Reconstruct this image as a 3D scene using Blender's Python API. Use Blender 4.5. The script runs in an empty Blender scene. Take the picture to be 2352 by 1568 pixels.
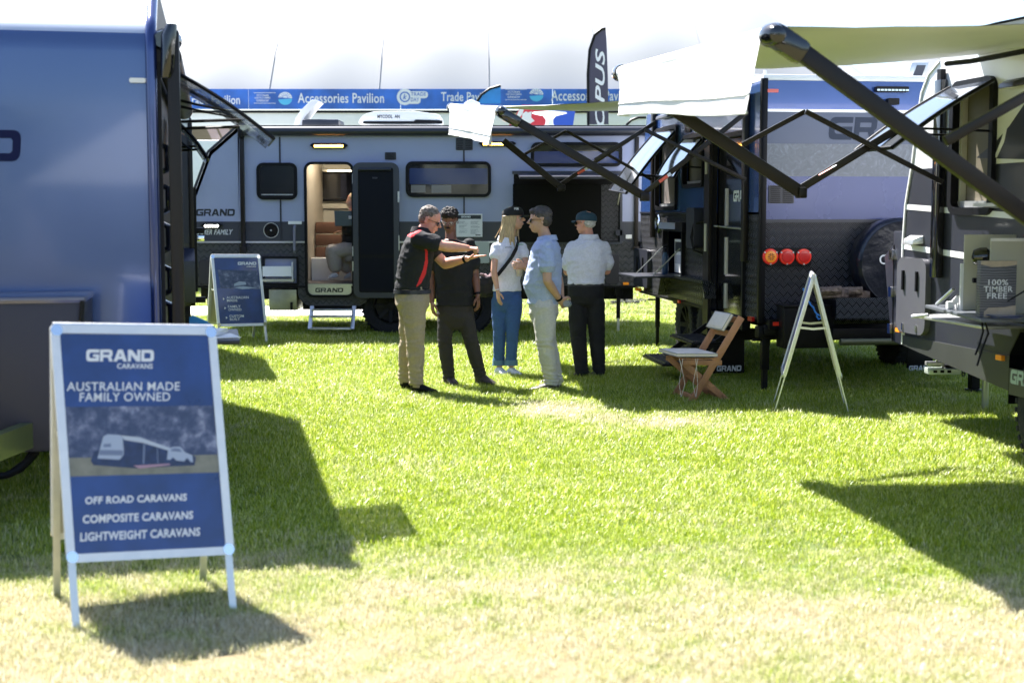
import bpy, bmesh, math, random
from mathutils import Vector as V, Matrix, noise
random.seed(7)
sc = bpy.context.scene
R = math.radians
# ------------------------------------------------------------------ camera
CAMH, FPX, CX, CY, HZ = 1.65, 3300.0, 1176.0, 784.0, 485.0
PITCH = math.atan((CY - HZ) / FPX)
cam = bpy.data.cameras.new('camera'); cam_ob = bpy.data.objects.new('camera', cam)
sc.collection.objects.link(cam_ob); sc.camera = cam_ob
cam.sensor_width = 36; cam.lens = 36 * FPX / 2352; cam.clip_end = 3000; cam.clip_start = .1
cam_ob.location = (0, 0, CAMH); cam_ob.rotation_euler = (R(90) - PITCH, 0, 0)
cam.dof.use_dof = True; cam.dof.focus_distance = 13.6; cam.dof.aperture_fstop = 2.6
# ------------------------------------------------------------------ sky, sun, exposure
SUN_EL = R(54); SUN_AZ = V((-.60, .80, 0)).normalized()
w = bpy.data.worlds.new('World'); sc.world = w; w.use_nodes = True
wn = w.node_tree.nodes; sky = wn.new('ShaderNodeTexSky'); sky.sky_type = 'NISHITA'; sky.sun_disc = False
sky.sun_elevation = SUN_EL; sky.sun_rotation = math.atan2(SUN_AZ.x, SUN_AZ.y); sky.altitude = 50
sky.air_density = 1.0; sky.dust_density = 1.3; sky.ozone_density = 3.0
bg = wn['Background']; bg.inputs['Strength'].default_value = .075
w.node_tree.links.new(sky.outputs[0], bg.inputs[0])
sun = bpy.data.lights.new('sun', 'SUN'); sun_ob = bpy.data.objects.new('sun', sun); sc.collection.objects.link(sun_ob)
sun.energy = 5.0; sun.angle = R(.5); sun.color = (1, .965, .91)
sdir = -(SUN_AZ * math.cos(SUN_EL) + V((0, 0, math.sin(SUN_EL))))
sun_ob.rotation_euler = sdir.to_track_quat('-Z', 'Y').to_euler()
vs = sc.view_settings
vs.view_transform = 'Standard'; vs.look = 'None'; vs.gamma = 1; vs.use_curve_mapping = False; vs.exposure = 2.0
cy_ = sc.cycles; cy_.max_bounces = 6; cy_.diffuse_bounces = 3; cy_.glossy_bounces = 3; cy_.transmission_bounces = 3; cy_.transparent_max_bounces = 8
# ------------------------------------------------------------------ picture -> place
def ray(x, y):
    f = V((0, math.cos(PITCH), -math.sin(PITCH))); u = V((0, math.sin(PITCH), math.cos(PITCH)))
    return f * FPX + V((1, 0, 0)) * (x - CX) + u * (CY - y)
C0 = V((0, 0, CAMH))
def at(x, y, D):                     # point at distance D along world Y
    d = ray(x, y); return C0 + d * (D / d.y)
def gr(x, y, z=0.0):                 # point at height z
    d = ray(x, y); return C0 + d * ((z - CAMH) / d.z)
# ------------------------------------------------------------------ materials
MATS = {}
def mat(name, col, rough=.5, metal=0, coat=0, noise_amt=0, nscale=8, bump=0, bscale=60, emit=0, trans=0, spec=None, alpha=None, sss=0, streak=None):
    if name in MATS: return MATS[name]
    m = bpy.data.materials.new(name); m.use_nodes = True; nt = m.node_tree; b = nt.nodes['Principled BSDF']
    c = (col[0], col[1], col[2], 1); b.inputs['Base Color'].default_value = c
    b.inputs['Roughness'].default_value = rough; b.inputs['Metallic'].default_value = metal
    b.inputs['Coat Weight'].default_value = coat; b.inputs['Coat Roughness'].default_value = .05
    if spec is not None: b.inputs['Specular IOR Level'].default_value = spec
    if trans: b.inputs['Transmission Weight'].default_value = trans
    if sss:
        b.inputs['Subsurface Weight'].default_value = sss; b.inputs['Subsurface Scale'].default_value = .01
    if alpha is not None: b.inputs['Alpha'].default_value = alpha
    if emit:
        b.inputs['Emission Color'].default_value = c; b.inputs['Emission Strength'].default_value = emit
    L = nt.links.new
    if noise_amt or bump:
        tc = nt.nodes.new('ShaderNodeTexCoord')
    if noise_amt:
        n = nt.nodes.new('ShaderNodeTexNoise'); n.inputs['Scale'].default_value = nscale; n.inputs['Detail'].default_value = 5
        src = tc.outputs['Object']
        if streak:
            mp = nt.nodes.new('ShaderNodeMapping'); mp.inputs['Scale'].default_value = streak; L(src, mp.inputs[0]); src = mp.outputs[0]
        L(src, n.inputs['Vector'])
        mr = nt.nodes.new('ShaderNodeMapRange'); mr.inputs[1].default_value = .3; mr.inputs[2].default_value = .7
        mr.inputs[3].default_value = 1 - noise_amt; mr.inputs[4].default_value = 1 + noise_amt; L(n.outputs[0], mr.inputs[0])
        mx = nt.nodes.new('ShaderNodeMix'); mx.data_type = 'RGBA'; mx.blend_type = 'MULTIPLY'; mx.inputs[0].default_value = 1
        mx.inputs[6].default_value = c; L(mr.outputs[0], mx.inputs[7]); L(mx.outputs[2], b.inputs['Base Color'])
        rr = nt.nodes.new('ShaderNodeMapRange'); rr.inputs[3].default_value = max(0, rough - .06); rr.inputs[4].default_value = min(1, rough + .1)
        L(n.outputs[0], rr.inputs[0]); L(rr.outputs[0], b.inputs['Roughness'])
    if bump:
        n2 = nt.nodes.new('ShaderNodeTexNoise'); n2.inputs['Scale'].default_value = bscale; n2.inputs['Detail'].default_value = 4
        L(tc.outputs['Object'], n2.inputs['Vector'])
        bp = nt.nodes.new('ShaderNodeBump'); bp.inputs['Strength'].default_value = min(1, bump * 4); bp.inputs['Distance'].default_value = bump * .05
        L(n2.outputs[0], bp.inputs['Height']); L(bp.outputs[0], b.inputs['Normal'])
    MATS[name] = m; return m
class NX:                             # tiny node-expression helper
    def __init__(s, nt, o): s.nt, s.o = nt, o
    def op(s, kind, *a):
        n = s.nt.nodes.new('ShaderNodeMath'); n.operation = kind
        for i, v in enumerate((s,) + a):
            if isinstance(v, NX): s.nt.links.new(v.o, n.inputs[i])
            else: n.inputs[i].default_value = v
        return NX(s.nt, n.outputs[0])
    def __add__(s, b): return s.op('ADD', b)
    def __sub__(s, b): return s.op('SUBTRACT', b)
    def __mul__(s, b): return s.op('MULTIPLY', b)
    def __truediv__(s, b): return s.op('DIVIDE', b)
def checker_plate(name, col, cell=.05, rough=.35):
    m = mat(name, col, rough, .35, 0, 0); nt = m.node_tree; b = nt.nodes['Principled BSDF']
    tc = nt.nodes.new('ShaderNodeTexCoord'); sp = nt.nodes.new('ShaderNodeSeparateXYZ'); nt.links.new(tc.outputs['Object'], sp.inputs[0])
    x, y, z = [NX(nt, sp.outputs[i]) for i in range(3)]
    h = x + y
    p = (h + z) * (.7071 / cell); q = (h - z) * (.7071 / cell)
    par = (p.op('FLOOR') + q.op('FLOOR')).op('FLOORED_MODULO', 2.0)
    fp = p.op('FLOORED_MODULO', 1.0); fq = q.op('FLOORED_MODULO', 1.0)
    def bars(a, l):
        wv = (a * (math.pi * 2 * 4)).op('SINE'); mask = l.op('SUBTRACT', .5).op('ABSOLUTE').op('LESS_THAN', .40)
        return wv.op('MAXIMUM', 0.0) * mask
    hgt = bars(fq, fp) * par + bars(fp, fq) * (par.op('MULTIPLY', -1.0) + 1.0)
    bp = nt.nodes.new('ShaderNodeBump'); bp.inputs['Strength'].default_value = 1; bp.inputs['Distance'].default_value = .008
    nt.links.new(hgt.o, bp.inputs['Height']); nt.links.new(bp.outputs[0], b.inputs['Normal'])
    mx = nt.nodes.new('ShaderNodeMix'); mx.data_type = 'RGBA'; nt.links.new(hgt.o, mx.inputs[0])
    mx.inputs[6].default_value = (*col, 1); mx.inputs[7].default_value = (*[c * 2.5 + .17 for c in col], 1)  # raised bars paler: their highlights are put into the base colour
    nt.links.new(mx.outputs[2], b.inputs['Base Color']); return m
M = dict(
 paint_blue=mat('blue_paint', (.045, .11, .34), .22, .35, .5, .05, 2),
 paint_blue2=mat('navy_paint', (.03, .075, .28), .16, .3, .8, .05, 2),
 paint_lilac=mat('silver_blue_paint', (.088, .105, .165), .38, .2, .05, .05, 2),
 grey_lt=mat('light_grey_cladding', (.30, .335, .50), .38, 0, .15, .05, 1.5),
 grey_dk=mat('dark_grey_cladding', (.035, .039, .055), .4, 0, .1, .08, 3),
 anth=mat('anthracite_sheet', (.026, .028, .042), .38, .2, .1, .06, 3),
 anth2=mat('dark_box_sheet', (.026, .023, .034), .45, .1, 0, .06, 3),
 black=mat('black_powdercoat', (.004, .004, .006), .42, 0, 0, .1, 20, spec=.2),
 black_gl=mat('black_gloss', (.006, .006, .008), .08, 0, .6),
 rubber=mat('tyre_rubber', (.009, .009, .011), .75, 0, 0, .25, 15, .3, 80),
 arm=mat('awning_arm_metal', (.012, .009, .008), .35, .2, 0, .08, 10, spec=.35),
 alu=mat('aluminium', (.62, .63, .64), .3, .75, 0, .05, 30),
 frame=mat('snap_frame', (.72, .73, .76), .33, .35, .1, .04, 20),
 chrome=mat('chrome', (.75, .76, .78), .1, 1),
 white=mat('white_gelcoat', (.78, .79, .8), .3, 0, .3, .03, 3),
 whitep=mat('white_plastic', (.75, .75, .76), .4, 0, 0, .03, 5),
 cloth=mat('awning_vinyl', (.80, .81, .80), .55, 0, 0, .02, 3),
 glass=mat('tinted_window', (.008, .009, .012), .04, 0, .8),
 amber=mat('amber_led', (1, .42, .08), .4, emit=6),
 ledw=mat('white_led', (1, .97, .9), .4, emit=6),
 lens_red=mat('red_lens', (.92, .03, .012), .3, 0, .15),
 lens_red2=mat('deep_red_lens', (.62, .012, .012), .3, 0, .15),
 lens_am=mat('amber_lens', (1, .32, .02), .3, 0, .15),
 wood=mat('teak', (.42, .19, .085), .5, 0, .1, .3, 6, .2, 40, streak=(1, 1, .15)),
 canvas=mat('cream_canvas', (.82, .73, .64), .85, 0, 0, .06, 10, .15, 200),
 poster=mat('poster_blue', (.012, .042, .19), .28, 0, .5, .35, 5),
 ink_w=mat('print_white', (.72, .74, .8), .5),
 ink_d=mat('print_dark', (.02, .024, .035), .5),
 ink_navy=mat('print_navy', (.006, .010, .05), .5, spec=.1),
 ink_grey=mat('print_grey', (.05, .06, .095), .5, spec=.15),
 cream=mat('cream_panel', (.46, .44, .36), .5, 0, 0, .04, 4),
 tan=mat('tan_leather', (.12, .055, .03), .5, 0, .05, .15, 6),
 red=mat('red_fabric', (.72, .02, .03), .7),
)
M['plate'] = checker_plate('tread_plate_black', (.012, .012, .017), .052, .27)
M['plate2'] = checker_plate('tread_plate_grey', (.03, .03, .036), .06)
# ------------------------------------------------------------------ mesh builder
class MB:
    def __init__(s): s.v, s.f, s.m = [], [], []
    def add(s, vs, fs, mi=0):
        o = len(s.v); s.v += [V(p) for p in vs]; s.f += [[i + o for i in f] for f in fs]; s.m += [mi] * len(fs); return s
    def box(s, a, b, mi=0):
        x0, y0, z0 = a; x1, y1, z1 = b
        return s.add([(x0,y0,z0),(x1,y0,z0),(x1,y1,z0),(x0,y1,z0),(x0,y0,z1),(x1,y0,z1),(x1,y1,z1),(x0,y1,z1)],
                     [(0,3,2,1),(4,5,6,7),(0,1,5,4),(1,2,6,5),(2,3,7,6),(3,0,4,7)], mi)
    def hexa(s, p, mi=0):     # 4 bottom, 4 top
        return s.add(p, [(0,3,2,1),(4,5,6,7),(0,1,5,4),(1,2,6,5),(2,3,7,6),(3,0,4,7)], mi)
    def bar(s, a, b, wd, ht, up=V((0,0,1)), mi=0):
        a, b = V(a), V(b); d = (b - a).normalized(); sd = d.cross(V(up))
        if sd.length < 1e-4: sd = d.cross(V((0,1,0)))
        sd.normalize(); u = sd.cross(d).normalized(); sd = sd * wd / 2; u = u * ht / 2
        return s.hexa([a-sd-u, a+sd-u, b+sd-u, b-sd-u, a-sd+u, a+sd+u, b+sd+u, b-sd+u], mi)
    def cyl(s, a, b, r, r2=None, n=14, mi=0, caps=True):
        a, b = V(a), V(b); r2 = r if r2 is None else r2; d = (b - a).normalized()
        x = d.orthogonal().normalized(); y = d.cross(x); vs = []
        for c, rr in ((a, r), (b, r2)):
            for i in range(n):
                t = 2 * math.pi * i / n; vs.append(c + (x * math.cos(t) + y * math.sin(t)) * rr)
        fs = [(i, (i+1) % n, n + (i+1) % n, n + i) for i in range(n)]
        if caps: fs += [tuple(range(n))[::-1], tuple(range(n, 2*n))]
        return s.add(vs, fs, mi)
    def tube(s, pts, r, n=8, mi=0):
        pts = [V(p) for p in pts]; rs = r if isinstance(r, (list, tuple)) else [r] * len(pts)
        rings = []; px = None
        for i, p in enumerate(pts):
            d = (pts[min(i+1, len(pts)-1)] - pts[max(i-1, 0)]).normalized()
            x = d.orthogonal().normalized() if px is None else (px - d * px.dot(d)).normalized()
            px = x; y = d.cross(x)
            rings.append([p + (x * math.cos(2*math.pi*k/n) + y * math.sin(2*math.pi*k/n)) * rs[i] for k in range(n)])
        return s.rings(rings, mi)
    def rings(s, rings, mi=0, caps=True):
        n = len(rings[0]); vs = [p for r in rings for p in r]; fs = []
        for j in range(len(rings) - 1):
            for i in range(n):
                a = j*n+i; b = j*n+(i+1) % n; fs.append((a, b, b+n, a+n))
        if caps: fs += [tuple(range(n))[::-1], tuple(range(len(vs)-n, len(vs)))]
        return s.add(vs, fs, mi)
    def loft(s, st, n=18, mi=0, pw=1.0):            # st: (centre, A, B)
        rr = []
        for c, A, B in st:
            c, A, B = V(c), V(A), V(B); row = []
            for k in range(n):
                t = 2*math.pi*k/n; ct, sn = math.cos(t), math.sin(t)
                ct = math.copysign(abs(ct)**pw, ct); sn = math.copysign(abs(sn)**pw, sn)
                row.append(c + A*ct + B*sn)
            rr.append(row)
        return s.rings(rr, mi)
    def ell(s, c, A, B, Cc, nu=14, nv=9, mi=0):
        c, A, B, Cc = V(c), V(A), V(B), V(Cc); rr = []
        for j in range(nv):
            t = -math.pi/2 + math.pi*(j + .15)/(nv - 1 + .3)
            rr.append([c + Cc*math.sin(t) + (A*math.cos(2*math.pi*k/nu) + B*math.sin(2*math.pi*k/nu))*math.cos(t) for k in range(nu)])
        return s.rings(rr, mi)
    def sph(s, c, r, nu=12, nv=8, mi=0): return s.ell(c, (r,0,0), (0,r,0), (0,0,r), nu, nv, mi)
    def prism(s, pts, off, mi=0):                    # polygon of 3D points extruded by vector off
        pts = [V(p) for p in pts]; n = len(pts); off = V(off)
        return s.add(pts + [p + off for p in pts], [tuple(range(n))[::-1], tuple(range(n, 2*n))] + [(i, (i+1) % n, n+(i+1) % n, n+i) for i in range(n)], mi)
    def lathe(s, c, ax, prof, n=40, mi=0):           # prof: (radius, along)
        c, ax = V(c), V(ax).normalized(); x = ax.orthogonal().normalized(); y = ax.cross(x)
        rr = [[c + ax*a + (x*math.cos(2*math.pi*k/n) + y*math.sin(2*math.pi*k/n))*r for k in range(n)] for r, a in prof]
        return s.rings(rr, mi)
    def build(s, name, m, parent=None, world=False, smooth=False, bevel=0, fix=True):
        me = bpy.data.meshes.new(name)
        vs = s.v
        if isinstance(parent, Thing) and world: vs = [parent.Mi @ p for p in vs]
        me.from_pydata([tuple(p) for p in vs], [], s.f)
        for mm in (m if isinstance(m, (list, tuple)) else [m]): me.materials.append(M[mm] if isinstance(mm, str) else mm)
        me.polygons.foreach_set('material_index', s.m)
        if fix:
            bm = bmesh.new(); bm.from_mesh(me); bmesh.ops.recalc_face_normals(bm, faces=bm.faces)
            if bevel: 
                bmesh.ops.remove_doubles(bm, verts=bm.verts, dist=1e-5)
                bmesh.ops.bevel(bm, geom=[e for e in bm.edges if len(e.link_faces) == 2 and e.calc_face_angle(0) > .5], offset=bevel, segments=2, affect='EDGES', profile=.6, clamp_overlap=True)
            bm.to_mesh(me); bm.free()
        if smooth or bevel:
            me.polygons.foreach_set('use_smooth', [True] * len(me.polygons))
            try: me.set_sharp_from_angle(angle=R(38))
            except Exception: pass
        o = bpy.data.objects.new(name, me); sc.collection.objects.link(o)
        if isinstance(parent, Thing): o.parent = parent.ob
        elif parent is not None: o.parent = parent
        return o
def tag(o, label=None, cat=None, group=None, kind=None):
    for k, v in (('label', label), ('category', cat), ('group', group), ('kind', kind)):
        if v: o[k] = v
    return o
class Thing:
    def __init__(s, name, label, cat, loc=(0,0,0), rz=0, group=None, ry=0):
        s.ob = bpy.data.objects.new(name, None); sc.collection.objects.link(s.ob); s.ob.empty_display_size = .1
        s.ob.location = loc; s.ob.rotation_euler = (0, ry, rz); tag(s.ob, label, cat, group)
        s.M = Matrix.Translation(loc) @ Matrix.Rotation(rz, 4, 'Z') @ Matrix.Rotation(ry, 4, 'Y'); s.Mi = s.M.inverted()
    def loc(s, x, y, D): return s.Mi @ at(x, y, D)
def single(o, origin, label, cat, group=None):        # a thing that is one mesh: move its origin
    origin = V(origin); o.data.transform(Matrix.Translation(-origin)); o.location = origin; return tag(o, label, cat, group)
class Face:                                            # a plane of a thing, addressed by picture points
    def __init__(s, th, O, U, Vv=(0,0,1)):
        s.th = th; s.O, s.U, s.V = V(O), V(U).normalized(), V(Vv).normalized(); s.N = s.U.cross(s.V).normalized()
    def uv(s, px, py, off=0):
        o = s.th.Mi @ C0; d = s.th.Mi.to_3x3() @ ray(px, py); Oo = s.O + s.N*off
        t = (Oo - o).dot(s.N) / d.dot(s.N); p = o + d*t - Oo; return (p.dot(s.U), p.dot(s.V))
    def pt(s, u, v, off=0): return s.O + s.U*u + s.V*v + s.N*off
    def rect(s, x0, y0, x1, y1, off=0):                # picture box -> u0,u1,v0,v1
        ym = (y0+y1)/2; u0 = s.uv(x0, ym, off)[0]; u1 = s.uv(x1, ym, off)[0]; xm = (x0+x1)/2
        return u0, u1, s.uv(xm, y1, off)[1], s.uv(xm, y0, off)[1]
    def polyuv(s, mb, uvs, t0, t1, mi=0): return mb.prism([s.pt(u, v, t0) for u, v in uvs], s.N*(t1-t0), mi)
    def poly(s, mb, px, t0, t1, mi=0): return s.polyuv(mb, [s.uv(x, y, t1) for x, y in px], t0, t1, mi)
    def box(s, mb, r, t0, t1, mi=0):
        u0, u1, v0, v1 = r; return s.polyuv(mb, [(u0,v0),(u1,v0),(u1,v1),(u0,v1)], t0, t1, mi)
    def rr(s, r, rad, n=5):
        u0, u1, v0, v1 = r; rad = min(rad, (u1-u0)/2.01, (v1-v0)/2.01); out = []
        for cx, cy, a0 in ((u1-rad, v1-rad, 0), (u0+rad, v1-rad, 90), (u0+rad, v0+rad, 180), (u1-rad, v0+rad, 270)):
            for k in range(n+1):
                a = R(a0 + 90*k/n); out.append((cx + rad*math.cos(a), cy + rad*math.sin(a)))
        return out
    def ring(s, mb, r, rad, wd, t0, t1, mi=0):
        o = s.rr(r, rad); i = s.rr((r[0]+wd, r[1]-wd, r[2]+wd, r[3]-wd), max(.004, rad-wd)); n = len(o)
        vs = [s.pt(u, v, t0) for u, v in o] + [s.pt(u, v, t1) for u, v in o] + [s.pt(u, v, t1) for u, v in i] + [s.pt(u, v, t0) for u, v in i]
        fs = []
        for k in range(n):
            j = (k+1) % n
            for a in range(4): b = (a+1) % 4; fs.append((a*n+k, a*n+j, b*n+j, b*n+k))
        return mb.add(vs, fs, mi)
    def disc(s, mb, c, rad, t0, t1, mi=0, n=28):
        return s.polyuv(mb, [(c[0]+rad*math.cos(2*math.pi*k/n), c[1]+rad*math.sin(2*math.pi*k/n)) for k in range(n)], t0, t1, mi)
    def part(s, name, r, t0, t1, m, rad=0, parent=None, bevel=0):
        mb = MB(); s.polyuv(mb, s.rr(r, rad), t0, t1) if rad else s.box(mb, r, t0, t1)
        return mb.build(name, m, parent or s.th, bevel=bevel, smooth=bool(rad))
def text_geo(body, shear=0, bold=.0, spacing=1.0):
    cu = bpy.data.curves.new('t', 'FONT'); cu.body = body; cu.shear = shear; cu.offset = bold; cu.space_character = spacing
    cu.resolution_u = 3; cu.fill_mode = 'FRONT'
    ob = bpy.data.objects.new('t', cu); me = bpy.data.meshes.new_from_object(ob)
    vs = [v.co.copy() for v in me.vertices]; fs = [tuple(p.vertices) for p in me.polygons]
    bpy.data.objects.remove(ob); bpy.data.curves.remove(cu); bpy.data.meshes.remove(me)
    x0 = min(v.x for v in vs); x1 = max(v.x for v in vs); y0 = min(v.y for v in vs); y1 = max(v.y for v in vs)
    return [((v.x-x0)/(x1-x0), (v.y-y0)/(y1-y0)) for v in vs], fs
def text(face, body, r, off, m, parent=None, shear=0, bold=.03, name='lettering', rot=False, spacing=1.05):
    vs, fs = text_geo(body, shear, bold, spacing); u0, u1, v0, v1 = r
    if rot: pts = [face.pt(u1 - (u1-u0)*b, v0 + (v1-v0)*a, off) for a, b in vs]
    else: pts = [face.pt(u0 + (u1-u0)*a, v0 + (v1-v0)*b, off) for a, b in vs]
    mb = MB().add(pts, fs); o = mb.build(name, m, parent or face.th, fix=False); return o
GLYPH = dict(
 G=([(.26,1),(1.15,1),(1.15,.74),(.40,.74),(.32,.70),(.28,.62),(.28,.38),(.32,.30),(.40,.26),(.87,.26),(.87,.38),(.6,.38),(.6,.58),(1.15,.58),(1.15,0),(.26,0),(.12,.04),(.03,.13),(0,.28),(0,.72),(.03,.87),(.12,.96)], 1.15),
 R=([(0,1),(.95,1),(1.12,.86),(1.12,.5),(.99,.38),(1.16,0),(.84,0),(.70,.34),(.28,.34),(.28,0),(0,0),(0,.67),(.28,.67),(.28,.56),(.84,.56),(.84,.76),(.28,.76),(.28,.671),(0,.671)], 1.14),
 A=([(0,0),(.40,1),(.82,1),(1.22,0),(.90,0),(.81,.20),(.611,.20),(.611,.42),(.72,.42),(.61,.72),(.50,.42),(.609,.42),(.609,.20),(.41,.20),(.32,0)], 1.22),
 N=([(0,0),(0,1),(.34,1),(.86,.44),(.86,1),(1.14,1),(1.14,0),(.80,0),(.28,.56),(.28,0)], 1.14),
 D=([(0,0),(0,.49),(.28,.49),(.28,.26),(.78,.26),(.86,.34),(.86,.66),(.78,.74),(.28,.74),(.28,.491),(0,.491),(0,1),(.90,1),(1.04,.96),(1.13,.87),(1.17,.72),(1.17,.28),(1.13,.13),(1.04,.04),(.90,0)], 1.16))
def logo(face, r, off, m, parent=None, name='lettering', shear=.10):     # the heavy wide word mark, drawn letter by letter
    tot = sum(GLYPH[c][1] for c in 'GRAND') + 4*.09; u0, u1, v0, v1 = r; k = (u1-u0)/(tot + shear); x = 0; o = None
    for c in 'GRAND':
        pts, w_ = GLYPH[c]; mb = MB().add([face.pt(u0 + (x+px+shear*py)*k, v0 + (v1-v0)*py, off) for px, py in pts], [tuple(range(len(pts)))])
        o = mb.build(name, m, parent or face.th, fix=False); x += w_ + .09
    return o
def wheel(parent, c, ax, Rr=.385, wd=.26, rim='black', world=False):
    ax = V(ax).normalized(); h = wd/2; c = V(c)
    mb = MB().lathe(c, ax, [(Rr*.6, -h*.8), (Rr*.72, -h), (Rr*.93, -h*.98), (Rr*.985, -h*.8), (Rr*.985, h*.8), (Rr*.93, h*.98), (Rr*.72, h), (Rr*.6, h*.8), (Rr*.58, h*.5), (Rr*.58, -h*.5), (Rr*.6, -h*.8)], 48)
    x = ax.orthogonal().normalized(); y = ax.cross(x)
    for k in range(40):
        t = 2*math.pi*k/40; rd = x*math.cos(t) + y*math.sin(t); tg = ax.cross(rd)
        for sgn in (-1, 1):
            t2 = t + (.04 if sgn > 0 else -.03); rd = x*math.cos(t2) + y*math.sin(t2); tg = ax.cross(rd)
            p = c + rd*Rr*.99 + ax*sgn*h*.62; mb.bar(p - ax*h*.36, p + ax*h*.36, .032, .022, rd)
    o = mb.build('wheel', 'rubber', parent, world=world, smooth=True)
    rm = MB().lathe(c, ax, [(Rr*.60, -h*.75), (Rr*.62, h*.82), (Rr*.57, h*.84), (Rr*.53, h*.35), (Rr*.15, h*.25), (Rr*.14, h*.6), (.01, h*.62)], 36)
    for k in range(8):
        t = 2*math.pi*k/8; rd = x*math.cos(t) + y*math.sin(t)
        rm.bar(c + rd*Rr*.14 + ax*h*.5, c + rd*Rr*.56 + ax*h*.74, .045, .03, ax)
        rd2 = x*math.cos(t+.2) + y*math.sin(t+.2); rm.cyl(c + rd2*Rr*.24 + ax*h*.3, c + rd2*Rr*.24 + ax*h*.6, .011, n=6)
    vv = [parent.Mi @ p for p in rm.v] if world else rm.v; rm.v = vv
    rm.build('rim', rim, o, smooth=True); return o
# ================================================================== ground, grass, path
def grass_colour(nt):
    """dry factor (0 green, 1 straw) from the place itself"""
    L = nt.links.new
    g = nt.nodes.new('ShaderNodeNewGeometry'); sp = nt.nodes.new('ShaderNodeSeparateXYZ'); L(g.outputs['Position'], sp.inputs[0])
    n = nt.nodes.new('ShaderNodeTexNoise'); n.inputs['Scale'].default_value = .75; n.inputs['Detail'].default_value = 6; n.inputs['Roughness'].default_value = .62
    L(g.outputs['Position'], n.inputs['Vector'])
    n2 = nt.nodes.new('ShaderNodeTexNoise'); n2.inputs['Scale'].default_value = 4; n2.inputs['Detail'].default_value = 4; L(g.outputs['Position'], n2.inputs['Vector'])
    X, Y = NX(nt, sp.outputs[0]), NX(nt, sp.outputs[1]); N1, N2 = NX(nt, n.outputs[0]), NX(nt, n2.outputs[0])
    near = ((Y * -1.0) + 7.45 - (X * .10)) * .5           # worn strip at the front
    far = (Y - 19.5) * .12
    c = gr(1290, 948); dx, dy = X - c.x, (Y - c.y) * .8
    spot = (((dx*dx + dy*dy).op('SQRT')) * -1.6 + 1.0).op('MAXIMUM', 0.0) * 1.2
    c2 = gr(1540, 975); dx2, dy2 = (X - c2.x) * .8, (Y - c2.y)
    spot2 = (((dx2*dx2 + dy2*dy2).op('SQRT')) * -1.6 + 1.0).op('MAXIMUM', 0.0) * .8
    d = near.op('MAXIMUM', 0.0).op('MINIMUM', .85) + far.op('MAXIMUM', 0.0).op('MINIMUM', .3) + spot + spot2 + (N1 - .5) * 1.7 + (N2 - .5) * 1.3
    return d.op('MAXIMUM', 0.0).op('MINIMUM', 1.0)
def ramp(nt, fac, cols):
    r = nt.nodes.new('ShaderNodeValToRGB'); e = r.color_ramp.elements
    e[0].position, e[0].color = cols[0][0], (*cols[0][1], 1); e[1].position, e[1].color = cols[-1][0], (*cols[-1][1], 1)
    for p, c in cols[1:-1]: k = e.new(p); k.color = (*c, 1)
    nt.links.new(fac, r.inputs[0]); return r.outputs[0]
gm = bpy.data.materials.new('soil_and_thatch'); gm.use_nodes = True; nt = gm.node_tree
dry = grass_colour(nt)
nt.links.new(ramp(nt, dry.o, [(0, (.06, .10, .012)), (.5, (.11, .13, .03)), (1, (.19, .15, .075))]), nt.nodes['Principled BSDF'].inputs['Base Color'])
nt.nodes['Principled BSDF'].inputs['Roughness'].default_value = .9
M['soil'] = gm
bm_ = MB(); NGX, NGY = 40, 60
vs = []
for j in range(NGY+1):
    yy = -60 + 400 * (j/NGY)
    for i in range(NGX+1): vs.append((-250 + 500*i/NGX, yy, 0))
bm_.add(vs, [(j*(NGX+1)+i, j*(NGX+1)+i+1, (j+1)*(NGX+1)+i+1, (j+1)*(NGX+1)+i) for j in range(NGY) for i in range(NGX)])
tag(bm_.build('ground', 'soil'), kind='structure')
mb = MB().box((-60, 22.2, .0), (-2.1, 24.4, .04))
tag(mb.build('path', mat('pale_concrete', (.55, .54, .52), .8, noise_amt=.1, nscale=2)), kind='structure')

am = bpy.data.materials.new('grass_blades'); am.use_nodes = True; nt = am.node_tree; L = nt.links.new
dry = grass_colour(nt); at_ = nt.nodes.new('ShaderNodeAttribute'); at_.attribute_name = 'bv'
bv = NX(nt, at_.outputs['Fac']); oi = nt.nodes.new('ShaderNodeObjectInfo'); rv = NX(nt, oi.outputs['Random'])
isdry = ((dry * 1.15 + (bv.op('FLOORED_MODULO', .31) * 2.6 - .45)) * 1.6 - .35).op('MAXIMUM', 0.0).op('MINIMUM', 1.0)
green = ramp(nt, bv.o, [(0, (.11, .20, .010)), (.3, (.25, .36, .012)), (.62, (.39, .48, .02)), (.8, (.52, .58, .06)), (1, (.70, .72, .30))])
straw = ramp(nt, bv.o, [(0, (.44, .38, .18)), (.5, (.62, .56, .37)), (1, (.80, .75, .60))])
mx = nt.nodes.new('ShaderNodeMix'); mx.data_type = 'RGBA'; L(isdry.o, mx.inputs[0]); L(green, mx.inputs[6]); L(straw, mx.inputs[7])
b = nt.nodes['Principled BSDF']; L(mx.outputs[2], b.inputs['Base Color']); b.inputs['Roughness'].default_value = .4
b.inputs['Specular IOR Level'].default_value = .7
tr = nt.nodes.new('ShaderNodeBsdfTranslucent'); L(mx.outputs[2], tr.inputs[0])
ms = nt.nodes.new('ShaderNodeMixShader'); ms.inputs[0].default_value = .45; L(b.outputs[0], ms.inputs[1]); L(tr.outputs[0], ms.inputs[2])
L(ms.outputs[0], nt.nodes['Material Output'].inputs[0])
coll = bpy.data.collections.new('grass_patches')
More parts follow.
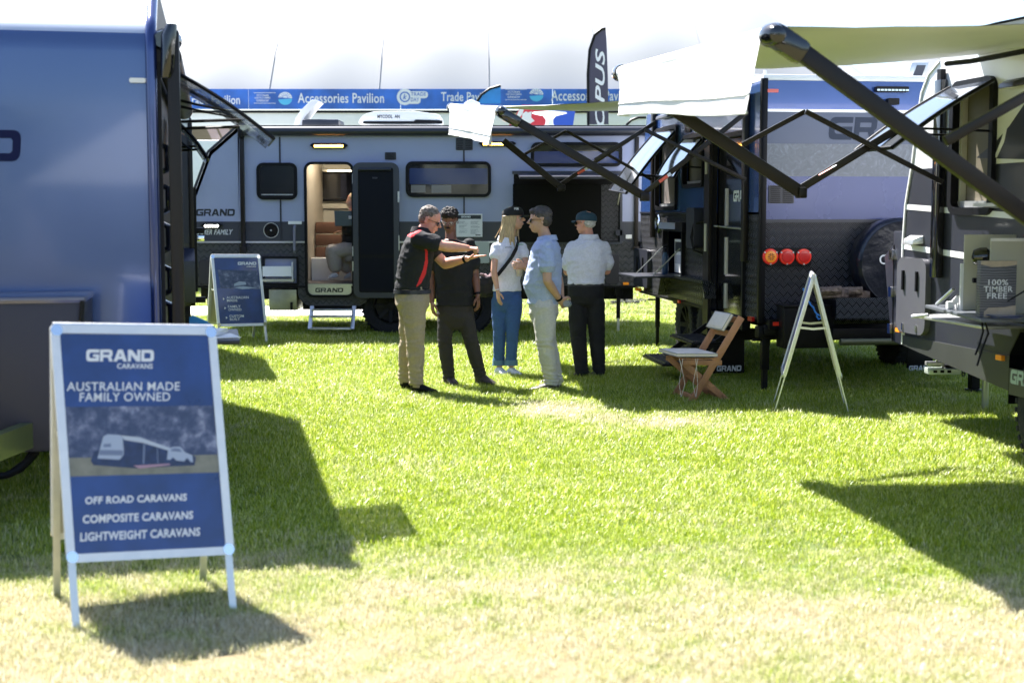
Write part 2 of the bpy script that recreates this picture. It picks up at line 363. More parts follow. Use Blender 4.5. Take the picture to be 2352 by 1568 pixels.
for k in range(5):
    rnd = random.Random(k + 3); vs, fs, at1 = [], [], []
    for i in range(125):
        rr_ = .13 * math.sqrt(rnd.random()); t = rnd.random()*6.283; bx, by = rr_*math.cos(t), rr_*math.sin(t)
        h = rnd.uniform(.016, .045) * (1.25 if rnd.random() < .08 else 1); ln = rnd.uniform(.1, .95)*h; d = rnd.random()*6.283; wdt = rnd.uniform(.0012, .0023)
        pd = d + math.pi/2 + rnd.uniform(-.5, .5); wx, wy = math.cos(pd)*wdt, math.sin(pd)*wdt; lx, ly = math.cos(d)*ln, math.sin(d)*ln
        o = len(vs)
        vs += [(bx-wx, by-wy, -.003), (bx+wx, by+wy, -.003), (bx+lx*.35+wx*.85, by+ly*.35+wy*.85, h*.62), (bx+lx*.35-wx*.85, by+ly*.35-wy*.85, h*.62), (bx+lx, by+ly, h)]
        fs += [(o, o+1, o+2, o+3), (o+3, o+2, o+4)]; at1 += [rnd.random()]*5
    me = bpy.data.meshes.new('grass_patch'); me.from_pydata(vs, [], fs); me.materials.append(am)
    a = me.attributes.new('bv', 'FLOAT', 'POINT'); a.data.foreach_set('value', at1)
    coll.objects.link(bpy.data.objects.new('grass_patch', me))
pts, sc_, wd_ = [], [], []
rnd = random.Random(11)
def scatter(y0, y1, dens, s0, s1):
    A = .385*(y1*y1 - y0*y0) + 4*(y1-y0)
    for _ in range(int(A*dens)):
        while True:
            y = math.sqrt(rnd.uniform(y0*y0, y1*y1)); x = rnd.uniform(-.385*y-2, .385*y+2)
            break
        if y > 22.15 and y < 24.45 and x < -2.1: continue
        nz = noise.noise(V((x*.9, y*.9, 0)))
        pts.append((x, y, 0)); sc_.append(rnd.uniform(s0, s1)*(1 + .35*nz)*(.72 if y < 6.9 else 1))
scatter(4.2, 9, 190, .85, 1.15); scatter(9, 15, 120, .95, 1.3); scatter(15, 24, 60, 1.2, 1.7); scatter(24, 36, 14, 1.5, 2)
me = bpy.data.meshes.new('grass'); me.from_pydata(pts, [], [])
a = me.attributes.new('sc', 'FLOAT', 'POINT'); a.data.foreach_set('value', sc_)
a = me.attributes.new('rt', 'FLOAT_VECTOR', 'POINT'); a.data.foreach_set('vector', [c for _ in pts for c in (rnd.gauss(0, .06), rnd.gauss(0, .06), rnd.random()*6.283)])
go = bpy.data.objects.new('grass', me); sc.collection.objects.link(go); me.materials.append(am)
tag(go, 'short mown grass growing over the whole lawn', 'grass', kind='stuff')
ng = bpy.data.node_groups.new('scatter_grass', 'GeometryNodeTree')
ng.interface.new_socket('Geometry', in_out='INPUT', socket_type='NodeSocketGeometry'); ng.interface.new_socket('Geometry', in_out='OUTPUT', socket_type='NodeSocketGeometry')
N = ng.nodes.new; gi, go_ = N('NodeGroupInput'), N('NodeGroupOutput'); ip = N('GeometryNodeInstanceOnPoints'); ci = N('GeometryNodeCollectionInfo')
ci.inputs['Collection'].default_value = coll; ci.inputs['Separate Children'].default_value = True; ci.inputs['Reset Children'].default_value = True
ip.inputs['Pick Instance'].default_value = True
na = N('GeometryNodeInputNamedAttribute'); na.data_type = 'FLOAT'; na.inputs[0].default_value = 'sc'
nr = N('GeometryNodeInputNamedAttribute'); nr.data_type = 'FLOAT_VECTOR'; nr.inputs[0].default_value = 'rt'
l = ng.links.new; l(gi.outputs[0], ip.inputs['Points']); l(ci.outputs[0], ip.inputs['Instance']); l(na.outputs[0], ip.inputs['Scale']); l(nr.outputs[0], ip.inputs['Rotation']); l(ip.outputs[0], go_.inputs[0])
md = go.modifiers.new('scatter', 'NODES'); md.node_group = ng

# ================================================================== pavilion behind
ten = bpy.data.materials.new('pavilion_membrane'); ten.use_nodes = True; nt = ten.node_tree
b = nt.nodes['Principled BSDF']; b.inputs['Base Color'].default_value = (.44, .45, .48, 1); b.inputs['Roughness'].default_value = .6
tr = nt.nodes.new('ShaderNodeBsdfTranslucent'); tr.inputs[0].default_value = (.42, .43, .46, 1); ms = nt.nodes.new('ShaderNodeMixShader'); ms.inputs[0].default_value = .38
nt.links.new(b.outputs[0], ms.inputs[1]); nt.links.new(tr.outputs[0], ms.inputs[2]); nt.links.new(ms.outputs[0], nt.nodes['Material Output'].inputs[0]); M['membrane'] = ten
M['banner'] = mat('banner_blue', (.03, .13, .52), .5, noise_amt=.3, nscale=2.2)
PV = Thing('pavilion', 'long white arched membrane pavilion with a blue banner along its eave', 'marquee', (0, 36, 0))
EZ0 = at(1176, 252, 36).z; EZ1 = at(1176, 206, 36).z
prof = [(0, EZ1), (.8, EZ1+.9), (2.1, EZ1+1.9), (4.2, EZ1+2.85), (7.5, EZ1+3.6), (12, EZ1+4.1), (18, EZ1+4.35)]
def rib_x(i): return -16.9 + 2.72*i
for i in range(0, 10):
    x0, x1 = rib_x(i), rib_x(i+1); mb = MB(); nu = 8; vs = []
    for a, (dy, z) in enumerate(prof):
        for k in range(nu+1):
            t = k/nu; x = x0 + (x1-x0)*t; x += .22*(dy**.5)*(-1 if x < 0 else .6) * 0
            puff = .10*math.sin(math.pi*t)**2*min(1, a/1.5) if a < 6 else 0
            ex = max(0, (x - 4.9)/5.2); drop = (z-EZ1) * min(1, ex**2.3)
            vs.append((x + (.0 + .25*min(a, 3)/3)*(i-4)/-9*2, dy - puff*.6, z - drop*1.0 + puff*.5))
    mb.add(vs, [(a*(nu+1)+k, a*(nu+1)+k+1, (a+1)*(nu+1)+k+1, (a+1)*(nu+1)+k) for a in range(len(prof)-1) for k in range(nu)])
    mb.build('roof_panel', 'membrane', PV, smooth=True, fix=False)
    rb = MB(); pth = [V(vs[a*(nu+1)+nu]) + V((0, -.008, .006)) for a in range(len(prof))]
    rb.tube(pth, .009, 6); rb.build('rib', 'membrane', PV, smooth=True)
BF = Face(PV, (0, -.12, 0), (1, 0, 0))
xe = 8.4
for k in range(6):
    xa, xb = -14 + k*3.75, -14 + (k+1)*3.75
    mb = MB(); BF.box(mb, (xa+.006, xb-.006, EZ0, EZ1), 0, .05 + .004*(k % 2)); mb.build('banner', 'banner', PV)
def bt(s, x0, x1, y0=218, y1=239, m='ink_w', **k): r = BF.rect(x0, y0, x1, y1, .06); text(BF, s, r, .0605, m, bold=.012, **k)
bt('Trade Pavilion', 427, 551, 219, 240); bt('Accessories Pavilion', 684, 882, 214, 237); bt('Trade Pavilion', 1013, 1137, 212, 233); bt('Accessories Pavilion', 1266, 1460, 208, 232)
for cx, cy in ((655, 226), (1232, 218)):
    bt('VICTORIAN', cx-66, cx-38, cy-9, cy-4); bt('CARAVAN & CAMPING', cx-70, cx-34, cy-3, cy+1); bt('SUPERSHOW', cx-66, cx-38, cy+3, cy+8)
    u, v = BF.uv(cx, cy, .06); mb = MB(); rr_ = .17
    for y_ in (-13, 11): BF.box(mb, BF.rect(cx-72, cy+y_, cx-22, cy+y_+1, .06), .056, .062)
    BF.polyuv(mb, [(u+rr_*math.cos(a*.2), v+rr_*math.sin(a*.2)*.9) for a in range(0, 16)], .056, .0625)
    mb.build('emblem', 'ink_w', PV)
    mb = MB(); BF.polyuv(mb, [(u+rr_*math.cos(-a*.2), v-.01+rr_*math.sin(-a*.2)*.9) for a in range(0, 16)], .056, .063); mb.build('emblem', mat('print_cyan', (.08, .45, .75), .5), PV)
    mb = MB()
    for a in range(7): t = .3+a*.42; mb.bar(BF.pt(u+.05*math.cos(t), v+.05*math.sin(t), .064), BF.pt(u+.15*math.cos(t), v+.14*math.sin(t), .064), .012, .003, (0, 1, 0))
    mb.build('emblem', 'banner', PV)
for cx, cy in ((940, 223),):
    u, v = BF.uv(cx-10, cy, .06); mb = MB(); BF.disc(mb, (u, v), .2, .054, .06); BF.polyuv(mb, BF.rr(BF.rect(cx-5, cy-13, cx+43, cy+3, .06), .08), .054, .061); BF.polyuv(mb, BF.rr(BF.rect(cx-5, cy-5, cx+26, cy+16, .06), .08), .054, .0605)
    mb.build('emblem', 'ink_w', PV); mb = MB(); BF.ring(mb, (u-.13, u+.13, v-.13, v+.13), .13, .03, .058, .063); mb.build('emblem', 'banner', PV)
    text(BF, 'TRADE', BF.rect(cx+4, cy-10, cx+39, cy-2), .064, 'banner', bold=.01); text(BF, 'DAY', BF.rect(cx+4, cy+2, cx+23, cy+11), .064, 'banner', bold=.01)
    text(BF, 'k', (u-.05, u+.05, v-.06, v+.07), .064, 'banner', bold=.02, shear=.3)
mb = MB().box((-14, -.1, EZ0-.42), (8.4, .3, EZ0-.02)); mb.build('gutter', 'white', PV, bevel=.03)
mb = MB().box((-14, -.16, EZ0-.09), (8.4, -.10, EZ0-.03)); mb.build('eave_rail', 'black', PV)
mb = MB().box((-14, 2.5, 0), (8.4, 2.6, EZ0)); mb.build('wall', mat('pavilion_wall', (.30, .25, .19), .8, noise_amt=.15, nscale=1), PV)
for i in range(10):
    x = -13.6 + 2.4*i; MB().box((x-.05, .02, 0), (x+.05, .12, EZ0-.4)).build('post', 'white', PV)
for (x0, x1) in ((456, 478), (484, 508)):
    r = BF.rect(x0, 288, x1, 322); mb = MB(); BF.polyuv(mb, [(r[0]+.12, r[2]), (r[1]+.12, r[2]), (r[1]-.05, r[3]), (r[0]-.05, r[3])], -1.2, -1.17); mb.build('poster', mat('pink_poster', (.62, .48, .5), .6, noise_amt=.1, nscale=3), PV)
# white site hut behind the nose of the grey caravan
T = Thing('van', 'white van parked behind the nose of the grey caravan', 'van', (-7.2, 30.5, 0))
mb = MB(); mb.prism([(-3, 0, .35), (3.4, 0, .35), (3.4, 0, 1.1), (2.7, 0, 1.35), (1.9, 0, 2.1), (1.6, 0, at(480, 322, 30.5).z), (-3, 0, at(480, 320, 30.5).z)], (0, 2, 0)); mb.build('body', 'white', T, bevel=.06)
MB().prism([(2.35, -.012, 1.42), (1.85, -.012, 1.98), (1.0, -.012, 2.02), (1.0, -.012, 1.42)], (0, .01, 0)).build('window', 'glass', T)
for x in (-2, 2.3): wheel(T, (x, .12, .35), (0, -1, 0), .35, .22, 'alu')
# ------------------------------------------------------------------ flags and boards behind the grey caravan
def feather_flag(name, label, D, pole, outline, m, wtext=None, group=None):
    b0 = gr(pole[0][0], 700); b0 = at(pole[0][0], 500, D); T = Thing(name, label, 'flag', (b0.x, D, 0), group=group)
    pts = [T.Mi @ V((b0.x, D, 0))] + [T.loc(x, y, D) for x, y in pole]
    MB().tube(pts, [.022]*len(pts), 8).build('pole', 'black', T, smooth=True)
    mb = MB(); n = len(outline); mb.prism([T.loc(x, y, D+.02) for x, y in outline], (0, .012, 0)); mb.build('banner', m, T)
    MB().cyl((0, 0, 0), (0, 0, .06), .28, .26, 20).build('base', 'black', T); return T
om = mat('flag_slate', (.06, .055, .10), .6, noise_amt=.15, nscale=2)
T = feather_flag('feather_flag', 'tall slate feather flag with pale vertical lettering above the grey caravan', 25,
    [(1352, 400), (1351, 285), (1350, 170), (1354, 115), (1365, 82), (1382, 67), (1391, 66)],
    [(1352, 286), (1351, 200), (1352, 140), (1357, 108), (1367, 83), (1381, 68), (1391, 67), (1393, 90), (1396, 170), (1398, 286)], om)
FF = Face(T, (0, 0, 0), (1, 0, 0))
text(FF, 'OPUS', FF.rect(1367, 112, 1389, 292), .0, 'ink_w', rot=True, bold=.02, shear=.25)
T = feather_flag('teardrop_flag', 'bright blue teardrop flag with dark edge left of the red board', 25.5, [(1094, 300), (1094, 236), (1106, 218), (1125, 204), (1150, 197)],
    [(1094, 238), (1104, 221), (1120, 208), (1150, 198), (1150, 238)], mat('flag_blue', (.02, .22, .62), .6, noise_amt=.1))
T = feather_flag('teardrop_flag', 'white teardrop flag with black curved edge beside the blue caravan', 25.5, [(1436, 300), (1440, 286), (1450, 276), (1466, 270), (1484, 270)],
    [(1440, 288), (1452, 277), (1468, 271), (1484, 271), (1480, 290), (1440, 292)], mat('flag_white', (.6, .64, .7), .6))
T = feather_flag('teardrop_flag', 'small curved red edged flag left of the red board', 26, [(1452, 300), (1454, 292), (1464, 284), (1476, 281)],
    [(1454, 296), (1464, 285), (1476, 282), (1476, 296)], 'red')
T = Thing('advertising_board', 'red and blue advertising board with a white emblem above the grey caravan roof', 'sign', (at(1250, 285, 24.5).x, 24.5, 0))
FB = Face(T, (0, 0, 0), (1, 0, 0)); mb = MB(); FB.poly(mb, [(1168, 290), (1199, 241), (1262, 243), (1252, 288)], 0, .03); mb.build('panel', mat('board_red', (.65, .03, .06), .5), T)
mb = MB(); FB.poly(mb, [(1252, 288), (1262, 243), (1323, 243), (1316, 290)], 0, .03); mb.build('panel', mat('board_blue', (.02, .09, .6), .5), T)
mb = MB(); FB.poly(mb, [(1170, 284), (1184, 270), (1196, 247), (1206, 244), (1200, 262), (1186, 280), (1180, 290)], .03, .035)
FB.poly(mb, [(1200, 262), (1208, 256), (1213, 259), (1221, 256), (1220, 270), (1228, 278), (1218, 284), (1205, 280), (1198, 274)], .03, .036); mb.build('emblem', 'ink_w', T)
for x in (1180, 1310): u = FB.uv(x, 285)[0]; MB().box((u-.02, .005, 0), (u+.02, .045, FB.uv(x, 286)[1])).build('post', 'black', T)
# curved white canopy far right
T = Thing('white_canopy', 'white domed canopy with dark edging above the far right caravan', 'canopy', (at(2330, 80, 32).x, 32, 0))
pl = [(2215, 90), (2224, 76), (2248, 65), (2290, 54), (2352, 41), (2440, 30), (2560, 30), (2600, 95)]
mb = MB(); mb.prism([T.loc(x, y, 32) for x, y in pl] + [T.loc(2600, 260, 32), T.loc(2215, 260, 32)], (0, 5, 0)); mb.build('canopy', 'membrane', T)
MB().tube([T.loc(x, y, 31.95) for x, y in pl], .03, 6).build('edging', 'black', T)
for x in (2217, 2598): p = T.loc(x, 200, 32.1); MB().cyl((p.x, p.y, 0), (p.x, p.y, p.z), .05).build('post', 'alu', T)
# ================================================================== A-frame signs
def a_frame(label, c, yaw, art, Wd=.62, H=1.17, sp=.56, low=.30, group='aluminium A-frame signs on the lawn', ry=0, lean=0):
    T = Thing('a_frame_sign', label, 'sign', c, yaw, group, ry)
    for side in (-1, 1):
        U = (1,0,0) if side < 0 else (-1,0,0); O = V((-Wd/2 if side < 0 else Wd/2, side*sp/2, 0)); Vv = V((-lean, -side*sp/2, H))
        F = Face(T, O, U, Vv); SL = Vv.length; v0, v1 = low, SL - .005
        mb = MB(); F.ring(mb, (0, Wd, v0, v1), .035, .034, -.004, .012); mb.build('frame', 'frame', T, smooth=True)
        for k, (u, vv) in enumerate(((.0, v1), (Wd-.045, v1), (0, v0+.045), (Wd-.045, v0+.045))):
            mb = MB(); F.polyuv(mb, F.rr((u-.001, u+.046, vv-.045-.001, vv+.001), .03), .011, .0145); mb.build('corner', 'chrome', T, smooth=True)
        F.part('backing', (.03, Wd-.03, v0+.03, v1-.03), -.004, .0, 'cream', bevel=0)
        F.part('poster', (.032, Wd-.032, v0+.032, v1-.032), .0005, .004, 'poster')
        for u in (.006, Wd-.036):
            mb = MB(); F.box(mb, (u, u+.03, -.0, v0+.02), -.014, -.004); F.box(mb, (u, u+.03, v0+.02, v1-.01), -.018, -.0045); mb.build('leg', 'alu', T)
        if side < 0: art(F, v0+.032, v1-.032, Wd)
    mb = MB().cyl((-Wd/2+.01-lean, 0, H-.004), (Wd/2-.01-lean, 0, H-.004), .011, n=10); mb.build('hinge', 'alu', T, smooth=True)
    zb = H*.62; yb = sp/2*(1-zb/H)
    for x in (-Wd/2+.02-lean*.6, Wd/2-.02-lean*.6):
        MB().bar((x, -yb, zb), (x, 0, zb-.012), .004, .018).bar((x, 0, zb-.012), (x, yb, zb), .004, .018).build('stay', 'alu', T)
    return T
trees_p = bpy.data.materials.new('printed_landscape'); trees_p.use_nodes = True; nt = trees_p.node_tree
tc = nt.nodes.new('ShaderNodeTexCoord'); n = nt.nodes.new('ShaderNodeTexNoise'); n.inputs['Scale'].default_value = 11; n.inputs['Detail'].default_value = 12; n.inputs['Roughness'].default_value = .68
nt.links.new(tc.outputs['Object'], n.inputs['Vector'])
nt.links.new(ramp(nt, n.outputs[0], [(.3, (.02, .035, .09)), (.48, (.05, .07, .15)), (.56, (.12, .14, .24)), (.66, (.34, .37, .50))]), nt.nodes['Principled BSDF'].inputs['Base Color'])
nt.nodes['Principled BSDF'].inputs['Roughness'].default_value = .4; M['print_trees'] = trees_p
M['print_ground'] = mat('print_ground', (.20, .20, .17), .5, noise_amt=.2, nscale=20)
M['print_blue2'] = mat('print_blue_mid', (.04, .08, .2), .5, noise_amt=.3, nscale=20)
def art_front(F, v0, v1, W):
    def Tx(s, x0, y0, x1, y1, **k): text(F, s, F.rect(x0, y0, x1, y1, .004), .0048, 'ink_w', **k)
    logo(F, F.rect(232, 793, 388, 820, .004), .0048, 'ink_w')
    Tx('CARAVANS', 302, 823, 383, 835, shear=.1, bold=.02)
    Tx('AUSTRALIAN MADE', 184, 867, 443, 887, shear=.1, bold=.006); Tx('FAMILY OWNED', 212, 891, 419, 911, shear=.1, bold=.006)
    Tx('OFF ROAD CARAVANS', 212, 1126, 445, 1143, shear=.12, bold=.03); Tx('COMPOSITE CARAVANS', 204, 1167, 457, 1186, shear=.12, bold=.03); Tx('LIGHTWEIGHT CARAVANS', 195, 1206, 471, 1226, shear=.12, bold=.03)
    a = F.uv(150, 933)[1]; bb = F.uv(160, 1093)[1]; g = F.uv(160, 1050)[1]
    mb = MB(); F.box(mb, (.034, W-.034, g, a), .004, .0046); mb.build('picture', 'print_trees', T_)
    mb = MB(); F.box(mb, (.034, W-.034, bb, g), .004, .0046); mb.build('picture', 'print_ground', T_)
    def pc(pts, t, m):
        mb = MB(); F.poly(mb, pts, .0046, .0046 + t*.0003); mb.build('picture', m, T_)
    pale, mid, drk = mat('print_pale', (.36, .42, .56), .5), mat('print_mid', (.16, .20, .32), .5), mat('print_dusk', (.025, .045, .12), .5, noise_amt=.3, nscale=30)
    pc([(230, 1052), (240, 1030), (420, 1015), (470, 1030), (466, 1050), (330, 1064), (236, 1062)], 2, drk)
    pc([(250, 1032), (262, 994), (272, 989), (300, 989), (306, 996), (306, 1034), (296, 1046), (246, 1046)], 3, pale)
    pc([(262, 1012), (278, 1010), (278, 1018), (260, 1019)], 4, mid); pc([(252, 1026), (304, 1024), (304, 1036), (250, 1038)], 4, mid)
    pc([(302, 990), (345, 992), (414, 1014), (408, 1019), (350, 1004), (310, 1000)], 3, mat('print_awning', (.45, .50, .60), .5)); pc([(308, 1002), (350, 1005), (404, 1018), (400, 1044), (312, 1048)], 3, drk)
    pc([(352, 1008), (356, 1008), (352, 1052), (348, 1052)], 4, mid); pc([(382, 1014), (384, 1014), (384, 1050), (382, 1050)], 4, mid)
    pc([(404, 1040), (407, 1020), (418, 1010), (436, 1009), (446, 1021), (462, 1027), (463, 1043)], 4, pale); pc([(412, 1020), (420, 1013), (434, 1013), (440, 1021)], 5, mid)
    for cx in (418, 450): pc([(cx-6, 1040), (cx, 1034), (cx+6, 1040), (cx+5, 1047), (cx-5, 1047)], 5, drk)
    pc([(232, 1050), (300, 1046), (300, 1056), (236, 1060)], 4, drk); pc([(326, 1058), (408, 1049), (412, 1052), (340, 1064)], 5, mat('print_pink', (.38, .24, .33), .5))
class _D:                      # the sign being drawn on
    pass
def dress(T, art, extra=None):
    global T_; T_ = T
# front sign ---------------------------------------------------------
f1, f2, r1, r2 = gr(168, 1448), gr(533, 1428), gr(108, 1368), gr(450, 1355)
def sign_from(f1, f2, r1, r2):
    c = (f1+f2+r1+r2)/4; u = (f2-f1); return c, math.atan2(u.y, u.x), u.length
yaw = R(25); c = gr(168, 1450) + V((math.cos(yaw), math.sin(yaw), 0))*.328 + V((-math.sin(yaw), math.cos(yaw), 0))*.29 + V((0, 0, -.012))
def mk(label, c, yaw, art, **k):
    def wrapped(F, v0, v1, W):
        global T_; T_ = F.th; art(F, v0, v1, W)
    return a_frame(label, (c.x, c.y, c.z), yaw, wrapped, **k)
mk('large blue A-frame sign in the foreground listing off road, composite and lightweight caravans', c, yaw, art_front, Wd=.672, H=1.19, sp=.58, low=.265, ry=R(2.8), lean=.068)
def art_second(F, v0, v1, W):
    def Tx(s, x0, y0, x1, y1, **k): text(F, s, F.rect(x0, y0, x1, y1, .004), .0048, 'ink_w', **k)
    logo(F, F.rect(549, 600, 592, 607, .004), .0048, 'ink_w'); Tx('CARAVANS', 569, 609, 591, 612)
    F_ = [(503, 619), (594, 620), (600, 662), (509, 662)]
    mb = MB(); F.poly(mb, F_, .004, .0046); mb.build('picture', 'print_trees', T_)
    mb = MB(); F.poly(mb, [(540, 651), (552, 645), (566, 646), (568, 652), (540, 656)], .0046, .005); F.poly(mb, [(540, 660), (560, 656), (590, 659), (560, 663)], .0046, .005); mb.build('picture', mat('print_pale', (.42, .48, .6), .5), T_)
    for a, b_, x, y in (('AUSTRALIAN', 'MADE', 522, 679), ('FAMILY', 'OWNED', 525, 700), ('CUSTOM', 'BUILT', 528, 722)):
        Tx(a, x, y, x+{'AUSTRALIAN': 51, 'FAMILY': 29, 'CUSTOM': 33}[a], y+6, bold=.01); Tx(b_, x+1, y+7.5, x+{'MADE': 25, 'OWNED': 31, 'BUILT': 24}[b_], y+13, bold=.01)
        mb = MB(); F.poly(mb, [(x-8, y+4), (x-4, y+7), (x-8, y+10)], .004, .0048); mb.build('lettering', 'ink_w', T_)
c2 = (gr(627, 792) + gr(513, 795))/2; a2 = R(28); c2 = gr(560, 793) + V((-math.sin(a2), math.cos(a2), 0))*.27
mk('blue A-frame sign beside the grey caravan reading Australian made, family owned, custom built', c2, a2, art_second, Wd=.63, H=1.11, sp=.56, low=.24, ry=R(.8), lean=.02)
def art_none(F, v0, v1, W): pass
c3 = V((2.50, 11.95, 0))
mk('A-frame sign seen edge-on beside the folding chair', c3, R(80.5), art_none, Wd=.62, H=1.14, sp=.62, low=.30)

# ================================================================== grey caravan (far)
D0 = 19.1
GC = Thing('grey_caravan', 'long grey two-tone caravan with open door behind the group of people', 'caravan', (at(960, 600, D0).x, D0, 0))
F = Face(GC, (0,0,0), (1,0,0))
def U(x, y=500): return F.uv(x, y)[0]
def Z(y): return F.uv(1176, y)[1]
xl, xn, xr = U(447), U(549), U(1487)
zt, zb = Z(290), Z(660)
def wall_grid(F, name, x0, x1, z0, z1, holes, t, m, parent):   # wall with rectangular openings, one mesh
    xs = sorted({x0, x1} | {min(max(h[i], x0), x1) for h in holes for i in (0, 1)}); zs = sorted({z0, z1} | {min(max(h[i], z0), z1) for h in holes for i in (2, 3)}); mb = MB()
    for a in range(len(xs)-1):
        for b in range(len(zs)-1):
            cx, cz = (xs[a]+xs[a+1])/2, (zs[b]+zs[b+1])/2
            if any(h[0] < cx < h[1] and h[2] < cz < h[3] for h in holes): continue
            F.box(mb, (xs[a], xs[a+1], zs[b], zs[b+1]), -t, 0)
    return mb.build(name, m, parent)
door = (U(705), U(809), Z(652), Z(377)); kit = (U(1180), U(1424), Z(556), Z(400)); drw = (U(606), U(680), Z(650), Z(594))
wall_grid(F, 'upper_wall', xn, xr, Z(509), zt, [door, kit], .04, 'grey_lt', GC)
wall_grid(F, 'middle_band', xn, xr, Z(555), Z(509), [door, kit], .04, 'grey_dk', GC)
wall_grid(F, 'lower_wall', xn, U(1464), zb, Z(555), [door, (kit[0], kit[1], Z(558), 9), drw], .04, 'plate2', GC)
mb = MB(); F.poly(mb, [(440, 509), (440, 462), (450, 435), (481, 350), (549, 290.4), (549, 509)], -.04, 0); mb.build('nose_panel', 'grey_lt', GC)
mb = MB(); F.poly(mb, [(440, 555), (440, 509), (549, 509), (549, 555)], -.04, 0); mb.build('middle_band', 'grey_dk', GC)
mb = MB(); F.poly(mb, [(440, 660), (440, 555), (549, 555), (549, 660)], -.04, 0); mb.build('lower_wall', 'plate2', GC)
mb = MB(); P_ = [(436, 470), (447, 434), (478, 349), (548, 287)]
for a, b_ in zip(P_, P_[1:]): mb.bar(F.pt(*F.uv(*a), .01), F.pt(*F.uv(*b_), .01), .03, .03, (0,1,0))
mb.build('edge_trim', 'anth', GC)
# shell behind: roof, back, floor, ends (open room inside)
W2 = 2.35
MB().box((xn, .001, zt-.05), (xr, W2, zt)).build('roof', 'white', GC)
MB().box((U(440), W2-.04, zb), (xr, W2, zt-.051)).build('rear_wall', 'cream', GC)
MB().box((U(447), .041, zb+.001), (xr-.001, W2-.041, zb+.05)).build('floor', mat('vinyl_floor', (.10, .09, .09), .5, noise_amt=.1), GC)
mb = MB(); mb.prism([F.pt(*F.uv(x, y), -.001) for x, y in ((440, 462), (450, 435), (481, 350), (549, 290.4))] + [F.pt(*F.uv(x, y), -.05) for x, y in ((553, 296), (485, 356), (455, 441), (445, 468))][::1] and [F.pt(*F.uv(x, y), 0) for x, y in ((440, 462), (450, 435), (481, 350), (549, 290.4), (553, 297), (486, 356), (456, 438), (447, 462))], (0, W2, 0)); mb.build('front_shell', 'white', GC)
MB().box((xr-.04, .041, zb+.05), (xr-.001, W2-.041, zt-.051)).build('end_wall', 'grey_lt', GC)
for x in (U(690), U(1150)): MB().box((x-.02, .045, zb+.05), (x, W2-.05, zt-.06)).build('partition', mat('partition_cream', (.5, .46, .38), .5), GC)
# trims
mb = MB(); F.box(mb, (U(440), door[0]-.03, Z(558), Z(554)), .0, .014); F.box(mb, (door[1]+.03, kit[0]-.02, Z(558), Z(554)), .0, .014); mb.build('belt_trim', 'alu', GC)
for x in (645, 1066): F.part('seam_strip', (U(x)-.010, U(x)+.010, Z(553), Z(315)), .0, .01, 'anth')
MB().prism([F.pt(U(440), Z(656), .01), F.pt(U(1464), Z(656), .01), F.pt(U(1464), Z(661), .01), F.pt(U(440), Z(661), .01)], (0, .03, 0)).build('sill', 'black', GC)
# awning roller along the roof edge
ax0, ax1 = U(560), U(1486); rz_ = Z(302)
mb = MB(); mb.loft([((ax0, -.07, rz_), (0, .075, 0), (0, 0, .062)), ((ax1, -.07, rz_), (0, .075, 0), (0, 0, .062))], 20); mb.build('awning_roller', 'anth', GC, smooth=True)
MB().box((xn-.05, -.03, Z(296)), (xr, .05, Z(288))).build('roof_rail', 'black', GC, bevel=.01)
for x in (ax0, ax1): MB().box((x-.035, -.16, rz_-.09), (x+.035, .0-.001, rz_+.075)).build('roller_cap', 'black', GC, bevel=.025)
for x in (559, 1461):
    mb = MB(); F.box(mb, (U(x)-.028, U(x)+.028, Z(578 if x < 900 else 572), Z(315)), .005, .055); F.box(mb, (U(x)-.043, U(x)+.043, Z(580 if x < 900 else 572), Z(566)), .005, .07); mb.build('awning_leg', 'arm', GC, bevel=.008)
# windows
def window(F, x0, y0, x1, y1, par, rad=.09, pane='glass', fr='black'):
    r = F.rect(x0, y0, x1, y1); mb = MB(); F.ring(mb, r, rad, .04, .001, .035); w_ = mb.build('window', fr, par, smooth=True)
    F.part('pane', (r[0]+.038, r[1]-.038, r[2]+.038, r[3]-.038), .002, .02, pane, rad=rad*.6, parent=w_); return w_, r
w1, r = window(F, 590, 374, 683, 459, GC)
mb = MB(); F.box(mb, (r[0]+.06, r[1]-.06, r[2]+.06, r[2]+.075), .021, .024); mb.build('stay', 'alu', w1)
w2, r = window(F, 932, 371, 1128, 453, GC)
F.part('blind', (r[0]+.05, r[1]-.045, r[2]+.17, r[3]-.09), .0205, .023, mat('blind_blue', (.02, .04, .14), .12, coat=.6), .02, w2)
mb = MB(); F.box(mb, (r[0]+.07, r[0]+.26, r[2]+.06, r[2]+.16), .0205, .022); F.box(mb, (r[0]+.34, r[0]+.60, r[2]+.055, r[2]+.16), .0205, .022); mb.build('curtain', mat('curtain_grey', (.2, .18, .17), .3, coat=.6), w2)
w3, r = window(F, 1219, 327, 1429, 383, GC)
F.part('blind', (r[0]+.045, r[1]-.045, r[2]+.045, r[3]-.12), .0205, .023, mat('blind_blue', (.02, .04, .14), .12, coat=.6), .02, w3)
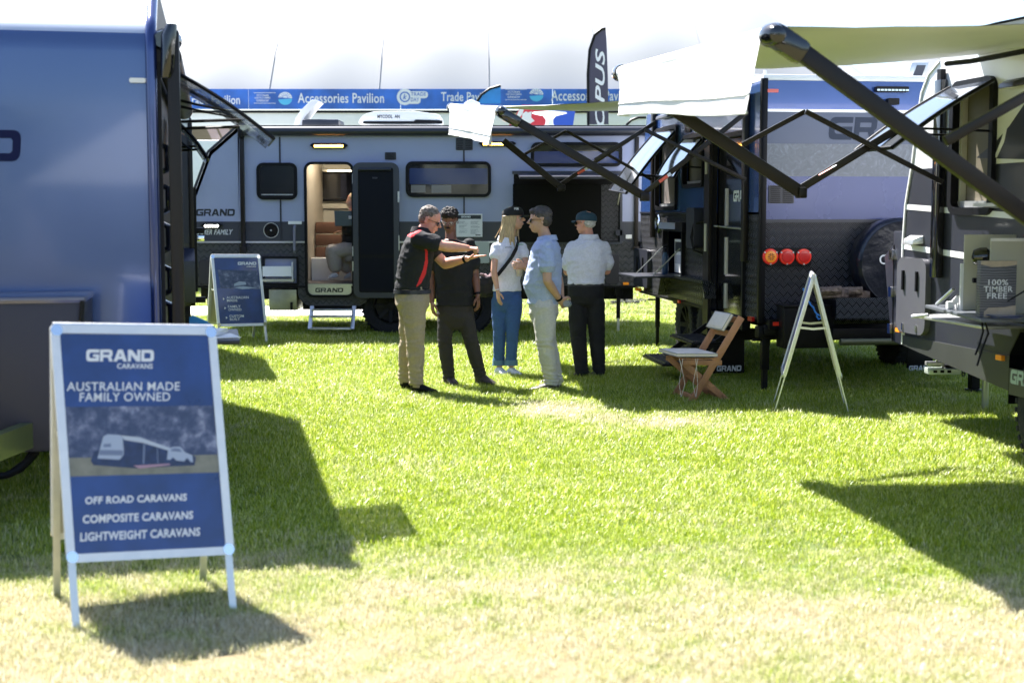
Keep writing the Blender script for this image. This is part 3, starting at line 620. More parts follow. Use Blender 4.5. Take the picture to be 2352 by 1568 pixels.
# door surround, step panel and leaf
mb = MB(); F.ring(mb, (door[0]-.03, door[1]+.03, Z(683), door[3]+.03), .11, .035, .001, .035); df = mb.build('door_frame', 'black', GC, smooth=True)
st = F.rect(707, 654, 807, 679); F.part('step_panel', st, -.02, .012, 'alu', .01); logo(F, F.rect(724, 661, 789, 671), .0128, 'ink_d')
MB().box((door[0], -.02, Z(654)-.01), (door[1], .06, Z(652))).build('door_sill', 'alu', GC)
lf = F.rect(813, 374, 918, 683); lf0 = F.part('open_door', lf, .05, .10, 'black', .10, bevel=0)
mb = MB(); F.ring(mb, (lf[0]+.0, lf[1], lf[2], lf[3]), .10, .07, .10, .112); mb.build('frame', 'grey_dk', lf0, smooth=True)
F.part('screen', (lf[0]+.09, lf[1]-.08, Z(585), lf[3]-.11), .101, .104, mat('fly_screen', (.007, .008, .014), .7, spec=.15), 0, lf0); F.part('kick_panel', (lf[0]+.09, lf[1]-.08, lf[2]+.09, Z(592)), .101, .104, mat('fly_screen', (.007, .008, .014), .7, spec=.15), 0, lf0)
mb = MB().cyl(F.pt(lf[0]+.08, lf[3]-.09, .12), F.pt(lf[1]-.1, lf[3]-.09, .12), .02); mb.build('roller', 'anth', lf0)
F.part('handle', F.rect(857, 407, 868, 411), .104, .12, 'anth', 0, lf0); F.part('lock', F.rect(915, 440, 919, 465), .104, .12, 'alu', 0, lf0); mb = MB(); F.box(mb, F.rect(917, 540, 919, 575), .104, .115); mb.build('hinge', 'alu', lf0)
mb = MB()
for y in (400, 566, 600): F.box(mb, F.rect(810, y, 813, y+22), .01, .06)
mb.build('hinge', 'alu', GC)
# interior seen through the door
MB().box((U(692), .9, zb+.05), (U(840), 1.35, Z(598))).build('seat_base', 'whitep', GC, bevel=.01)
for y0, y1, d in ((510, 540, 1.32), (541, 570, 1.30), (571, 598, 1.28)):
    MB().box((U(692), d, Z(y1)), (U(840), 1.5, Z(y0)-.01)).build('seat_back', 'tan', GC, bevel=.03)
IF = Face(GC, (0, W2-.05, 0), (1,0,0)); r = IF.rect(731, 393, 830, 463); 
mb = MB(); IF.ring(mb, (r[0]-.09, r[1], r[2]-.10, r[3]+.06), .02, .07, 0, .03); mb.build('window_trim', 'cream', GC)
mb = MB(); IF.ring(mb, r, .06, .04, 0, .035); wi = mb.build('inner_window', 'black', GC, smooth=True); IF.part('pane', (r[0]+.03, r[1]-.03, r[2]+.03, r[3]-.03), 0, .01, 'glass', 0, wi)
MB().box((U(700), 1.9, Z(385)), (U(815), 2.29, Z(381))).build('overhead_shelf', 'cream', GC)
MB().box((U(712), 1.88, Z(383)-.012), (U(812), 1.9, Z(383)+.004)).build('strip_light', mat('warm_strip', (1, .72, .4), .4, emit=5), GC)
MB().box((U(700), .8, zt-.09), (U(812), 1.2, zt-.06)).build('ceiling_light', mat('ceiling_lamp', (1, .86, .68), .4, emit=7), GC)
# small fittings
def lamp_bar(F, x0, y0, x1, y1, par, m, inset=.0, n=12):
    r = F.rect(x0, y0, x1, y1); h = r[3]-r[2]; mb = MB(); F.polyuv(mb, [(r[0], (r[2]+r[3])/2+h*.1), (r[0]+.05, r[2]), (r[1]-.05, r[2]), (r[1], (r[2]+r[3])/2+h*.1), (r[1]-.04, r[3]), (r[0]+.04, r[3])], .001, .05)
    o = mb.build('lamp', 'black', par, bevel=.006); ww = (r[1]-r[0]); a, b_ = r[0]+ww*(.12+inset), r[1]-ww*(.12+inset)
    mb = MB()
    for k in range(n): cx = a + (b_-a)*(k+.5)/n; F.polyuv(mb, F.rr((cx-(b_-a)/n*.42, cx+(b_-a)/n*.42, r[2]+h*.22, r[3]-h*.30), .01, 2), .05, .056)
    mb.build('led_strip', m, o); return o
lamp_bar(F, 712, 329, 800, 342, GC, 'amber', 0, 14); lamp_bar(F, 1099, 325, 1186, 337, GC, 'amber', 0, 14); lamp_bar(F, 462, 513, 513, 524, GC, 'ledw', .06, 6)
def vent(F, x0, y0, x1, y1, par, m='grey_dk', cols=1, n=6):
    r = F.rect(x0, y0, x1, y1); o = F.part('vent', r, .001, .012, m, .012, par); mb = MB(); cw = (r[1]-r[0])/cols
    for c in range(cols):
        for k in range(n):
            z = r[2] + (r[3]-r[2])*(k+.5)/n; hh = (r[3]-r[2])/n*.28; a = F.pt(r[0]+cw*c+cw*.12, z, .0); 
            mb.prism([F.pt(r[0]+cw*c+cw*.12, z-hh, .012), F.pt(r[0]+cw*(c+1)-cw*.12, z-hh, .012), F.pt(r[0]+cw*(c+1)-cw*.12, z-hh, .024), F.pt(r[0]+cw*c+cw*.12, z-hh, .024)], F.V*hh*1.2)
    mb.build('louvre', 'black', o); return o
vent(F, 884, 350, 910, 367, GC, 'grey_dk'); vent(F, 1047, 317, 1086, 345, GC, 'grey_dk', 2, 7)
logo(F, F.rect(450, 480, 540, 496), .002, 'ink_d', GC)
text(F, 'EAMER FAMILY', F.rect(449, 527, 535, 539), .002, 'ink_w', GC, shear=.35, bold=.01)
sp_ = MB(); F.disc(sp_, F.uv(623, 529), .099, .001, .012); F.disc(sp_, F.uv(623, 529), .088, .012, .018); o = sp_.build('speaker', 'black_gl', GC, smooth=False)
F_ = MB(); F.disc(F_, F.uv(623, 529), .012, .018, .022); F_.build('badge', 'alu', o)
F_ = MB(); F.ring(F_, (F.uv(623, 529)[0]-.102, F.uv(623, 529)[0]+.102, F.uv(623, 529)[1]-.102, F.uv(623, 529)[1]+.102), .102, .008, .001, .015); F_.build('rim', 'alu', o)
mb = MB().tube([F.pt(*F.uv(678, 519), .02), F.pt(*F.uv(678, 523), .07), F.pt(*F.uv(678, 575), .07), F.pt(*F.uv(678, 580), .02)], .018, 8); mb.build('grab_handle', mat('clear_handle', (.2, .2, .26), .2), GC, smooth=True)
F.part('label', F.rect(662, 508, 693, 515), .002, .006, 'whitep')
# front boot with open drawer
F.part('boot_hatch', F.rect(458, 597, 560, 652), .002, .02, 'anth2', .03)
mb = MB(); F.ring(mb, (drw[0]-.03, drw[1]+.03, drw[2]-.03, drw[3]+.03), .02, .03, 0, .03); mb.build('drawer_frame', 'black', GC)
MB().box((drw[0], .042, drw[2]), (drw[1], .5, drw[3])).build('drawer_recess', 'grey_lt', GC)
F.part('drawer', F.rect(606, 611, 672, 634), -.03, .10, 'white', .01); F.part('drawer', F.rect(606, 640, 677, 646), -.03, .12, 'cream'); mb = MB(); F.box(mb, F.rect(671, 602, 674, 640), -.03, .05); mb.build('drawer_runner', 'whitep', GC)
MB().box((U(614), .03, Z(713)), (U(678), .6, Z(665))).build('water_tank', mat('galvanised', (.36, .36, .24), .35, .5, noise_amt=.1, nscale=15), GC, bevel=.01)
F.part('drain_valve', F.rect(668, 694, 672, 712), -.02, .05, 'black')
# apron below the door, chassis
mb = MB(); F.polyuv(mb, [(U(682), Z(661)), (U(683), Z(680)), (U(693), Z(695)), (U(706), Z(702)), (U(826), Z(702)), (U(838), Z(694)), (U(846), Z(684)), (U(850), Z(661))], -.04, .004); mb.build('door_apron', 'plate2', GC)
MB().box((U(447), .3, Z(690)), (U(1460), .38, Z(664))).build('chassis_rail', 'black', GC); MB().box((U(447), 1.9, Z(690)), (U(1460), 1.98, Z(664))).build('chassis_rail', 'black', GC)
MB().box((U(690), .1, Z(712)), (U(830), 2.2, Z(690))).build('water_tank', 'black', GC)
mb = MB()
for x in (715, 812): mb.bar(F.pt(U(x), Z(703), .02), F.pt(U(x), Z(752), .28), .02, .05, (1,0,0))
o = mb.build('step_frame', 'alu', GC)
for y, d in ((709, .08), (723, .18), (749, .28)): MB().box((U(717), -d-.11, Z(y+3)), (U(810), -d+.06, Z(y-1))).build('tread', 'alu', o, bevel=.005)
for x in (895, 1068, ): wheel(GC, (U(x), .16, .385), (0,-1,0), .385, .26)
for x in (895, 1068): wheel(GC, (U(x), 2.2, .385), (0,1,0), .385, .26)
mb = MB(); r = (U(828), U(1138), Z(668), Z(640)); F.polyuv(mb, [(r[0], r[2]), (r[0]+.12, r[3]), (r[1]-.12, r[3]), (r[1], r[2])], .0, .05); mb.build('mudguard', 'black', GC, bevel=.01)
# kitchen hatch
MB().box((kit[0], .041, kit[2]), (kit[1], .06, kit[3])).build('kitchen_back', 'black', GC)
KB = [((kit[0]-.02, -.03, kit[2]-.03), (kit[1]+.03, .0-.001, kit[2])), ((kit[0]-.02, -.03, kit[3]), (kit[1]+.03, .0-.001, kit[3]+.04)), ((kit[1], -.03, kit[2]+.001), (kit[1]+.03, -.001, kit[3]-.001))]
mb = MB(); [mb.box(a, b_) for a, b_ in KB]; mb.build('kitchen_frame', 'grey_dk', GC)
F.part('outdoor_screen', (U(1178), U(1379), Z(556), Z(423)), .01, .05, mat('black_panel', (.003, .003, .0035), .5, spec=.12))
q = mat('quilted_black', (.014, .014, .018), .45); F.part('quilt', (U(1381), U(1421), Z(553), Z(424)), -.035, -.02, checker_plate('quilted_board', (.02, .02, .026), .05, .5))
F.part('socket', F.rect(1414, 528, 1432, 541), -.02, .03, 'anth')
mb = MB(); a0 = F.pt(kit[0]+.05, kit[3]-.01, .01); a1 = F.pt(kit[1], kit[3]-.01, .01); mb.hexa([a0, a1, F.pt(U(1446), Z(414), .75), F.pt(U(1193), Z(414), .75), a0+V((0,0,.02)), a1+V((0,0,.02)), F.pt(U(1446), Z(414)+.03, .75), F.pt(U(1193), Z(414)+.03, .75)]); o = mb.build('hatch_lid', 'anth', GC)
mb = MB()
for x in (1199, 1267, 1340): F.box(mb, F.rect(x, 400, x+8, 404), .031, .04)
mb.build('hinge', 'alu', GC)
mb = MB(); mb.tube([F.pt(kit[1]-.03, Z(470), .01), F.pt(U(1420), Z(416), .6)], .008, 6); mb.build('gas_strut', 'cream', GC)
# right end fittings
F.part('switch_box', F.rect(1437, 539, 1451, 548), .001, .03, 'whitep'); F.part('marker_lamp', F.rect(1431, 648, 1444, 654), .001, .03, 'lens_am', .004)
F.part('hatch_door', F.rect(1392, 585, 1422, 652), .001, .015, 'anth2', .03)
F.part('speaker_panel', F.rect(1083, 555, 1124, 604), .001, .02, mat('pale_hatch', (.42, .46, .45), .4), .02)
def jack(par, p, ztop, name='jack_leg', m='black', foot='alu', w_=.05):
    p = V(p); mb = MB(); mb.box((p.x-w_/2, p.y-w_/2, ztop*.35), (p.x+w_/2, p.y+w_/2, ztop)); mb.box((p.x-w_*1.1, p.y-.06, ztop-.1), (p.x+w_*1.1, p.y+.06, ztop+.005)); mb.bar((p.x, p.y, ztop*.8), (p.x-.12, p.y, ztop*.8), .02, .02)
    o = mb.build(name, m, par, bevel=.004); mb = MB().box((p.x-w_*.35, p.y-w_*.35, .012), (p.x+w_*.35, p.y+w_*.35, ztop*.36)); mb.box((p.x-w_*.9, p.y-w_*.9, 0), (p.x+w_*.9, p.y+w_*.9, .012)); mb.build('foot', foot, o); return o
jack(GC, (U(1423), .12, 0), Z(662)); jack(GC, (U(1385), 2.1, 0), Z(664)); jack(GC, (U(822), 2.1, 0), Z(664), m='alu'); jack(GC, (U(470), .2, 0), Z(664))
# roof fittings
rt = zt
MB().box((U(687), .35, rt), (U(774), .95, Z(270))).build('roof_hatch', 'anth', GC, bevel=.03)
mb = MB(); pr = [(676, 289), (678, 274), (690, 254), (716, 229), (733, 232), (722, 243), (700, 270), (693, 288)]; mb.prism([GC.loc(x, y, D0+.45) for x, y in pr], (0, .5, 0)); mb.build('hatch_dome', 'whitep', GC, bevel=.01)
mb = MB(); pr = [(823, 284), (824, 276), (838, 262), (860, 256), (950, 255), (1003, 262), (1012, 266), (1013, 284)]; mb.prism([GC.loc(x, y, D0+.4) for x, y in pr], (0, .75, 0)); ac = mb.build('air_conditioner', 'white', GC, bevel=.02)
MB().prism([GC.loc(x, y, D0+.385) for x, y in ((834, 284), (834, 279), (950, 279), (955, 275), (1016, 277), (1016, 284))], (0, .02, 0)).build('grille', 'black', ac)
AF = Face(GC, (0, .395, 0), (1,0,0)); text(AF, 'MYCOOL  AN', AF.rect(867, 264, 918, 272), .002, 'ink_d', ac, bold=.02)
MB().box((U(800), .5, rt), (U(812), 1.2, rt+.04)).build('solar_bracket', 'alu', GC)
mb = MB(); c_ = GC.loc(1262, 283, D0+.9); mb.lathe((c_.x, c_.y, zt), (0,0,1), [(.13, 0), (.11, .03), (.055, .08), (.05, .14), (.09, .19), (.2, .215), (.24, .225), (.235, .24), (.1, .255), (.01, .26)], 24); mb.build('antenna', 'white', GC, smooth=True)
MB().box((U(1345), .5, zt), (U(1410), 1.1, zt+.035)).build('roof_vent', 'white', GC, bevel=.01)
mb = MB(); mb.prism([GC.loc(x, y, D0+.8) for x, y in ((1067, 235), (1082, 228), (1102, 236), (1098, 243), (1052, 290), (1040, 290))], (0, .5, 0)); mb.build('hatch_dome', 'whitep', GC, bevel=.01)
# specification sheet on the wall
SP = Thing('specification_sheet', 'white printed specification sheet fixed to the grey caravan wall', 'notice', GC.M @ V((U(1078), -.02, Z(518))))
FS = Face(SP, (0,-.0,0), (1,0,0)); r = FS.rect(1048, 491, 1108, 544); FS.part('sheet', r, -.002, .002, 'whitep'); h = FS.rect(1051, 494, 1105, 503); FS.part('header', h, .002, .003, 'ink_d')
logo(FS, FS.rect(1059, 496, 1081, 500), .0035, 'ink_w'); mb = MB(); rnd = random.Random(4)
for c in (1054, 1081):
    y = 508
    while y < 537:
        FS.box(mb, FS.rect(c, y, c + rnd.uniform(10, 22), y+.7), .002, .0027); y += 1.7 if rnd.random() < .8 else 4
mb.build('print', mat('print_text', (.3, .31, .36), .6), SP); FS.part('print', FS.rect(1092, 539, 1104, 541), .002, .003, 'ink_d')
# ================================================================== blue caravan (middle right)
BA = math.atan2(.128, .992)
BC = Thing('blue_caravan', 'blue and black off-road caravan with round red tail lamps and extended white awning', 'caravan', (2.245, 13.0, 0), BA)
RF = Face(BC, (0,0,0), (1,0,0)); SF = Face(BC, (0,0,0), (0,-1,0)); BW, BL = 2.33, 5.0
def rz(y, x=1800): return RF.uv(x, y)[1]
def sy(x, y=500): return SF.uv(x, y)[0]            # u on the side = -local y
ZT, Z1, Z2, Z3, ZB = rz(180), rz(254), rz(330), rz(405), rz(737); ZTR = rz(504)
def slab(z0, z1, m, name='rear_panel'): return RF.part(name, (0.03, BW-.03, z0, z1), -.03, 0, m)
slab(Z1+.012, ZT-.02, 'paint_blue2'); slab(Z2, Z1-.012, 'paint_lilac'); slab(ZTR, Z3, mat('blue_fade_paint', (.035, .052, .17), .25, .2, .25, .05, 2))
o = RF.part('trim', (0.03, BW-.03, Z1-.0118, Z1+.0118), -.03, .008, 'alu')
tx = bpy.data.materials.new('brushed_silver_print'); tx.use_nodes = True; nt = tx.node_tree; b = nt.nodes['Principled BSDF']
tc = nt.nodes.new('ShaderNodeTexCoord'); n = nt.nodes.new('ShaderNodeTexNoise'); n.inputs['Scale'].default_value = 11; n.inputs['Detail'].default_value = 10; n.inputs['Distortion'].default_value = 2.5
nt.links.new(tc.outputs['Object'], n.inputs[0]); nt.links.new(ramp(nt, n.outputs[0], [(.35, (.13, .145, .18)), (.55, (.155, .17, .21)), (.66, (.19, .21, .26)), (.78, (.3, .33, .39))]), b.inputs[0]); b.inputs['Roughness'].default_value = .35; M['scratch'] = tx
slab(Z3, Z2-.0005, 'scratch'); RF.part('trim', (0.03, BW-.03, ZTR-.03, ZTR-.0005), -.03, .006, 'anth')
RF.part('tread_plate', (0.03, BW-.03, ZB, ZTR-.0305), -.03, .0, 'plate')
mb = MB(); RF.box(mb, (-.0, .045, ZB-.02, ZT), -.05, .012); RF.box(mb, (-.012, .0, ZB-.02, ZT), -.05, .006); mb.build('corner_trim', 'black', BC, bevel=.006)
mb = MB(); RF.box(mb, (BW-.04, BW, ZB-.02, ZT), -.05, .012); mb.build('corner_trim', 'black', BC, bevel=.006)
MB().box((0, .0, ZT-.0199), (BW, BL-.35, ZT+.035)).build('roof', 'white', BC, bevel=.012)
# far side, floor
MB().box((BW-.03, .051, ZB), (BW, BL-.3, ZT-.02)).build('far_wall', 'paint_blue', BC); MB().box((.031, .031, ZB), (BW-.031, BL-.05, ZB+.05)).build('floor', 'black', BC)
MB().box((.04, BL-.42, ZB+.051), (BW-.035, BL-.38, ZT-.021)).build('front_wall', 'paint_blue', BC)
# side wall (x = 0): blue above, tread plate below
zs = SF.uv(1560, 487)[1]; ztr = zs; yf = BL
dz = (SF.uv(1640, 400)[0], 0)
dr = (sy(1641), sy(1713))                      # door opening
H1 = SF.rect(1510, 300, 1556, 478); H2 = SF.rect(1573, 314, 1618, 425); H3 = SF.rect(1530, 532, 1572, 632)
H1 = (H1[0], H1[1], SF.uv(1533, 477)[1], SF.uv(1533, 297)[1]); 
zlow = SF.uv(1565, 690)[1]
wall_grid(SF, 'upper_wall', -BL+.42, -.0, ztr, ZT-.02, [H1, H2, (dr[0], dr[1], 0, SF.uv(1680, 305)[1])], .03, 'paint_blue', BC)
wall_grid(SF, 'lower_tread_plate', -BL+.42, dr[0], zlow, ztr-.02, [H3], .03, 'plate', BC); SF.part('corner_tread_plate', (dr[1], 0, zlow, ztr-.02), -.03, 0, 'plate')
mb = MB(); SF.polyuv(mb, [(-BL+.42, ztr), (-BL+.42, ZT-.02), (-BL+.30, ZT-.02), (-BL+.06, ztr+.6), (-BL-.02, ztr)], -.03, 0); mb.build('nose_panel', 'paint_blue', BC)
mb = MB(); SF.polyuv(mb, [(-BL+.42, zlow+.03), (-BL+.42, ztr-.02), (-BL-.02, ztr-.02), (-BL, zlow+.12)], -.03, 0); mb.build('lower_tread_plate', 'plate', BC)
mb = MB(); SF.box(mb, (-BL-.02, dr[0]-.03, ztr-.0199, ztr-.0002), -.02, .01); mb.build('trim', 'anth', BC)
MB().prism([(0.001, BL-.30, ZT-.02), (0.001, BL-.06, ztr+.6), (.001, BL+.02, ztr), (.001, BL, zlow+.12), (.001, BL-.04, zlow+.12), (.001, BL-.05, ztr), (.001, BL-.10, ztr+.6), (.001, BL-.36, ZT-.02)], (BW, 0, 0)).build('front_shell', 'white', BC)
mb = MB(); SF.box(mb, (-BL, dr[0]-.05, zlow-.03, zlow-.001), -.02, .012); mb.build('sill', 'black', BC)
for H, (y0, y1) in ((H1, (0, 0)), (H2, (0, 0))):
    mb = MB(); SF.ring(mb, (H[0]-.03, H[1]+.03, H[2]-.03, H[3]+.03), .09, .045, -.02, .03); w_ = mb.build('window', 'black', BC, smooth=True)
    SF.part('blind', (H[0], H[1], H[2]+.05, H[3]), -.06, -.05, mat('blind_taupe', (.13, .11, .10), .6, noise_amt=.1), 0, w_)
    SF.part('inner_rail', (H[0], H[1], H[2], H[2]+.045), -.06, -.02, 'alu', 0, w_)
# raised window flaps (top hinged, glossy tinted acrylic)
glz = mat('acrylic_flap', (.10, .11, .13), .05, coat=1); M['acrylic_flap'] = glz
def flap(par, h0, h1, drop, out, th=.02, bw=.02, inner='acrylic_flap', edge='black'):
    """hinge from h0 to h1, falls by drop and stands out by vector out"""
    h0, h1, out = V(h0), V(h1), V(out); o0, o1 = h0 + out + V((0,0,-drop)), h1 + out + V((0,0,-drop))
    ax = (h1-h0).normalized(); dd = (o0-h0); nn = ax.cross(dd.normalized()).normalized()
    if nn.z < 0: nn = -nn
    us, st = [], 9; F_ = []
    for k in range(st):                      # slightly bowed
        t = k/(st-1); bow = nn*(bw*math.sin(math.pi*t))
        F_.append((h0 + dd*t + bow, h1 + dd*t + bow))
    mb = MB(); vs = []; fs = []
    for a, b_ in F_: vs += [a, b_, b_ - nn*th, a - nn*th]
    for k in range(st-1):
        for j in range(4): fs.append((k*4+j, k*4+(j+1) % 4, (k+1)*4+(j+1) % 4, (k+1)*4+j))
    fs += [(3,2,1,0), ((st-1)*4, (st-1)*4+1, (st-1)*4+2, (st-1)*4+3)]
    o = MB().add(vs, fs).build('window_flap', inner, par, smooth=True)
    mb = MB()
    for q in (0, 1): mb.tube([f[q] for f in F_], .012, 6)
    mb.tube([F_[-1][0], F_[-1][1]], .012, 6); mb.build('seal', edge, o, smooth=True)
    for s_ in (.06, .94): p = h0.lerp(h1, s_) ; q = o0.lerp(o1, s_); MB().tube([p + V((0,0,-abs(drop)*.75)) , p.lerp(q, .72)], .009, 6).build('stay', 'black', o)
    return o
def on(fc, px, py): return fc.pt(*fc.uv(px, py), .02)
flap(BC, on(SF, 1512, 300), on(SF, 1556, 299), .70, (-.56, 0, 0)); flap(BC, on(SF, 1575, 319), on(SF, 1618, 318), .40, (-.30, 0, 0))
# exterior lamps, vents, awning legs
def side_lamp(fc, x0, y0, x1, y1, par, m='anth'):
    r = fc.rect(x0, y0, x1, y1); mb = MB(); a = [(r[0], r[2]+.01), (r[1], r[2]+.01), (r[1], r[3]), (r[0], r[3])]
    p0 = [fc.pt(u, v, .001) for u, v in a]; p1 = [fc.pt(r[0]+.03, r[2], .08), fc.pt(r[1]-.03, r[2], .08), fc.pt(r[1]-.03, r[3]-.03, .07), fc.pt(r[0]+.03, r[3]-.03, .07)]
    mb.add(p0+p1, [(0,1,2,3), (4,5,6,7), (0,1,5,4), (1,2,6,5), (2,3,7,6), (3,0,4,7)]); o = mb.build('lamp', m, par, bevel=.008)
    mb = MB(); mb.add([fc.pt(r[0]+.035, r[2]-.0015, .02), fc.pt(r[1]-.035, r[2]-.0015, .02), fc.pt(r[1]-.04, r[2]-.0015, .075), fc.pt(r[0]+.04, r[2]-.0015, .075)], [(0,1,2,3)]); mb.build('lens', 'whitep', o); return o
side_lamp(SF, 1633, 238, 1668, 255, BC); side_lamp(SF, 1519, 259, 1549, 272, BC)
vent(SF, 1575, 279, 1588, 304, BC, 'anth', 2, 7)
for x0, x1, y0, y1 in ((1504, 1513, 245, 545), (1716, 1725, 216, 600)):
    u0, u1 = sy(x0, 300), sy(x1, 300); SF.part('awning_leg', (u0, u0+.09, SF.uv(x0, y1)[1], SF.uv(x0, y0)[1]), .001, .05, 'arm', bevel=.008)
# door, seen almost edge on
zd0, zd1 = SF.uv(1680, 735)[1], SF.uv(1680, 305)[1]
MB().box((.30, -dr[1]+.0, ZB+.051), (.34, -dr[0]+.4, ZT-.05)).build('inner_wall', 'black', BC)
dfm = MB(); SF.ring(dfm, (dr[0]-.03, dr[1]+.02, zd0, zd1), .08, .045, -.02, .03); dfm.build('door_frame', 'black', BC, smooth=True)
hg = V((0, -dr[0], 0))                     # hinge on the far jamb, leaf swung right round against the wall
dl = SF.part('open_door', (dr[0]+.03, dr[1]-.03, zd0+.04, zd1-.04), -.06, -.03, 'black_gl', .05)
for y0, y1 in ((433, 519), (545, 631), (651, 708)): SF.part('rail', (sy(1661), sy(1661)+.03, SF.uv(1662, y1)[1], SF.uv(1662, y0)[1]), -.03, -.015, 'alu', 0, dl)  # bright strips drawn in for highlights on the glossy door
MB().tube([SF.pt(*SF.uv(1645, 519), .02), SF.pt(*SF.uv(1703, 526), -.0), ], .008, 6).build('stay', 'alu', dl)
logo(SF, (sy(1677), sy(1712), SF.uv(1695, 463)[1], SF.uv(1695, 437)[1]), -.028, 'ink_w', dl)
MB().box((-.02, -dr[0]-.001, ZB-.12), (.06, -dr[1]+.0, ZB-.02)).build('threshold', 'black', BC)
hs = MB()
o = SF.part('hinge_post', (sy(1629), sy(1641)-.0, SF.uv(1635, 768)[1], SF.uv(1635, 322)[1]), -.0, .06, 'arm')
for y0, y1 in ((365, 400), (514, 577), (649, 684)): SF.part('hinge', (sy(1633), sy(1633)+.06, SF.uv(1635, y1)[1], SF.uv(1635, y0)[1]), .06, .07, 'cream', 0, o)
MB().tube([SF.pt(*SF.uv(1622, 508), .02), SF.pt(*SF.uv(1616, 515), .10), SF.pt(*SF.uv(1614, 545), .12), SF.pt(*SF.uv(1616, 575), .10), SF.pt(*SF.uv(1622, 584), .02)], .016, 8).build('grab_handle', 'black', BC, smooth=True)
r = SF.rect(1599, 477, 1618, 570); SF.part('bracket_box', r, .001, .11, 'anth', .05)
SF.part('catch', SF.rect(1577, 510, 1594, 532), .001, .13, 'black', .01)
for x, y in ((1514, 513), (1594, 520)):
    mb = MB(); c_ = SF.pt(*SF.uv(x, y), .0); mb.lathe(c_, SF.N, [(.11, 0), (.115, .02), (.10, .03), (.05, .018), (.03, .03), (.005, .034)], 24); mb.build('speaker', 'chrome', BC, smooth=True)
# fold-down servery with shelf
SF.part('servery_recess', (H3[0]-.0, H3[1]+.0, H3[2], H3[3]), -.22, -.2, 'anth'); mb = MB(); SF.ring(mb, (H3[0]-.04, H3[1]+.04, H3[2]-.04, H3[3]+.05), .06, .045, -.02, .04); mb.build('servery_frame', 'black', BC, smooth=True)
SF.part('servery_lid', (H3[0]-.02, H3[1]+.02, H3[3]+.03, H3[3]+.10), .04, .09, 'grey_lt', .03)
zsh = gr(1500, 625, 0).z
zsh = SF.uv(1550, 630)[1]
MB().box((-.55, -H3[1]-.02, zsh-.02), (-.0-.041, -H3[0]+.04, zsh)).build('fold_down_shelf', 'anth', BC, bevel=.004)
for yy in (-H3[1]+.02, -H3[0]-.02): MB().tube([(-.35, yy, zsh), (-.045, yy, zsh+.3)], .007, 6).build('shelf_stay', 'alu', BC)
r = SF.rect(1464, 572, 1496, 658); SF.part('hatch_door', r, .001, .05, 'anth', .05)
for k in (.3, .7): SF.part('latch', (r[0]+(r[1]-r[0])*k-.015, r[0]+(r[1]-r[0])*k+.015, r[3]-.28, r[3]-.1), .05, .065, 'black')
SF.part('marker_lamp', SF.rect(1464, 661, 1474, 668), .001, .03, 'lens_am', .004); SF.part('marker_lamp', SF.rect(1562, 689, 1566, 696), .013, .03, 'lens_red', .003); SF.part('marker_lamp', SF.rect(1727, 727, 1736, 737), .013, .04, 'lens_red2', .003)
# wheel, arch, mudflap
yw = 2.02
wheel(BC, (.17, yw, .385), (-1,0,0)); wheel(BC, (BW-.17, yw+.0, .385), (1,0,0)); wheel(BC, (.17, yw+.95, .385), (-1,0,0))
mb = MB(); 
for a, b_ in (((yw-.55, .80), (yw-.45, .95)), ((yw-.45, .95), (yw+1.35, .95)), ((yw+1.35, .95), (yw+1.5, .72))):
    mb.hexa([(-.12, a[0], a[1]-.03), (.0, a[0], a[1]-.03), (.0, b_[0], b_[1]-.03), (-.12, b_[0], b_[1]-.03), (-.12, a[0], a[1]), (.0, a[0], a[1]), (.0, b_[0], b_[1]), (-.12, b_[0], b_[1])])
mb.build('wheel_arch', 'plate', BC)
def mudflap(x0, x1, y, z0, z1, tb):
    o = MB().box((x0, y, z0), (x1, y+.012, z1)).build('mudflap', 'black', BC, bevel=.01); Fm = Face(BC, (0, y, 0), (1,0,0)); r = Fm.rect(*tb); logo(Fm, r, .002, 'ink_w', o)
ym = 1.3; Fm = Face(BC, (0, ym, 0), (1,0,0)); r = Fm.rect(1638, 760, 1710, 868); mudflap(r[0], r[1], ym, .035, r[3], (1646, 839, 1703, 852))
r = Fm.rect(2083, 800, 2143, 864); mudflap(r[0], r[1], ym, .06, r[3]+.05, (2087, 839, 2142, 851))
# chassis
for x in (.45, BW-.45): MB().box((x-.03, .1, .50), (x+.03, BL+.0, ZB-.001)).build('chassis_rail', 'black', BC)
MB().box((.15, 2.0, .30), (BW-.15, 2.1, .42)).build('axle', 'black', BC); MB().box((.35, 2.2, .38), (.55, 3.3, .52)).build('trailing_arm', 'black', BC); MB().box((.62, 3.4, .46), (BW-.4, 4.6, ZB-.002)).build('water_tank', 'black', BC)
MB().box((.7, .6, .42), (BW-.1, 1.7, ZB-.003)).build('under_box', 'plate2', BC)
# bumper, boxes, basket, logs, spare
MB().box((.02, -.08, ZB-.12), (BW-.1, -.0, ZB-.03)).build('bumper_beam', 'black', BC, bevel=.01)
B2 = Face(BC, (0, -.30, 0), (1,0,0)); r = B2.rect(1800, 706, 1916, 800); 
MB().box((r[0], -.30, r[2]), (r[1], -.081, r[3])).build('tool_box', 'black', BC, bevel=.015); MB().box((r[0]-.01, -.31, r[3]+.001), (r[1]+.01, -.07, r[3]+.02)).build('tool_box_lid', 'black', BC, bevel=.006)
B3 = Face(BC, (0, -.15, 0), (1,0,0)); r = B3.rect(1767, 733, 1802, 756); o = B3.part('light_housing', r, -.1, 0, 'black', .01); B3.part('lens', B3.rect(1775, 739, 1794, 748), .0005, .008, 'lens_red', .006, o)
B4 = Face(BC, (0, -.42, 0), (1,0,0)); r = B4.rect(1921, 684, 2060, 731)
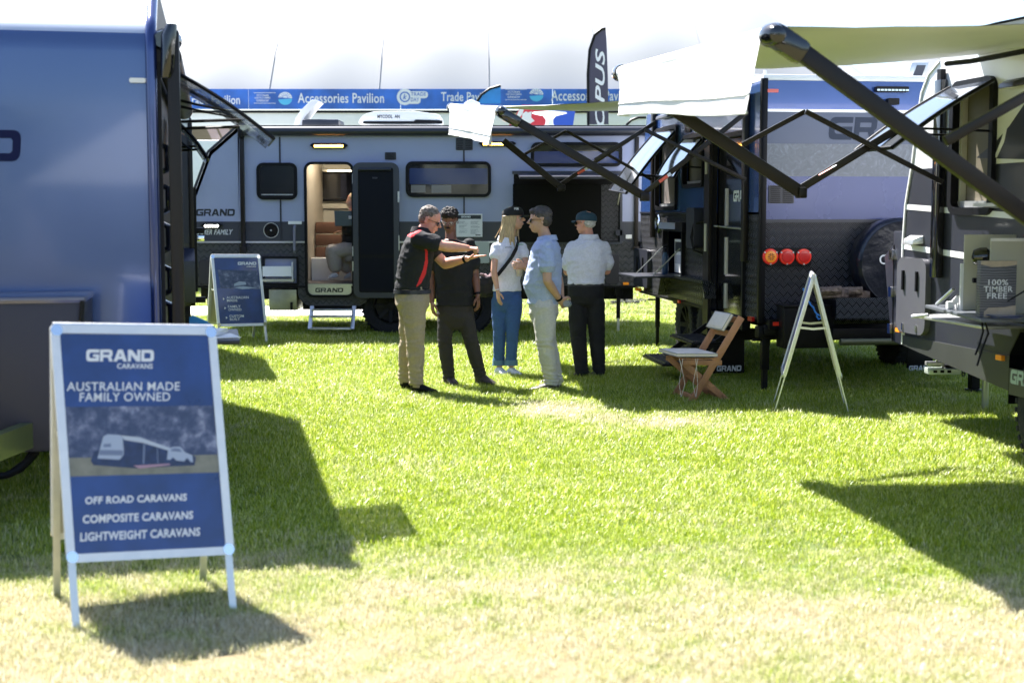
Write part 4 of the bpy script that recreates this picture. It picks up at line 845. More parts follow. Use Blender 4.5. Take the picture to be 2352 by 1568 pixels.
bk = MB().box((r[0], -.42, r[2]), (r[1], -.41, r[3])).build('basket_front', 'plate', BC); MB().box((r[0], -.4099, r[2]), (r[1], -.005, r[2]+.01)).build('basket_floor', 'black', BC); 
for x in (r[0], r[1]-.01): MB().box((x, -.4098, r[2]+.011), (x+.01, -.005, r[3]-.02)).build('basket_side', 'black', BC)
MB().box((.55, -.40, ZB-.14), (BW-.25, -.34, ZB-.04)).build('bumper_bar', 'black', BC, bevel=.01)
MB().cyl((.6, -.45, .50), (BW-.3, -.45, .50), .03).build('bumper_tube', mat('dull_zinc', (.10, .11, .07), .5, .3), BC, smooth=True)
bark = mat('firewood_bark', (.16, .12, .10), .9, noise_amt=.45, nscale=25, bump=.8, bscale=30, streak=(1, .2, 1))
rnd = random.Random(5)
for k, (x0, x1, y) in enumerate(((1897, 1943, 672), (1949, 1992, 673), (1905, 1960, 680), (1962, 2010, 681))):
    p = B4.pt(*B4.uv(x0, y), -.15-.02*k); q = B4.pt(*B4.uv(x1, y-3), -.12); T = Thing('firewood_log', ['split grey log on the left of the rear basket', 'split grey log right of the first log in the rear basket', 'dark log lying under the left log in the rear basket', 'dark log lying under the right log in the rear basket'][k], 'log', BC.M @ p, 0, 'firewood in the rear basket')
    mb = MB(); d = (BC.M.to_3x3() @ (q-p)); up = V((0,0,1)); sd = d.normalized().cross(up); rgs = []
    prf = [(rnd.uniform(.045, .06), 2*math.pi*i/9 + rnd.uniform(-.15, .15)) for i in range(9)]
    for t in (0, .3, .65, 1): rgs.append([d*t + sd*(r_*math.cos(a)) + up*(r_*math.sin(a)*.75) + V((0,0,rnd.uniform(-.004, .004))) for r_, a in prf])
    mb.rings(rgs); mb.build('bark', bark, T)
    MB().add([v_ - d.normalized()*.002 for v_ in rgs[0]], [tuple(range(9))]).build('cut_end', mat('cut_wood', (.3, .22, .19), .8, noise_amt=.2, nscale=40), T)
cw = RF.pt(*RF.uv(2068, 604, .30), 0) ; Rs = .40; rgt = V((1,0,0))
cw = V((cw.x, -.10, cw.z)); mb = MB().lathe(cw, (0,-1,0), [(.01, -.04), (Rs*.9, -.05), (Rs, .0), (Rs*1.01, .16), (Rs*.985, .21), (Rs*.93, .235), (Rs*.90, .232), (Rs*.5, .245), (.01, .25)], 48)
vin = mat('black_vinyl_cover', (.007, .009, .018), .3, coat=.2, bump=.4, bscale=5); o = mb.build('spare_wheel_cover', vin, BC, smooth=True)
CF = Face(BC, (0, cw.y-.252, 0), (1,0,0)); r = CF.rect(2020, 585, 2046, 607); mb = MB(); CF.ring(mb, r, .04, .014, 0, .003); mb.build('emblem', 'ink_w', o)
MB().box((cw.x-.05, -.06, cw.z-.1), (cw.x+.05, 0, cw.z+.1)).build('spare_bracket', 'black', BC)
# tail lamps
pl = RF.rect(1750, 569, 1862, 610); tl = RF.part('tail_lamp_panel', pl, .001, .02, 'black', .015)
for k, x in enumerate((1769.5, 1807.5, 1846)):
    u, v_ = RF.uv(x, 589.5, .03); R0 = .073; c_ = RF.pt(u, v_, .02)
    o = MB().lathe(c_, RF.N, [(R0, 0), (R0, .012), (R0*.93, .022), (R0*.72, .024), (.005, .024)], 32).build('tail_lamp', 'lens_red', BC, smooth=True)
    o2 = MB().lathe(c_ + RF.N*.0245, RF.N, [(R0*.74, 0), (R0*.70, .01), (R0*.45, .013), (.005, .014)], 28).build('lens', 'lens_am' if k == 0 else 'lens_red2', o, smooth=True)
    mb = MB()
    for a in range(16): rr_ = R0*(.2 if a < 6 else .36); t = a*1.05 if a < 6 else a*.628; mb.cyl(c_ + RF.N*.036 + V((rr_*math.cos(t), 0, rr_*math.sin(t))), c_ + RF.N*.040 + V((rr_*math.cos(t), 0, rr_*math.sin(t))), .006, n=6)
    mb.build('diode', mat('diode_dark', (.25, .05, .01), .4) if k == 0 else 'lens_red2', o); 
    mb = MB()
    for t in (R(35), R(145), R(270)): mb.cyl(c_ + V((R0*.92*math.cos(t), -.012, R0*.92*math.sin(t))), c_ + V((R0*.92*math.cos(t), -.026, R0*.92*math.sin(t))), .008, n=8)
    mb.build('screw', 'alu', o)
RF.part('marker_lamp', RF.rect(1762, 205, 1787, 213), .001, .015, mat('pink_red_lens', (.75, .12, .10), .2, coat=.4), .006)
vent(RF, 1765, 426, 1823, 467, BC, 'anth', 2, 9)
logo(RF, RF.rect(1902, 270, 2190, 322), .002, 'ink_grey')
r = RF.rect(2008, 200, 2082, 213); RF.part('lamp_bar', r, .001, .06, 'black', .01); mb = MB()
for k in range(9): mb.box(*[tuple(RF.pt(r[0]+(r[1]-r[0])*(k+.1)/9, r[2]+.01, .06)), tuple(RF.pt(r[0]+(r[1]-r[0])*(k+.9)/9, r[3]-.025, .066))])
mb.build('lamp_lens', 'chrome', BC)
RF.part('reversing_camera', RF.rect(2034, 227, 2059, 242), .001, .07, 'black', .01)
jack(BC, (.06, .02, 0), rz(750), foot='black', w_=.07); jack(BC, (.06, BL-.7, 0), .74, foot='black'); jack(BC, (BW-.4, BL-1, 0), .6, foot='black'); jack(BC, (1.35, 4.0, 0), .5, foot='black')
# steps
for (a, z, d) in ((.12, .42, .32), (.40, .22, .32)):
    o = MB().box((-a-d, -dr[1]+.25, z-.045), (-a, -dr[0]+.05, z-.02)).build('step', 'black', BC, bevel=.006)
    for k in range(7): x = -a-d+.02+k*(d-.04)/7; MB().box((x, -dr[1]+.26, z-.0199), (x+.025, -dr[0]+.04, z-.008)).build('tread', 'anth', o)
for yy in (-dr[1]+.27, -dr[0]+.03): MB().bar((-.05, yy, .5), (-.5, yy, .19), .02, .05).build('step_arm', 'black', BC)
# roof fittings
MB().box((.12, 1.0, ZT+.036), (.50, 1.9, ZT+.13)).build('air_conditioner', 'whitep', BC, bevel=.03)
mb = MB()
for k in range(3): mb.box((.05+.12*k, .9, ZT+.036), (.07+.12*k, .95, ZT+.16))
mb.build('roof_rack', 'alu', BC)
mb = MB(); mb.tube([(.9, 1.2, ZT+.03), (.95, 1.2, ZT+.17), (1.2, 1.2, ZT+.22), (1.35, 1.2, ZT+.1)], .05, 8); mb.build('roof_vent', 'whitep', BC, smooth=True)
RT = Face(BC, (0, .5, 0), (1,0,0)); mb = MB(); RT.poly(mb, [(2083, 178), (2094, 143), (2136, 143), (2122, 180)], -.25, 0); o = mb.build('roof_hatch', 'alu', BC, bevel=.02)
mb = MB(); RT.poly(mb, [(2098, 174), (2107, 150), (2127, 150), (2118, 174)], .002, .01); mb.build('vent', 'grey_dk', o)
# -------------------------------------------------------------- awning
def arm_set(T, D, main, strut, raft, wall, wd=.075, nm='awning_arm', stick=None):
    """all picture points of one arm, lying in the arm's own upright plane at distance D"""
    P = lambda q, dd=0: T.loc(q[0], q[1], D+dd)
    mb = MB(); mb.bar(P(main[0]), P(main[1]), .045, wd, (0, 0, 1)); o = mb.build(nm, 'arm', T, bevel=.006)
    e = P(main[1]); MB().box((e.x-.045, e.y-.03, e.z-.04), (e.x+.045, e.y+.03, e.z+.035)).build('elbow', 'arm', o, bevel=.012)
    if strut: MB().bar(P(strut[0], .05), P(strut[1], .05), .035, wd*.62).build('strut', 'arm', o, bevel=.005)
    for a, b_ in raft: MB().bar(P(a, -.04 if raft.index((a, b_)) else .03), P(b_, -.04 if raft.index((a, b_)) else .03), .028, .034).build('rafter', 'arm', o, bevel=.004)
    if stick:
        a, b_ = V(P(stick[0], .0)), V(P(stick[1], .0)); d = (b_-a); n_ = V((0, -1, 0)); s_ = d.normalized().cross(n_)
        q = a + n_*.0; h = .014; mb = MB(); mb.add([a-s_*h+n_*.0235, b_-s_*h+n_*.0235, b_+s_*h+n_*.0235, a+s_*h+n_*.0235], [(0,1,2,3)]); mb.build('sticker', mat('warning_red', (.75, .12, .08), .5), o)
        c0 = a+(b_-a)*1.0; c1 = b_ + d.normalized()*.035; mb = MB(); mb.add([c0-s_*h+n_*.024, c1-s_*h+n_*.024, c1+s_*h+n_*.024, c0+s_*h+n_*.024], [(0,1,2,3)]); mb.build('sticker', 'ink_w', o)
    return o
def awning(T, n0, n1, w0, w1, rad, val, name=''):
    """n0,n1: roller ends (far, near); w0,w1: wall ends (far, near), local points"""
    n0, n1, w0, w1 = map(V, (n0, n1, w0, w1)); ax = (n1-n0).normalized()
    o = MB().cyl(n0, n1, rad, n=24).build('awning_roller', 'cloth', T, smooth=True)
    for p, s_ in ((n0, -1), (n1, 1)):
        mb = MB().lathe(p, ax*s_, [(rad*1.22, -.03), (rad*1.3, .0), (rad*1.22, .06), (rad*.9, .09), (rad*.3, .1), (.005, .1)], 24); mb.build('end_cap', 'black_gl', o, smooth=True)
    nx, ny = 16, 12; vs = []; top0, top1 = n0 + V((0,0,rad*.95)), n1 + V((0,0,rad*.95))
    for i in range(nx+1):
        for j in range(ny+1):
            a = top0.lerp(top1, i/nx); b_ = w0.lerp(w1, i/nx); t = j/ny; p = a.lerp(b_, t); p.z -= .045*math.sin(math.pi*t); p.z += .006*noise.noise(V((i*.7, j*.9, 0))); vs.append(p)
    N_ = (nx+1)*(ny+1); fs = []
    for i in range(nx):
        for j in range(ny):
            k = i*(ny+1)+j; fs.append((k, k+1, k+ny+2, k+ny+1)); fs.append((k+N_, k+ny+1+N_, k+ny+2+N_, k+1+N_))
    MB().add(vs + [v_ - V((0,0,.003)) for v_ in vs], fs).build('awning_cloth', 'cloth', T, smooth=True, fix=False)
    vs, fs = [], []; nu, nv = 40, 8; side = ax.cross(V((0,0,1))).normalized()
    out = (n0-w0); out.z = 0; out.normalize()
    for i in range(nu+1):
        t = i/nu; b_ = n0.lerp(n1, t*.985+.008) + out*rad*.98
        edge = 1 + .06*math.cos(math.pi*2*t) 
        for j in range(nv+1):
            s_ = j/nv; w_ = math.sin(t*9.5+.6)*.010 + math.sin(t*23)*.005 + (.05*max(0, t-.93)/.07 - .05*max(0, .05-t)/.05)
            vs.append(b_ + out*(w_*s_*2 - .01*s_) + V((0,0,-val[0]*s_ if val[0] == val[1] else -(val[0] + (val[1]-val[0])*t)*s_ + .012*math.sin(t*6.2)*s_)))
    N_ = len(vs)
    for i in range(nu):
        for j in range(nv): k = i*(nv+1)+j; fs.append((k, k+1, k+nv+2, k+nv+1))
    vo = MB().add(vs, fs).build('valance', 'cloth', T, smooth=True, fix=False)
    MB().tube([V(vs[i*(nv+1)+nv]) for i in range(nu+1)], .006, 6).build('hem', 'cloth', vo, smooth=True)
    mb = MB(); pp = [V(vs[i*(nv+1)+nv-2]) + out*.003 for i in range(nu+1)]; mb.tube(pp, .0035, 5); mb.build('seam', mat('seam_thread', (.7, .7, .7), .7), vo); return o
farR, nearR = BC.loc(1037, 247, 16.7), BC.loc(1150, 256, 13.05)
wf, wn_ = SF.pt(-3.55, ZT-.03, .03), SF.pt(-.1, ZT-.03, .03)
awning(BC, farR, nearR, wf, wn_, .042, (.30, .30))
o = arm_set(BC, 13.02, ((1160, 262), (1481, 452)), ((1476, 447), (1716, 257)), [((1366, 368), (1481, 298)), ((1481, 298), (1713, 413))], None, stick=((1513, 418), (1532, 404)))
MB().bar(BC.loc(1145, 255, 13.0), BC.loc(1195, 284, 13.0), .08, .10).build('arm_knuckle', 'black_gl', o, bevel=.03)
arm_set(BC, 16.6, ((1156, 323), (1289, 431)), ((1284, 426), (1506, 281)), [((1206, 354), (1301, 301)), ((1301, 301), (1497, 413))], None, stick=((1326, 399), (1342, 390)))
# bottle, papers, cord
p = SF.uv(1545, 624); q = BC.M @ V((-.12, -(H3[0]+H3[1])/2-.03, zsh+.001)); T = Thing('water_bottle', 'tall teal flask standing on the fold-down shelf of the blue caravan', 'bottle', q)
MB().lathe((0,0,0), (0,0,1), [(.034, 0), (.037, .01), (.037, .19), (.033, .215), (.022, .235), (.022, .25)], 20).build('body', mat('teal_enamel', (.012, .05, .12), .3, coat=.4), T, smooth=True)
o = MB().lathe((0,0,.25), (0,0,1), [(.024, 0), (.024, .03), (.018, .045), (.005, .05)], 16).build('cap', 'black', T, smooth=True); MB().tube([(-.018, 0, .285), (-.02, 0, .315), (.015, 0, .33), (.03, 0, .325)], .008, 6).build('loop', 'black', o, smooth=True)
for k, (u, m_) in enumerate(((.12, 'whitep'), (.30, 'grey_lt'))):
    r0 = H3[0]+.02+k*.38; T = Thing('leaflet', ['white specification leaflet standing in the servery of the blue caravan', 'grey brochure standing right of the leaflet in the servery'][k], 'leaflet', BC.M @ V((.1, -r0, zsh+.01)), BA)
    FL = Face(T, (0,0,0), (0,-1,0)); FL.part('page', (0, .33, 0, H3[3]-zsh-.1), 0, .006, m_); FL.part('print', (.03, .30, H3[3]-zsh-.24, H3[3]-zsh-.13), .0062, .007, 'ink_d'); FL.part('print', (.03, .30, .1, H3[3]-zsh-.28), .0062, .007, mat('print_text_light', (.45, .46, .52), .6))
T = Thing('rope', 'short blue cord with a loop hanging over the black toolbox', 'cord', BC.M @ B2.pt(*B2.uv(1868, 704), .02))
T.Mi = T.M.inverted(); pts = [(1845, 662), (1851, 682), (1862, 700), (1868, 706), (1872, 716), (1877, 722), (1886, 726), (1886, 731), (1880, 733), (1876, 727), (1877, 721)]
MB().tube([T.loc(x, y, 12.72) for x, y in pts], .008, 6).build('cord', mat('cord_blue', (.03, .2, .65), .6), T, smooth=True)
# ================================================================== dark grey and white caravan at the right
RA = math.atan2(-.986, .167)
RC = Thing('grey_and_white_caravan', 'dark grey caravan with white bands and a long awning at the right edge', 'caravan', (3.07, 11.2, 0), RA)
SR = Face(RC, (0,0,0), (1,0,0)); RL, RW = 5.6, 2.3
def ru(x, y=500): return SR.uv(x, y)[0]
zR = lambda x, y: SR.uv(x, y)[1]
TOP = zR(2160, 141); BOT = zR(2180, 790)
edge = [(2159, 141), (2134, 171), (2118, 214), (2108, 277), (2096, 378), (2081, 471), (2075, 560), (2074, 600), (2074, 790)]
E = [SR.uv(*p) for p in edge]; E[0] = (E[0][0], TOP)
zbnd = zR(2096, 389); zbot2 = zR(2200, 790)
wh = (ru(2196, 330), ru(2281, 330), zR(2235, 478), zR(2235, 192))
# upper white panel with window opening, lower dark
def ex(z):                      # left outline at height z
    for (u0, v0), (u1, v1) in zip(E, E[1:]):
        if v1 <= z <= v0: t = (v0-z)/(v0-v1+1e-9); return u0+(u1-u0)*t
    return E[-1][0]
mb = MB(); zz = [TOP - (TOP-zbnd)*k/6 for k in range(7)]; SR.polyuv(mb, [(ex(z), z) for z in zz] + [(wh[0], zbnd), (wh[0], TOP)], -.03, 0); mb.build('upper_panel', 'white', RC)
zz = [zbnd - (zbnd-BOT)*k/8 for k in range(9)]; mb = MB(); SR.polyuv(mb, [(ex(z), z) for z in zz] + [(wh[0], BOT), (wh[0], zbnd)], -.03, 0); mb.build('dark_panel', 'anth', RC)
wall_grid(SR, 'upper_panel', wh[0], RL, zbnd, TOP, [wh], .03, 'white', RC); 
hatR = (ru(2300, 620), ru(2300, 620)+1.15, zR(2300, 716), zR(2300, 520))
hatR = (2.02, 3.05, 1.05, 1.62)
wall_grid(SR, 'dark_panel', wh[0], RL, BOT, zbnd, [wh, hatR], .03, 'anth', RC)
def stripe(y0a, y0b, x1, y1a, y1b):
    mb = MB(); a = SR.uv(x1, y1a); b_ = SR.uv(x1, y1b); u0, v0 = SR.uv(2082, y0a); u0b, v0b = SR.uv(2082, y0b); k = RL - .01
    sl = (a[1]-v0)/(a[0]-u0); sl2 = (b_[1]-v0b)/(b_[0]-u0b)
    SR.polyuv(mb, [(ex(v0)+.0, v0), (ex(v0b)+.0, v0b), (k, v0b + sl2*(k-u0b)), (k, v0+sl*(k-u0))], .0, .003); mb.build('white_band', 'white', RC)
stripe(469, 481, 2352, 490, 505); stripe(560, 572, 2192, 576, 590)
mb = MB(); pp = [F_ for F_ in E]
for a, b_ in zip(E, E[1:]): mb.bar(SR.pt(*a, .004), SR.pt(*b_, .004), .016, .016, (0,1,0))
mb.build('edge_trim', 'white', RC)
sh = [(u, v) for u, v in E]; q = [SR.pt(u, v, 0) for u, v in sh] + [SR.pt(u+.03, v, 0) for u, v in sh[::-1]]
MB().prism(q, (0, RW, 0)).build('front_shell', 'white', RC)
MB().box((E[0][0], .0, TOP+.0005), (RL, RW, TOP+.04)).build('roof', 'white', RC, bevel=.01); MB().box((0, RW-.03, BOT), (RL, RW, TOP)).build('far_wall', 'white', RC); MB().box((RL-.03, .001, BOT), (RL, RW-.031, TOP)).build('rear_wall', 'anth', RC)
MB().box((.03, .031, BOT), (RL-.031, RW-.031, BOT+.04)).build('floor', 'anth', RC)
# wheel-arch shaped dark graphic
mb = MB(); SR.poly(mb, [(2352, 240), (2318, 290), (2290, 322), (2242, 363), (2352, 366), (2420, 368), (2420, 200)], 0, .004); mb.build('graphic', 'anth', RC)
mb = MB(); SR.poly(mb, [(2308, 290), (2300, 320), (2283, 362), (2289, 362), (2306, 325), (2314, 286)], .004, .007); mb.build('graphic', 'white', RC)
# window and raised flap
mb = MB(); SR.ring(mb, (wh[0]-.05, wh[1]+.05, wh[2]-.05, wh[3]+.03), .10, .055, -.02, .035); w_ = mb.build('window', 'black', RC, smooth=True)
SR.part('blind', (wh[0]+.05, wh[1], wh[2]+.05, wh[3]), -.07, -.06, mat('blind_sand', (.13, .11, .075), .6, noise_amt=.08), 0, w_); SR.part('inner_rail', (wh[0], wh[1], wh[2], wh[2]+.05), -.07, -.02, 'alu', 0, w_)
SR.part('inner_rail', (wh[0]+.02, wh[0]+.045, wh[2], wh[3]), -.07, -.02, 'cream', 0, w_)
hz = zR(2240, 192); dro = hz - RC.loc(2010, 300, 10.9).z
flap(RC, SR.pt(wh[0]-.05, hz, .03), SR.pt(wh[1]+.04, hz, .03), .46, (0, -.72, 0))
# awning leg, lamp, boot hatch
u0 = ru(2165, 400); SR.part('awning_leg', (u0-.055, u0+.055, zR(2165, 638), zR(2165, 185)), .005, .06, 'black_gl', bevel=.01); SR.part('leg_cap', (u0-.03, u0+.03, zR(2165, 185), zR(2165, 161)), .01, .05, 'black')
side_lamp(SR, 2091, 540, 2122, 562, RC, 'alu'); side_lamp(SR, 2312, 180, 2356, 202, RC, 'anth')
r = SR.rect(2071, 592, 2138, 766); mb = MB(); o = SR.part('boot_hatch', r, .001, .045, mat('hatch_grey', (.09, .09, .105), .35, coat=.1, noise_amt=.05, nscale=3), .09)
for k in (.25, .72):
    c_ = r[0]+(r[1]-r[0])*k; SR.part('latch', (c_-.012, c_+.012, r[3]-.25, r[3]-.10), .045, .06, 'black', 0, o); SR.part('catch', (c_-.010, c_+.010, r[2]+.02, r[2]+.07), .045, .052, 'chrome', 0, o)
SR.part('marker_lamp', SR.rect(2067, 753, 2077, 762), .01, .04, 'lens_am', .006)
# skirt, rail, front box, stone guard
mb = MB(); SR.polyuv(mb, [(-.05, BOT), (ru(2319, 838), BOT), (RL-.2, BOT), (RL-.2, BOT-.24), (ru(2330, 860), BOT-.24), (ru(2103, 796), BOT-.10), (-.05, BOT-.07)], -.04, .008); mb.build('chassis_skirt', mat('olive_sheet', (.05, .053, .05), .4, .2, noise_amt=.05), RC)
SR.part('marker_lamp', SR.rect(2297, 815, 2311, 827), .009, .035, 'lens_am', .006)
mb = MB(); fb = [(2052, 531), (2076, 531), (2076, 795), (2046, 781), (2031, 588), (2052, 560)]; SR.poly(mb, fb, -1.9, .0); o = mb.build('front_box', 'anth', RC, bevel=.008)
mb = MB(); a, b_ = SR.uv(2053, 562), SR.uv(2049, 784); 
SR.polyuv(mb, [(a[0], a[1]), (a[0]+.012, a[1]), (b_[0]+.012, b_[1]), (b_[0], b_[1])], .0, .004); mb.build('seam', 'black', o)
for x, y in ((2051, 585), (2049, 670), (2047, 754)): u, v_ = SR.uv(x, y); SR.part('hinge', (u-.02, u+.03, v_-.04, v_+.04), .0, .025, 'chrome', .006, o)
# drawbar and coupling
mb = MB()
for y0 in (.45, RW-.45): mb.bar((.2, y0, .58), (-1.0, 1.0 if y0 < 1 else 1.3, .50), .06, .12)
mb.build('drawbar', 'black', RC); 
h0 = RC.loc(2178, 845, 11.4); cpl = MB(); hm = RC.Mi @ at(2178, 850, 11.4)
def wb(x0, y0, x1, y1, D, t): a = at(x0, y1, D); b_ = at(x1, y0, D); return (a.x, D, a.z), (b_.x, D+t, b_.z)
for i, (bx, m_, nm) in enumerate((((2134, 847, 2206, 860, 11.3, .14), mat('pale_zinc', (.55, .62, .55), .35, .4), 'coupling_body'), ((2132, 832, 2168, 841, 11.32, .1), 'alu', 'coupling_plate'), ((2150, 802, 2157, 832, 11.35, .03), 'chrome', 'lever'), ((2163, 799, 2170, 850, 11.36, .03), 'chrome', 'pin'), ((2170, 838, 2225, 850, 11.38, .1), 'black', 'tube'))):
    a, b_ = wb(*bx); mb = MB().box(a, b_); mb.build(nm, m_, RC, world=True, bevel=.004)
for x in (2144, 2160, 2176): a, b_ = wb(x, 850, x+9, 856, 11.295, .004); MB().box(a, b_).build('slot', 'black', RC, world=True)
ch = MB()
for k in range(7): p = at(2222-k*1.5, 818+k*6.5, 11.3); ch.tube([p + V((.018*math.cos(t*1.05), 0 if k % 2 else .018*math.cos(t*1.05), .024*math.sin(t*1.05))) for t in range(7)], .006, 5)
ch.v = [RC.Mi @ p for p in ch.v]; o = ch.build('chain', 'anth', RC); tag(o, kind='stuff')
p = RC.loc(2236, 900, 10.9); g_ = gr(2236, 905); g_ = RC.Mi @ g_; MB().box((g_.x-.04, g_.y-.04, .05), (g_.x+.04, g_.y+.04, .55)).build('jack_leg', 'black', RC, bevel=.005); MB().box((g_.x-.06, g_.y-.06, .0), (g_.x+.06, g_.y+.06, .049)).build('foot', 'black', RC)
g_ = RC.Mi @ gr(2262, 944); MB().cyl((g_.x, g_.y, 0), (g_.x, g_.y, .62), .028).build('jockey_post', mat('zinc_post', (.4, .44, .38), .3, .6), RC, smooth=True)
# wheel and mudguard
wc = V((SR.uv(2328, 800, .16)[0]+.42, 0, .39)); wheel(RC, (wc.x, -.02, .39), (0,-1,0), .39, .27); wheel(RC, (wc.x+1.0, -.02, .39), (0,-1,0), .39, .27); wheel(RC, (wc.x, RW-.14, .39), (0,1,0), .39, .27)
x0 = wc.x-.44; mb = MB()
arch = [(x0-.03, .42), (x0-.03, .74), (x0+.10, .90), (x0+1.95, .90), (x0+2.05, .74)]
for a, b_ in zip(arch, arch[1:]): mb.hexa([(a[0], -.16, a[1]-.02), (a[0], .2, a[1]-.02), (b_[0], .2, b_[1]-.02), (b_[0], -.16, b_[1]-.02), (a[0], -.16, a[1]), (a[0], .2, a[1]), (b_[0], .2, b_[1]), (b_[0], -.16, b_[1])])
mb.build('mudguard', 'black', RC); pass
mb = MB(); SR.poly(mb, [(2207, 823), (2291, 887), (2340, 897), (2340, 850)], -.2, -.19); mb.build('brace_plate', mat('olive_sheet', (.05, .053, .05), .4, .2, noise_amt=.05), RC)
DP = Face(RC, (0, -.162, 0), (1,0,0)); 
o = SR.part('guard_plate', (SR.uv(2318, 860, .18)[0], SR.uv(2318, 860, .18)[0]+.5, .47, .64), .165, .18, MATS['olive_sheet'], 0)
logo(SR, (SR.uv(2321, 866, .18)[0], SR.uv(2321, 866, .18)[0]+.42, SR.uv(2335, 883, .18)[1], SR.uv(2335, 850, .18)[1]), .1815, mat('pale_green_print', (.35, .45, .38), .5), o)
# servery interior, shelf
SR.part('servery_recess', hatR, -.25, -.2, 'whitep'); mb = MB(); SR.ring(mb, (hatR[0]-.05, hatR[1]+.05, hatR[2]-.05, hatR[3]+.05), .08, .05, -.02, .04); mb.build('servery_frame', 'black', RC, smooth=True)
t0, t1 = gr(2125, 702, 1.0), gr(2252, 735, 1.0); n0, n1 = RC.Mi @ t0, RC.Mi @ t1
tb = [V((n0.x, n0.y, .985)), V((n1.x, n1.y, .985)), V((n1.x+.05, -.062, .985)), V((n0.x+.02, -.062, .985))]
MB().hexa(tb + [p + V((0,0,.022)) for p in tb]).build('fold_down_shelf', mat('shelf_grey', (.10, .11, .13), .35, coat=.2, noise_amt=.05), RC, bevel=.004)
MB().box((n0.x-.16, -.40, .90), (n1.x-.5, -.062, .92)).build('lower_shelf', 'alu', RC, bevel=.004)
MB().tube([(n0.x-.05, -.38, .93), (n0.x-.17, -.44, .915), (n0.x-.17, -.20, .915), (n0.x-.17, -.06, .91)], .012, 8).build('shelf_rail', 'alu', RC, smooth=True)
MB().tube([RC.loc(2152, 699, 9.75), RC.loc(2190, 664, 9.6)], .014, 8).build('gas_strut', 'alu', RC, smooth=True)
for pth in ([(2255, 735), (2258, 760), (2250, 790), (2240, 815)], [(2262, 735), (2270, 765), (2256, 800), (2244, 840)]): MB().tube([RC.loc(x, y, 9.0) for x, y in pth], .007, 6).build('cable', 'black', RC, smooth=True)
MB().tube([RC.loc(2264, 722, 8.75), RC.loc(2360, 664, 8.7)], .005, 6).build('stay', 'black', RC)
o = MB().hexa([SR.pt(u, v, w) for u, v, w in ((hatR[0], hatR[3]+.03, .04), (hatR[1], hatR[3]+.03, .04), (hatR[1], hatR[3]+.06, .5), (hatR[0], hatR[3]+.06, .5), (hatR[0], hatR[3]+.05, .04), (hatR[1], hatR[3]+.05, .04), (hatR[1], hatR[3]+.08, .5), (hatR[0], hatR[3]+.08, .5))]).build('servery_lid', 'alu', RC)
# things on the shelf
Y8 = 9.15; zs_ = 1.008
def board(name, label, cat, x0, x1, ytop, Y, th, m):
    a = at(x0, 700, Y); b_ = at(x1, 700, Y); T = Thing(name, label, cat, (a.x, Y, zs_)); h = at(x0, ytop, Y).z - zs_; wd = b_.x-a.x; FB = Face(T, (0,0,0), (1,0,0)); FB.part('panel', (0, wd, 0, h), -th, 0, m, bevel=.002); return T, FB, wd, h
T, FB, wd, h = board('display_board', 'tall cream display board standing at the back of the right caravan shelf', 'board', 2212, 2330, 539, 9.35, .018, 'cream')
MB().cyl((wd*.42, -.03, h*.62), (wd*.42, -.0, h*.62), .03).build('knob', 'black', T)
FB.part('edge', (-.02, -.001, 0, h*.62), -.02, 0, 'white')
T, FB, wd, h = board('display_board', 'second cream display board overlapping the first behind the timber free box', 'board', 2272, 2400, 547, 9.05, .018, 'cream'); FB.part('rail', (-.004, wd, h-.02, h), 0, .006, 'alu')
lampT = Thing('glossy_lamp', 'glossy dark dome lamp clipped between the two cream boards', 'lamp', at(2254, 590, 9.2))
MB().lathe((0,0,0), (1,-.2,0), [(.005, -.06), (.045, -.05), (.06, -.01), (.062, .03), (.04, .06), (.005, .06)], 20).build('shade', 'black_gl', lampT, smooth=True); MB().cyl((-.05, 0, -.15), (.02, 0, -.15), .017).build('spot', 'black', lampT, smooth=True); MB().cyl((0, .01, -.15), (0, .01, -.02), .008).build('arm', 'black', lampT)
wv = bpy.data.materials.new('wood_grain_print'); wv.use_nodes = True; nt = wv.node_tree; b = nt.nodes['Principled BSDF']; tc = nt.nodes.new('ShaderNodeTexCoord'); wt = nt.nodes.new('ShaderNodeTexWave'); wt.wave_type = 'RINGS'; wt.inputs['Scale'].default_value = 9; wt.inputs['Distortion'].default_value = 5; wt.inputs['Detail'].default_value = 2; wt.inputs['Detail Scale'].default_value = .8
mp = nt.nodes.new('ShaderNodeMapping'); mp.inputs['Scale'].default_value = (1, 1, 2.2); mp.inputs['Location'].default_value = (-.1, 0, -.1); nt.links.new(tc.outputs['Object'], mp.inputs[0]); nt.links.new(mp.outputs[0], wt.inputs[0]); nt.links.new(ramp(nt, wt.outputs[0], [(0, (.05, .05, .065)), (.6, (.10, .10, .125)), (1, (.15, .15, .18))]), b.inputs[0]); M['woodprint'] = wv
T, FB, wd, h = board('sample_box', 'dark grained sample box printed 100% timber free standing on the shelf', 'box', 2250, 2333, 599, 8.72, .07, 'woodprint')
r = (0, wd, 0, h); lt = mat('pale_wood_print', (.42, .34, .26), .5, noise_amt=.15, nscale=12)
mb = MB(); FB.polyuv(mb, [(0, h), (0, h*.94), (wd*.3, h*.89), (wd*.7, h*.90), (wd, h*.93), (wd, h)], 0, .002); mb.build('print', lt, T)
mb = MB(); FB.polyuv(mb, [(wd*.12, 0), (wd*.13, h*.10), (wd*.25, h*.17), (wd*.7, h*.18), (wd, h*.21), (wd, 0)], 0, .002); mb.build('print', lt, T)
for s_, a, b_, x0, x1 in (('100%', .57, .67, .22, .77), ('TIMBER', .45, .55, .10, .90), ('FREE', .33, .43, .20, .75)): text(FB, s_, (wd*x0, wd*x1, h*a, h*b_), .003, 'ink_w', T, bold=.012, spacing=1.05)
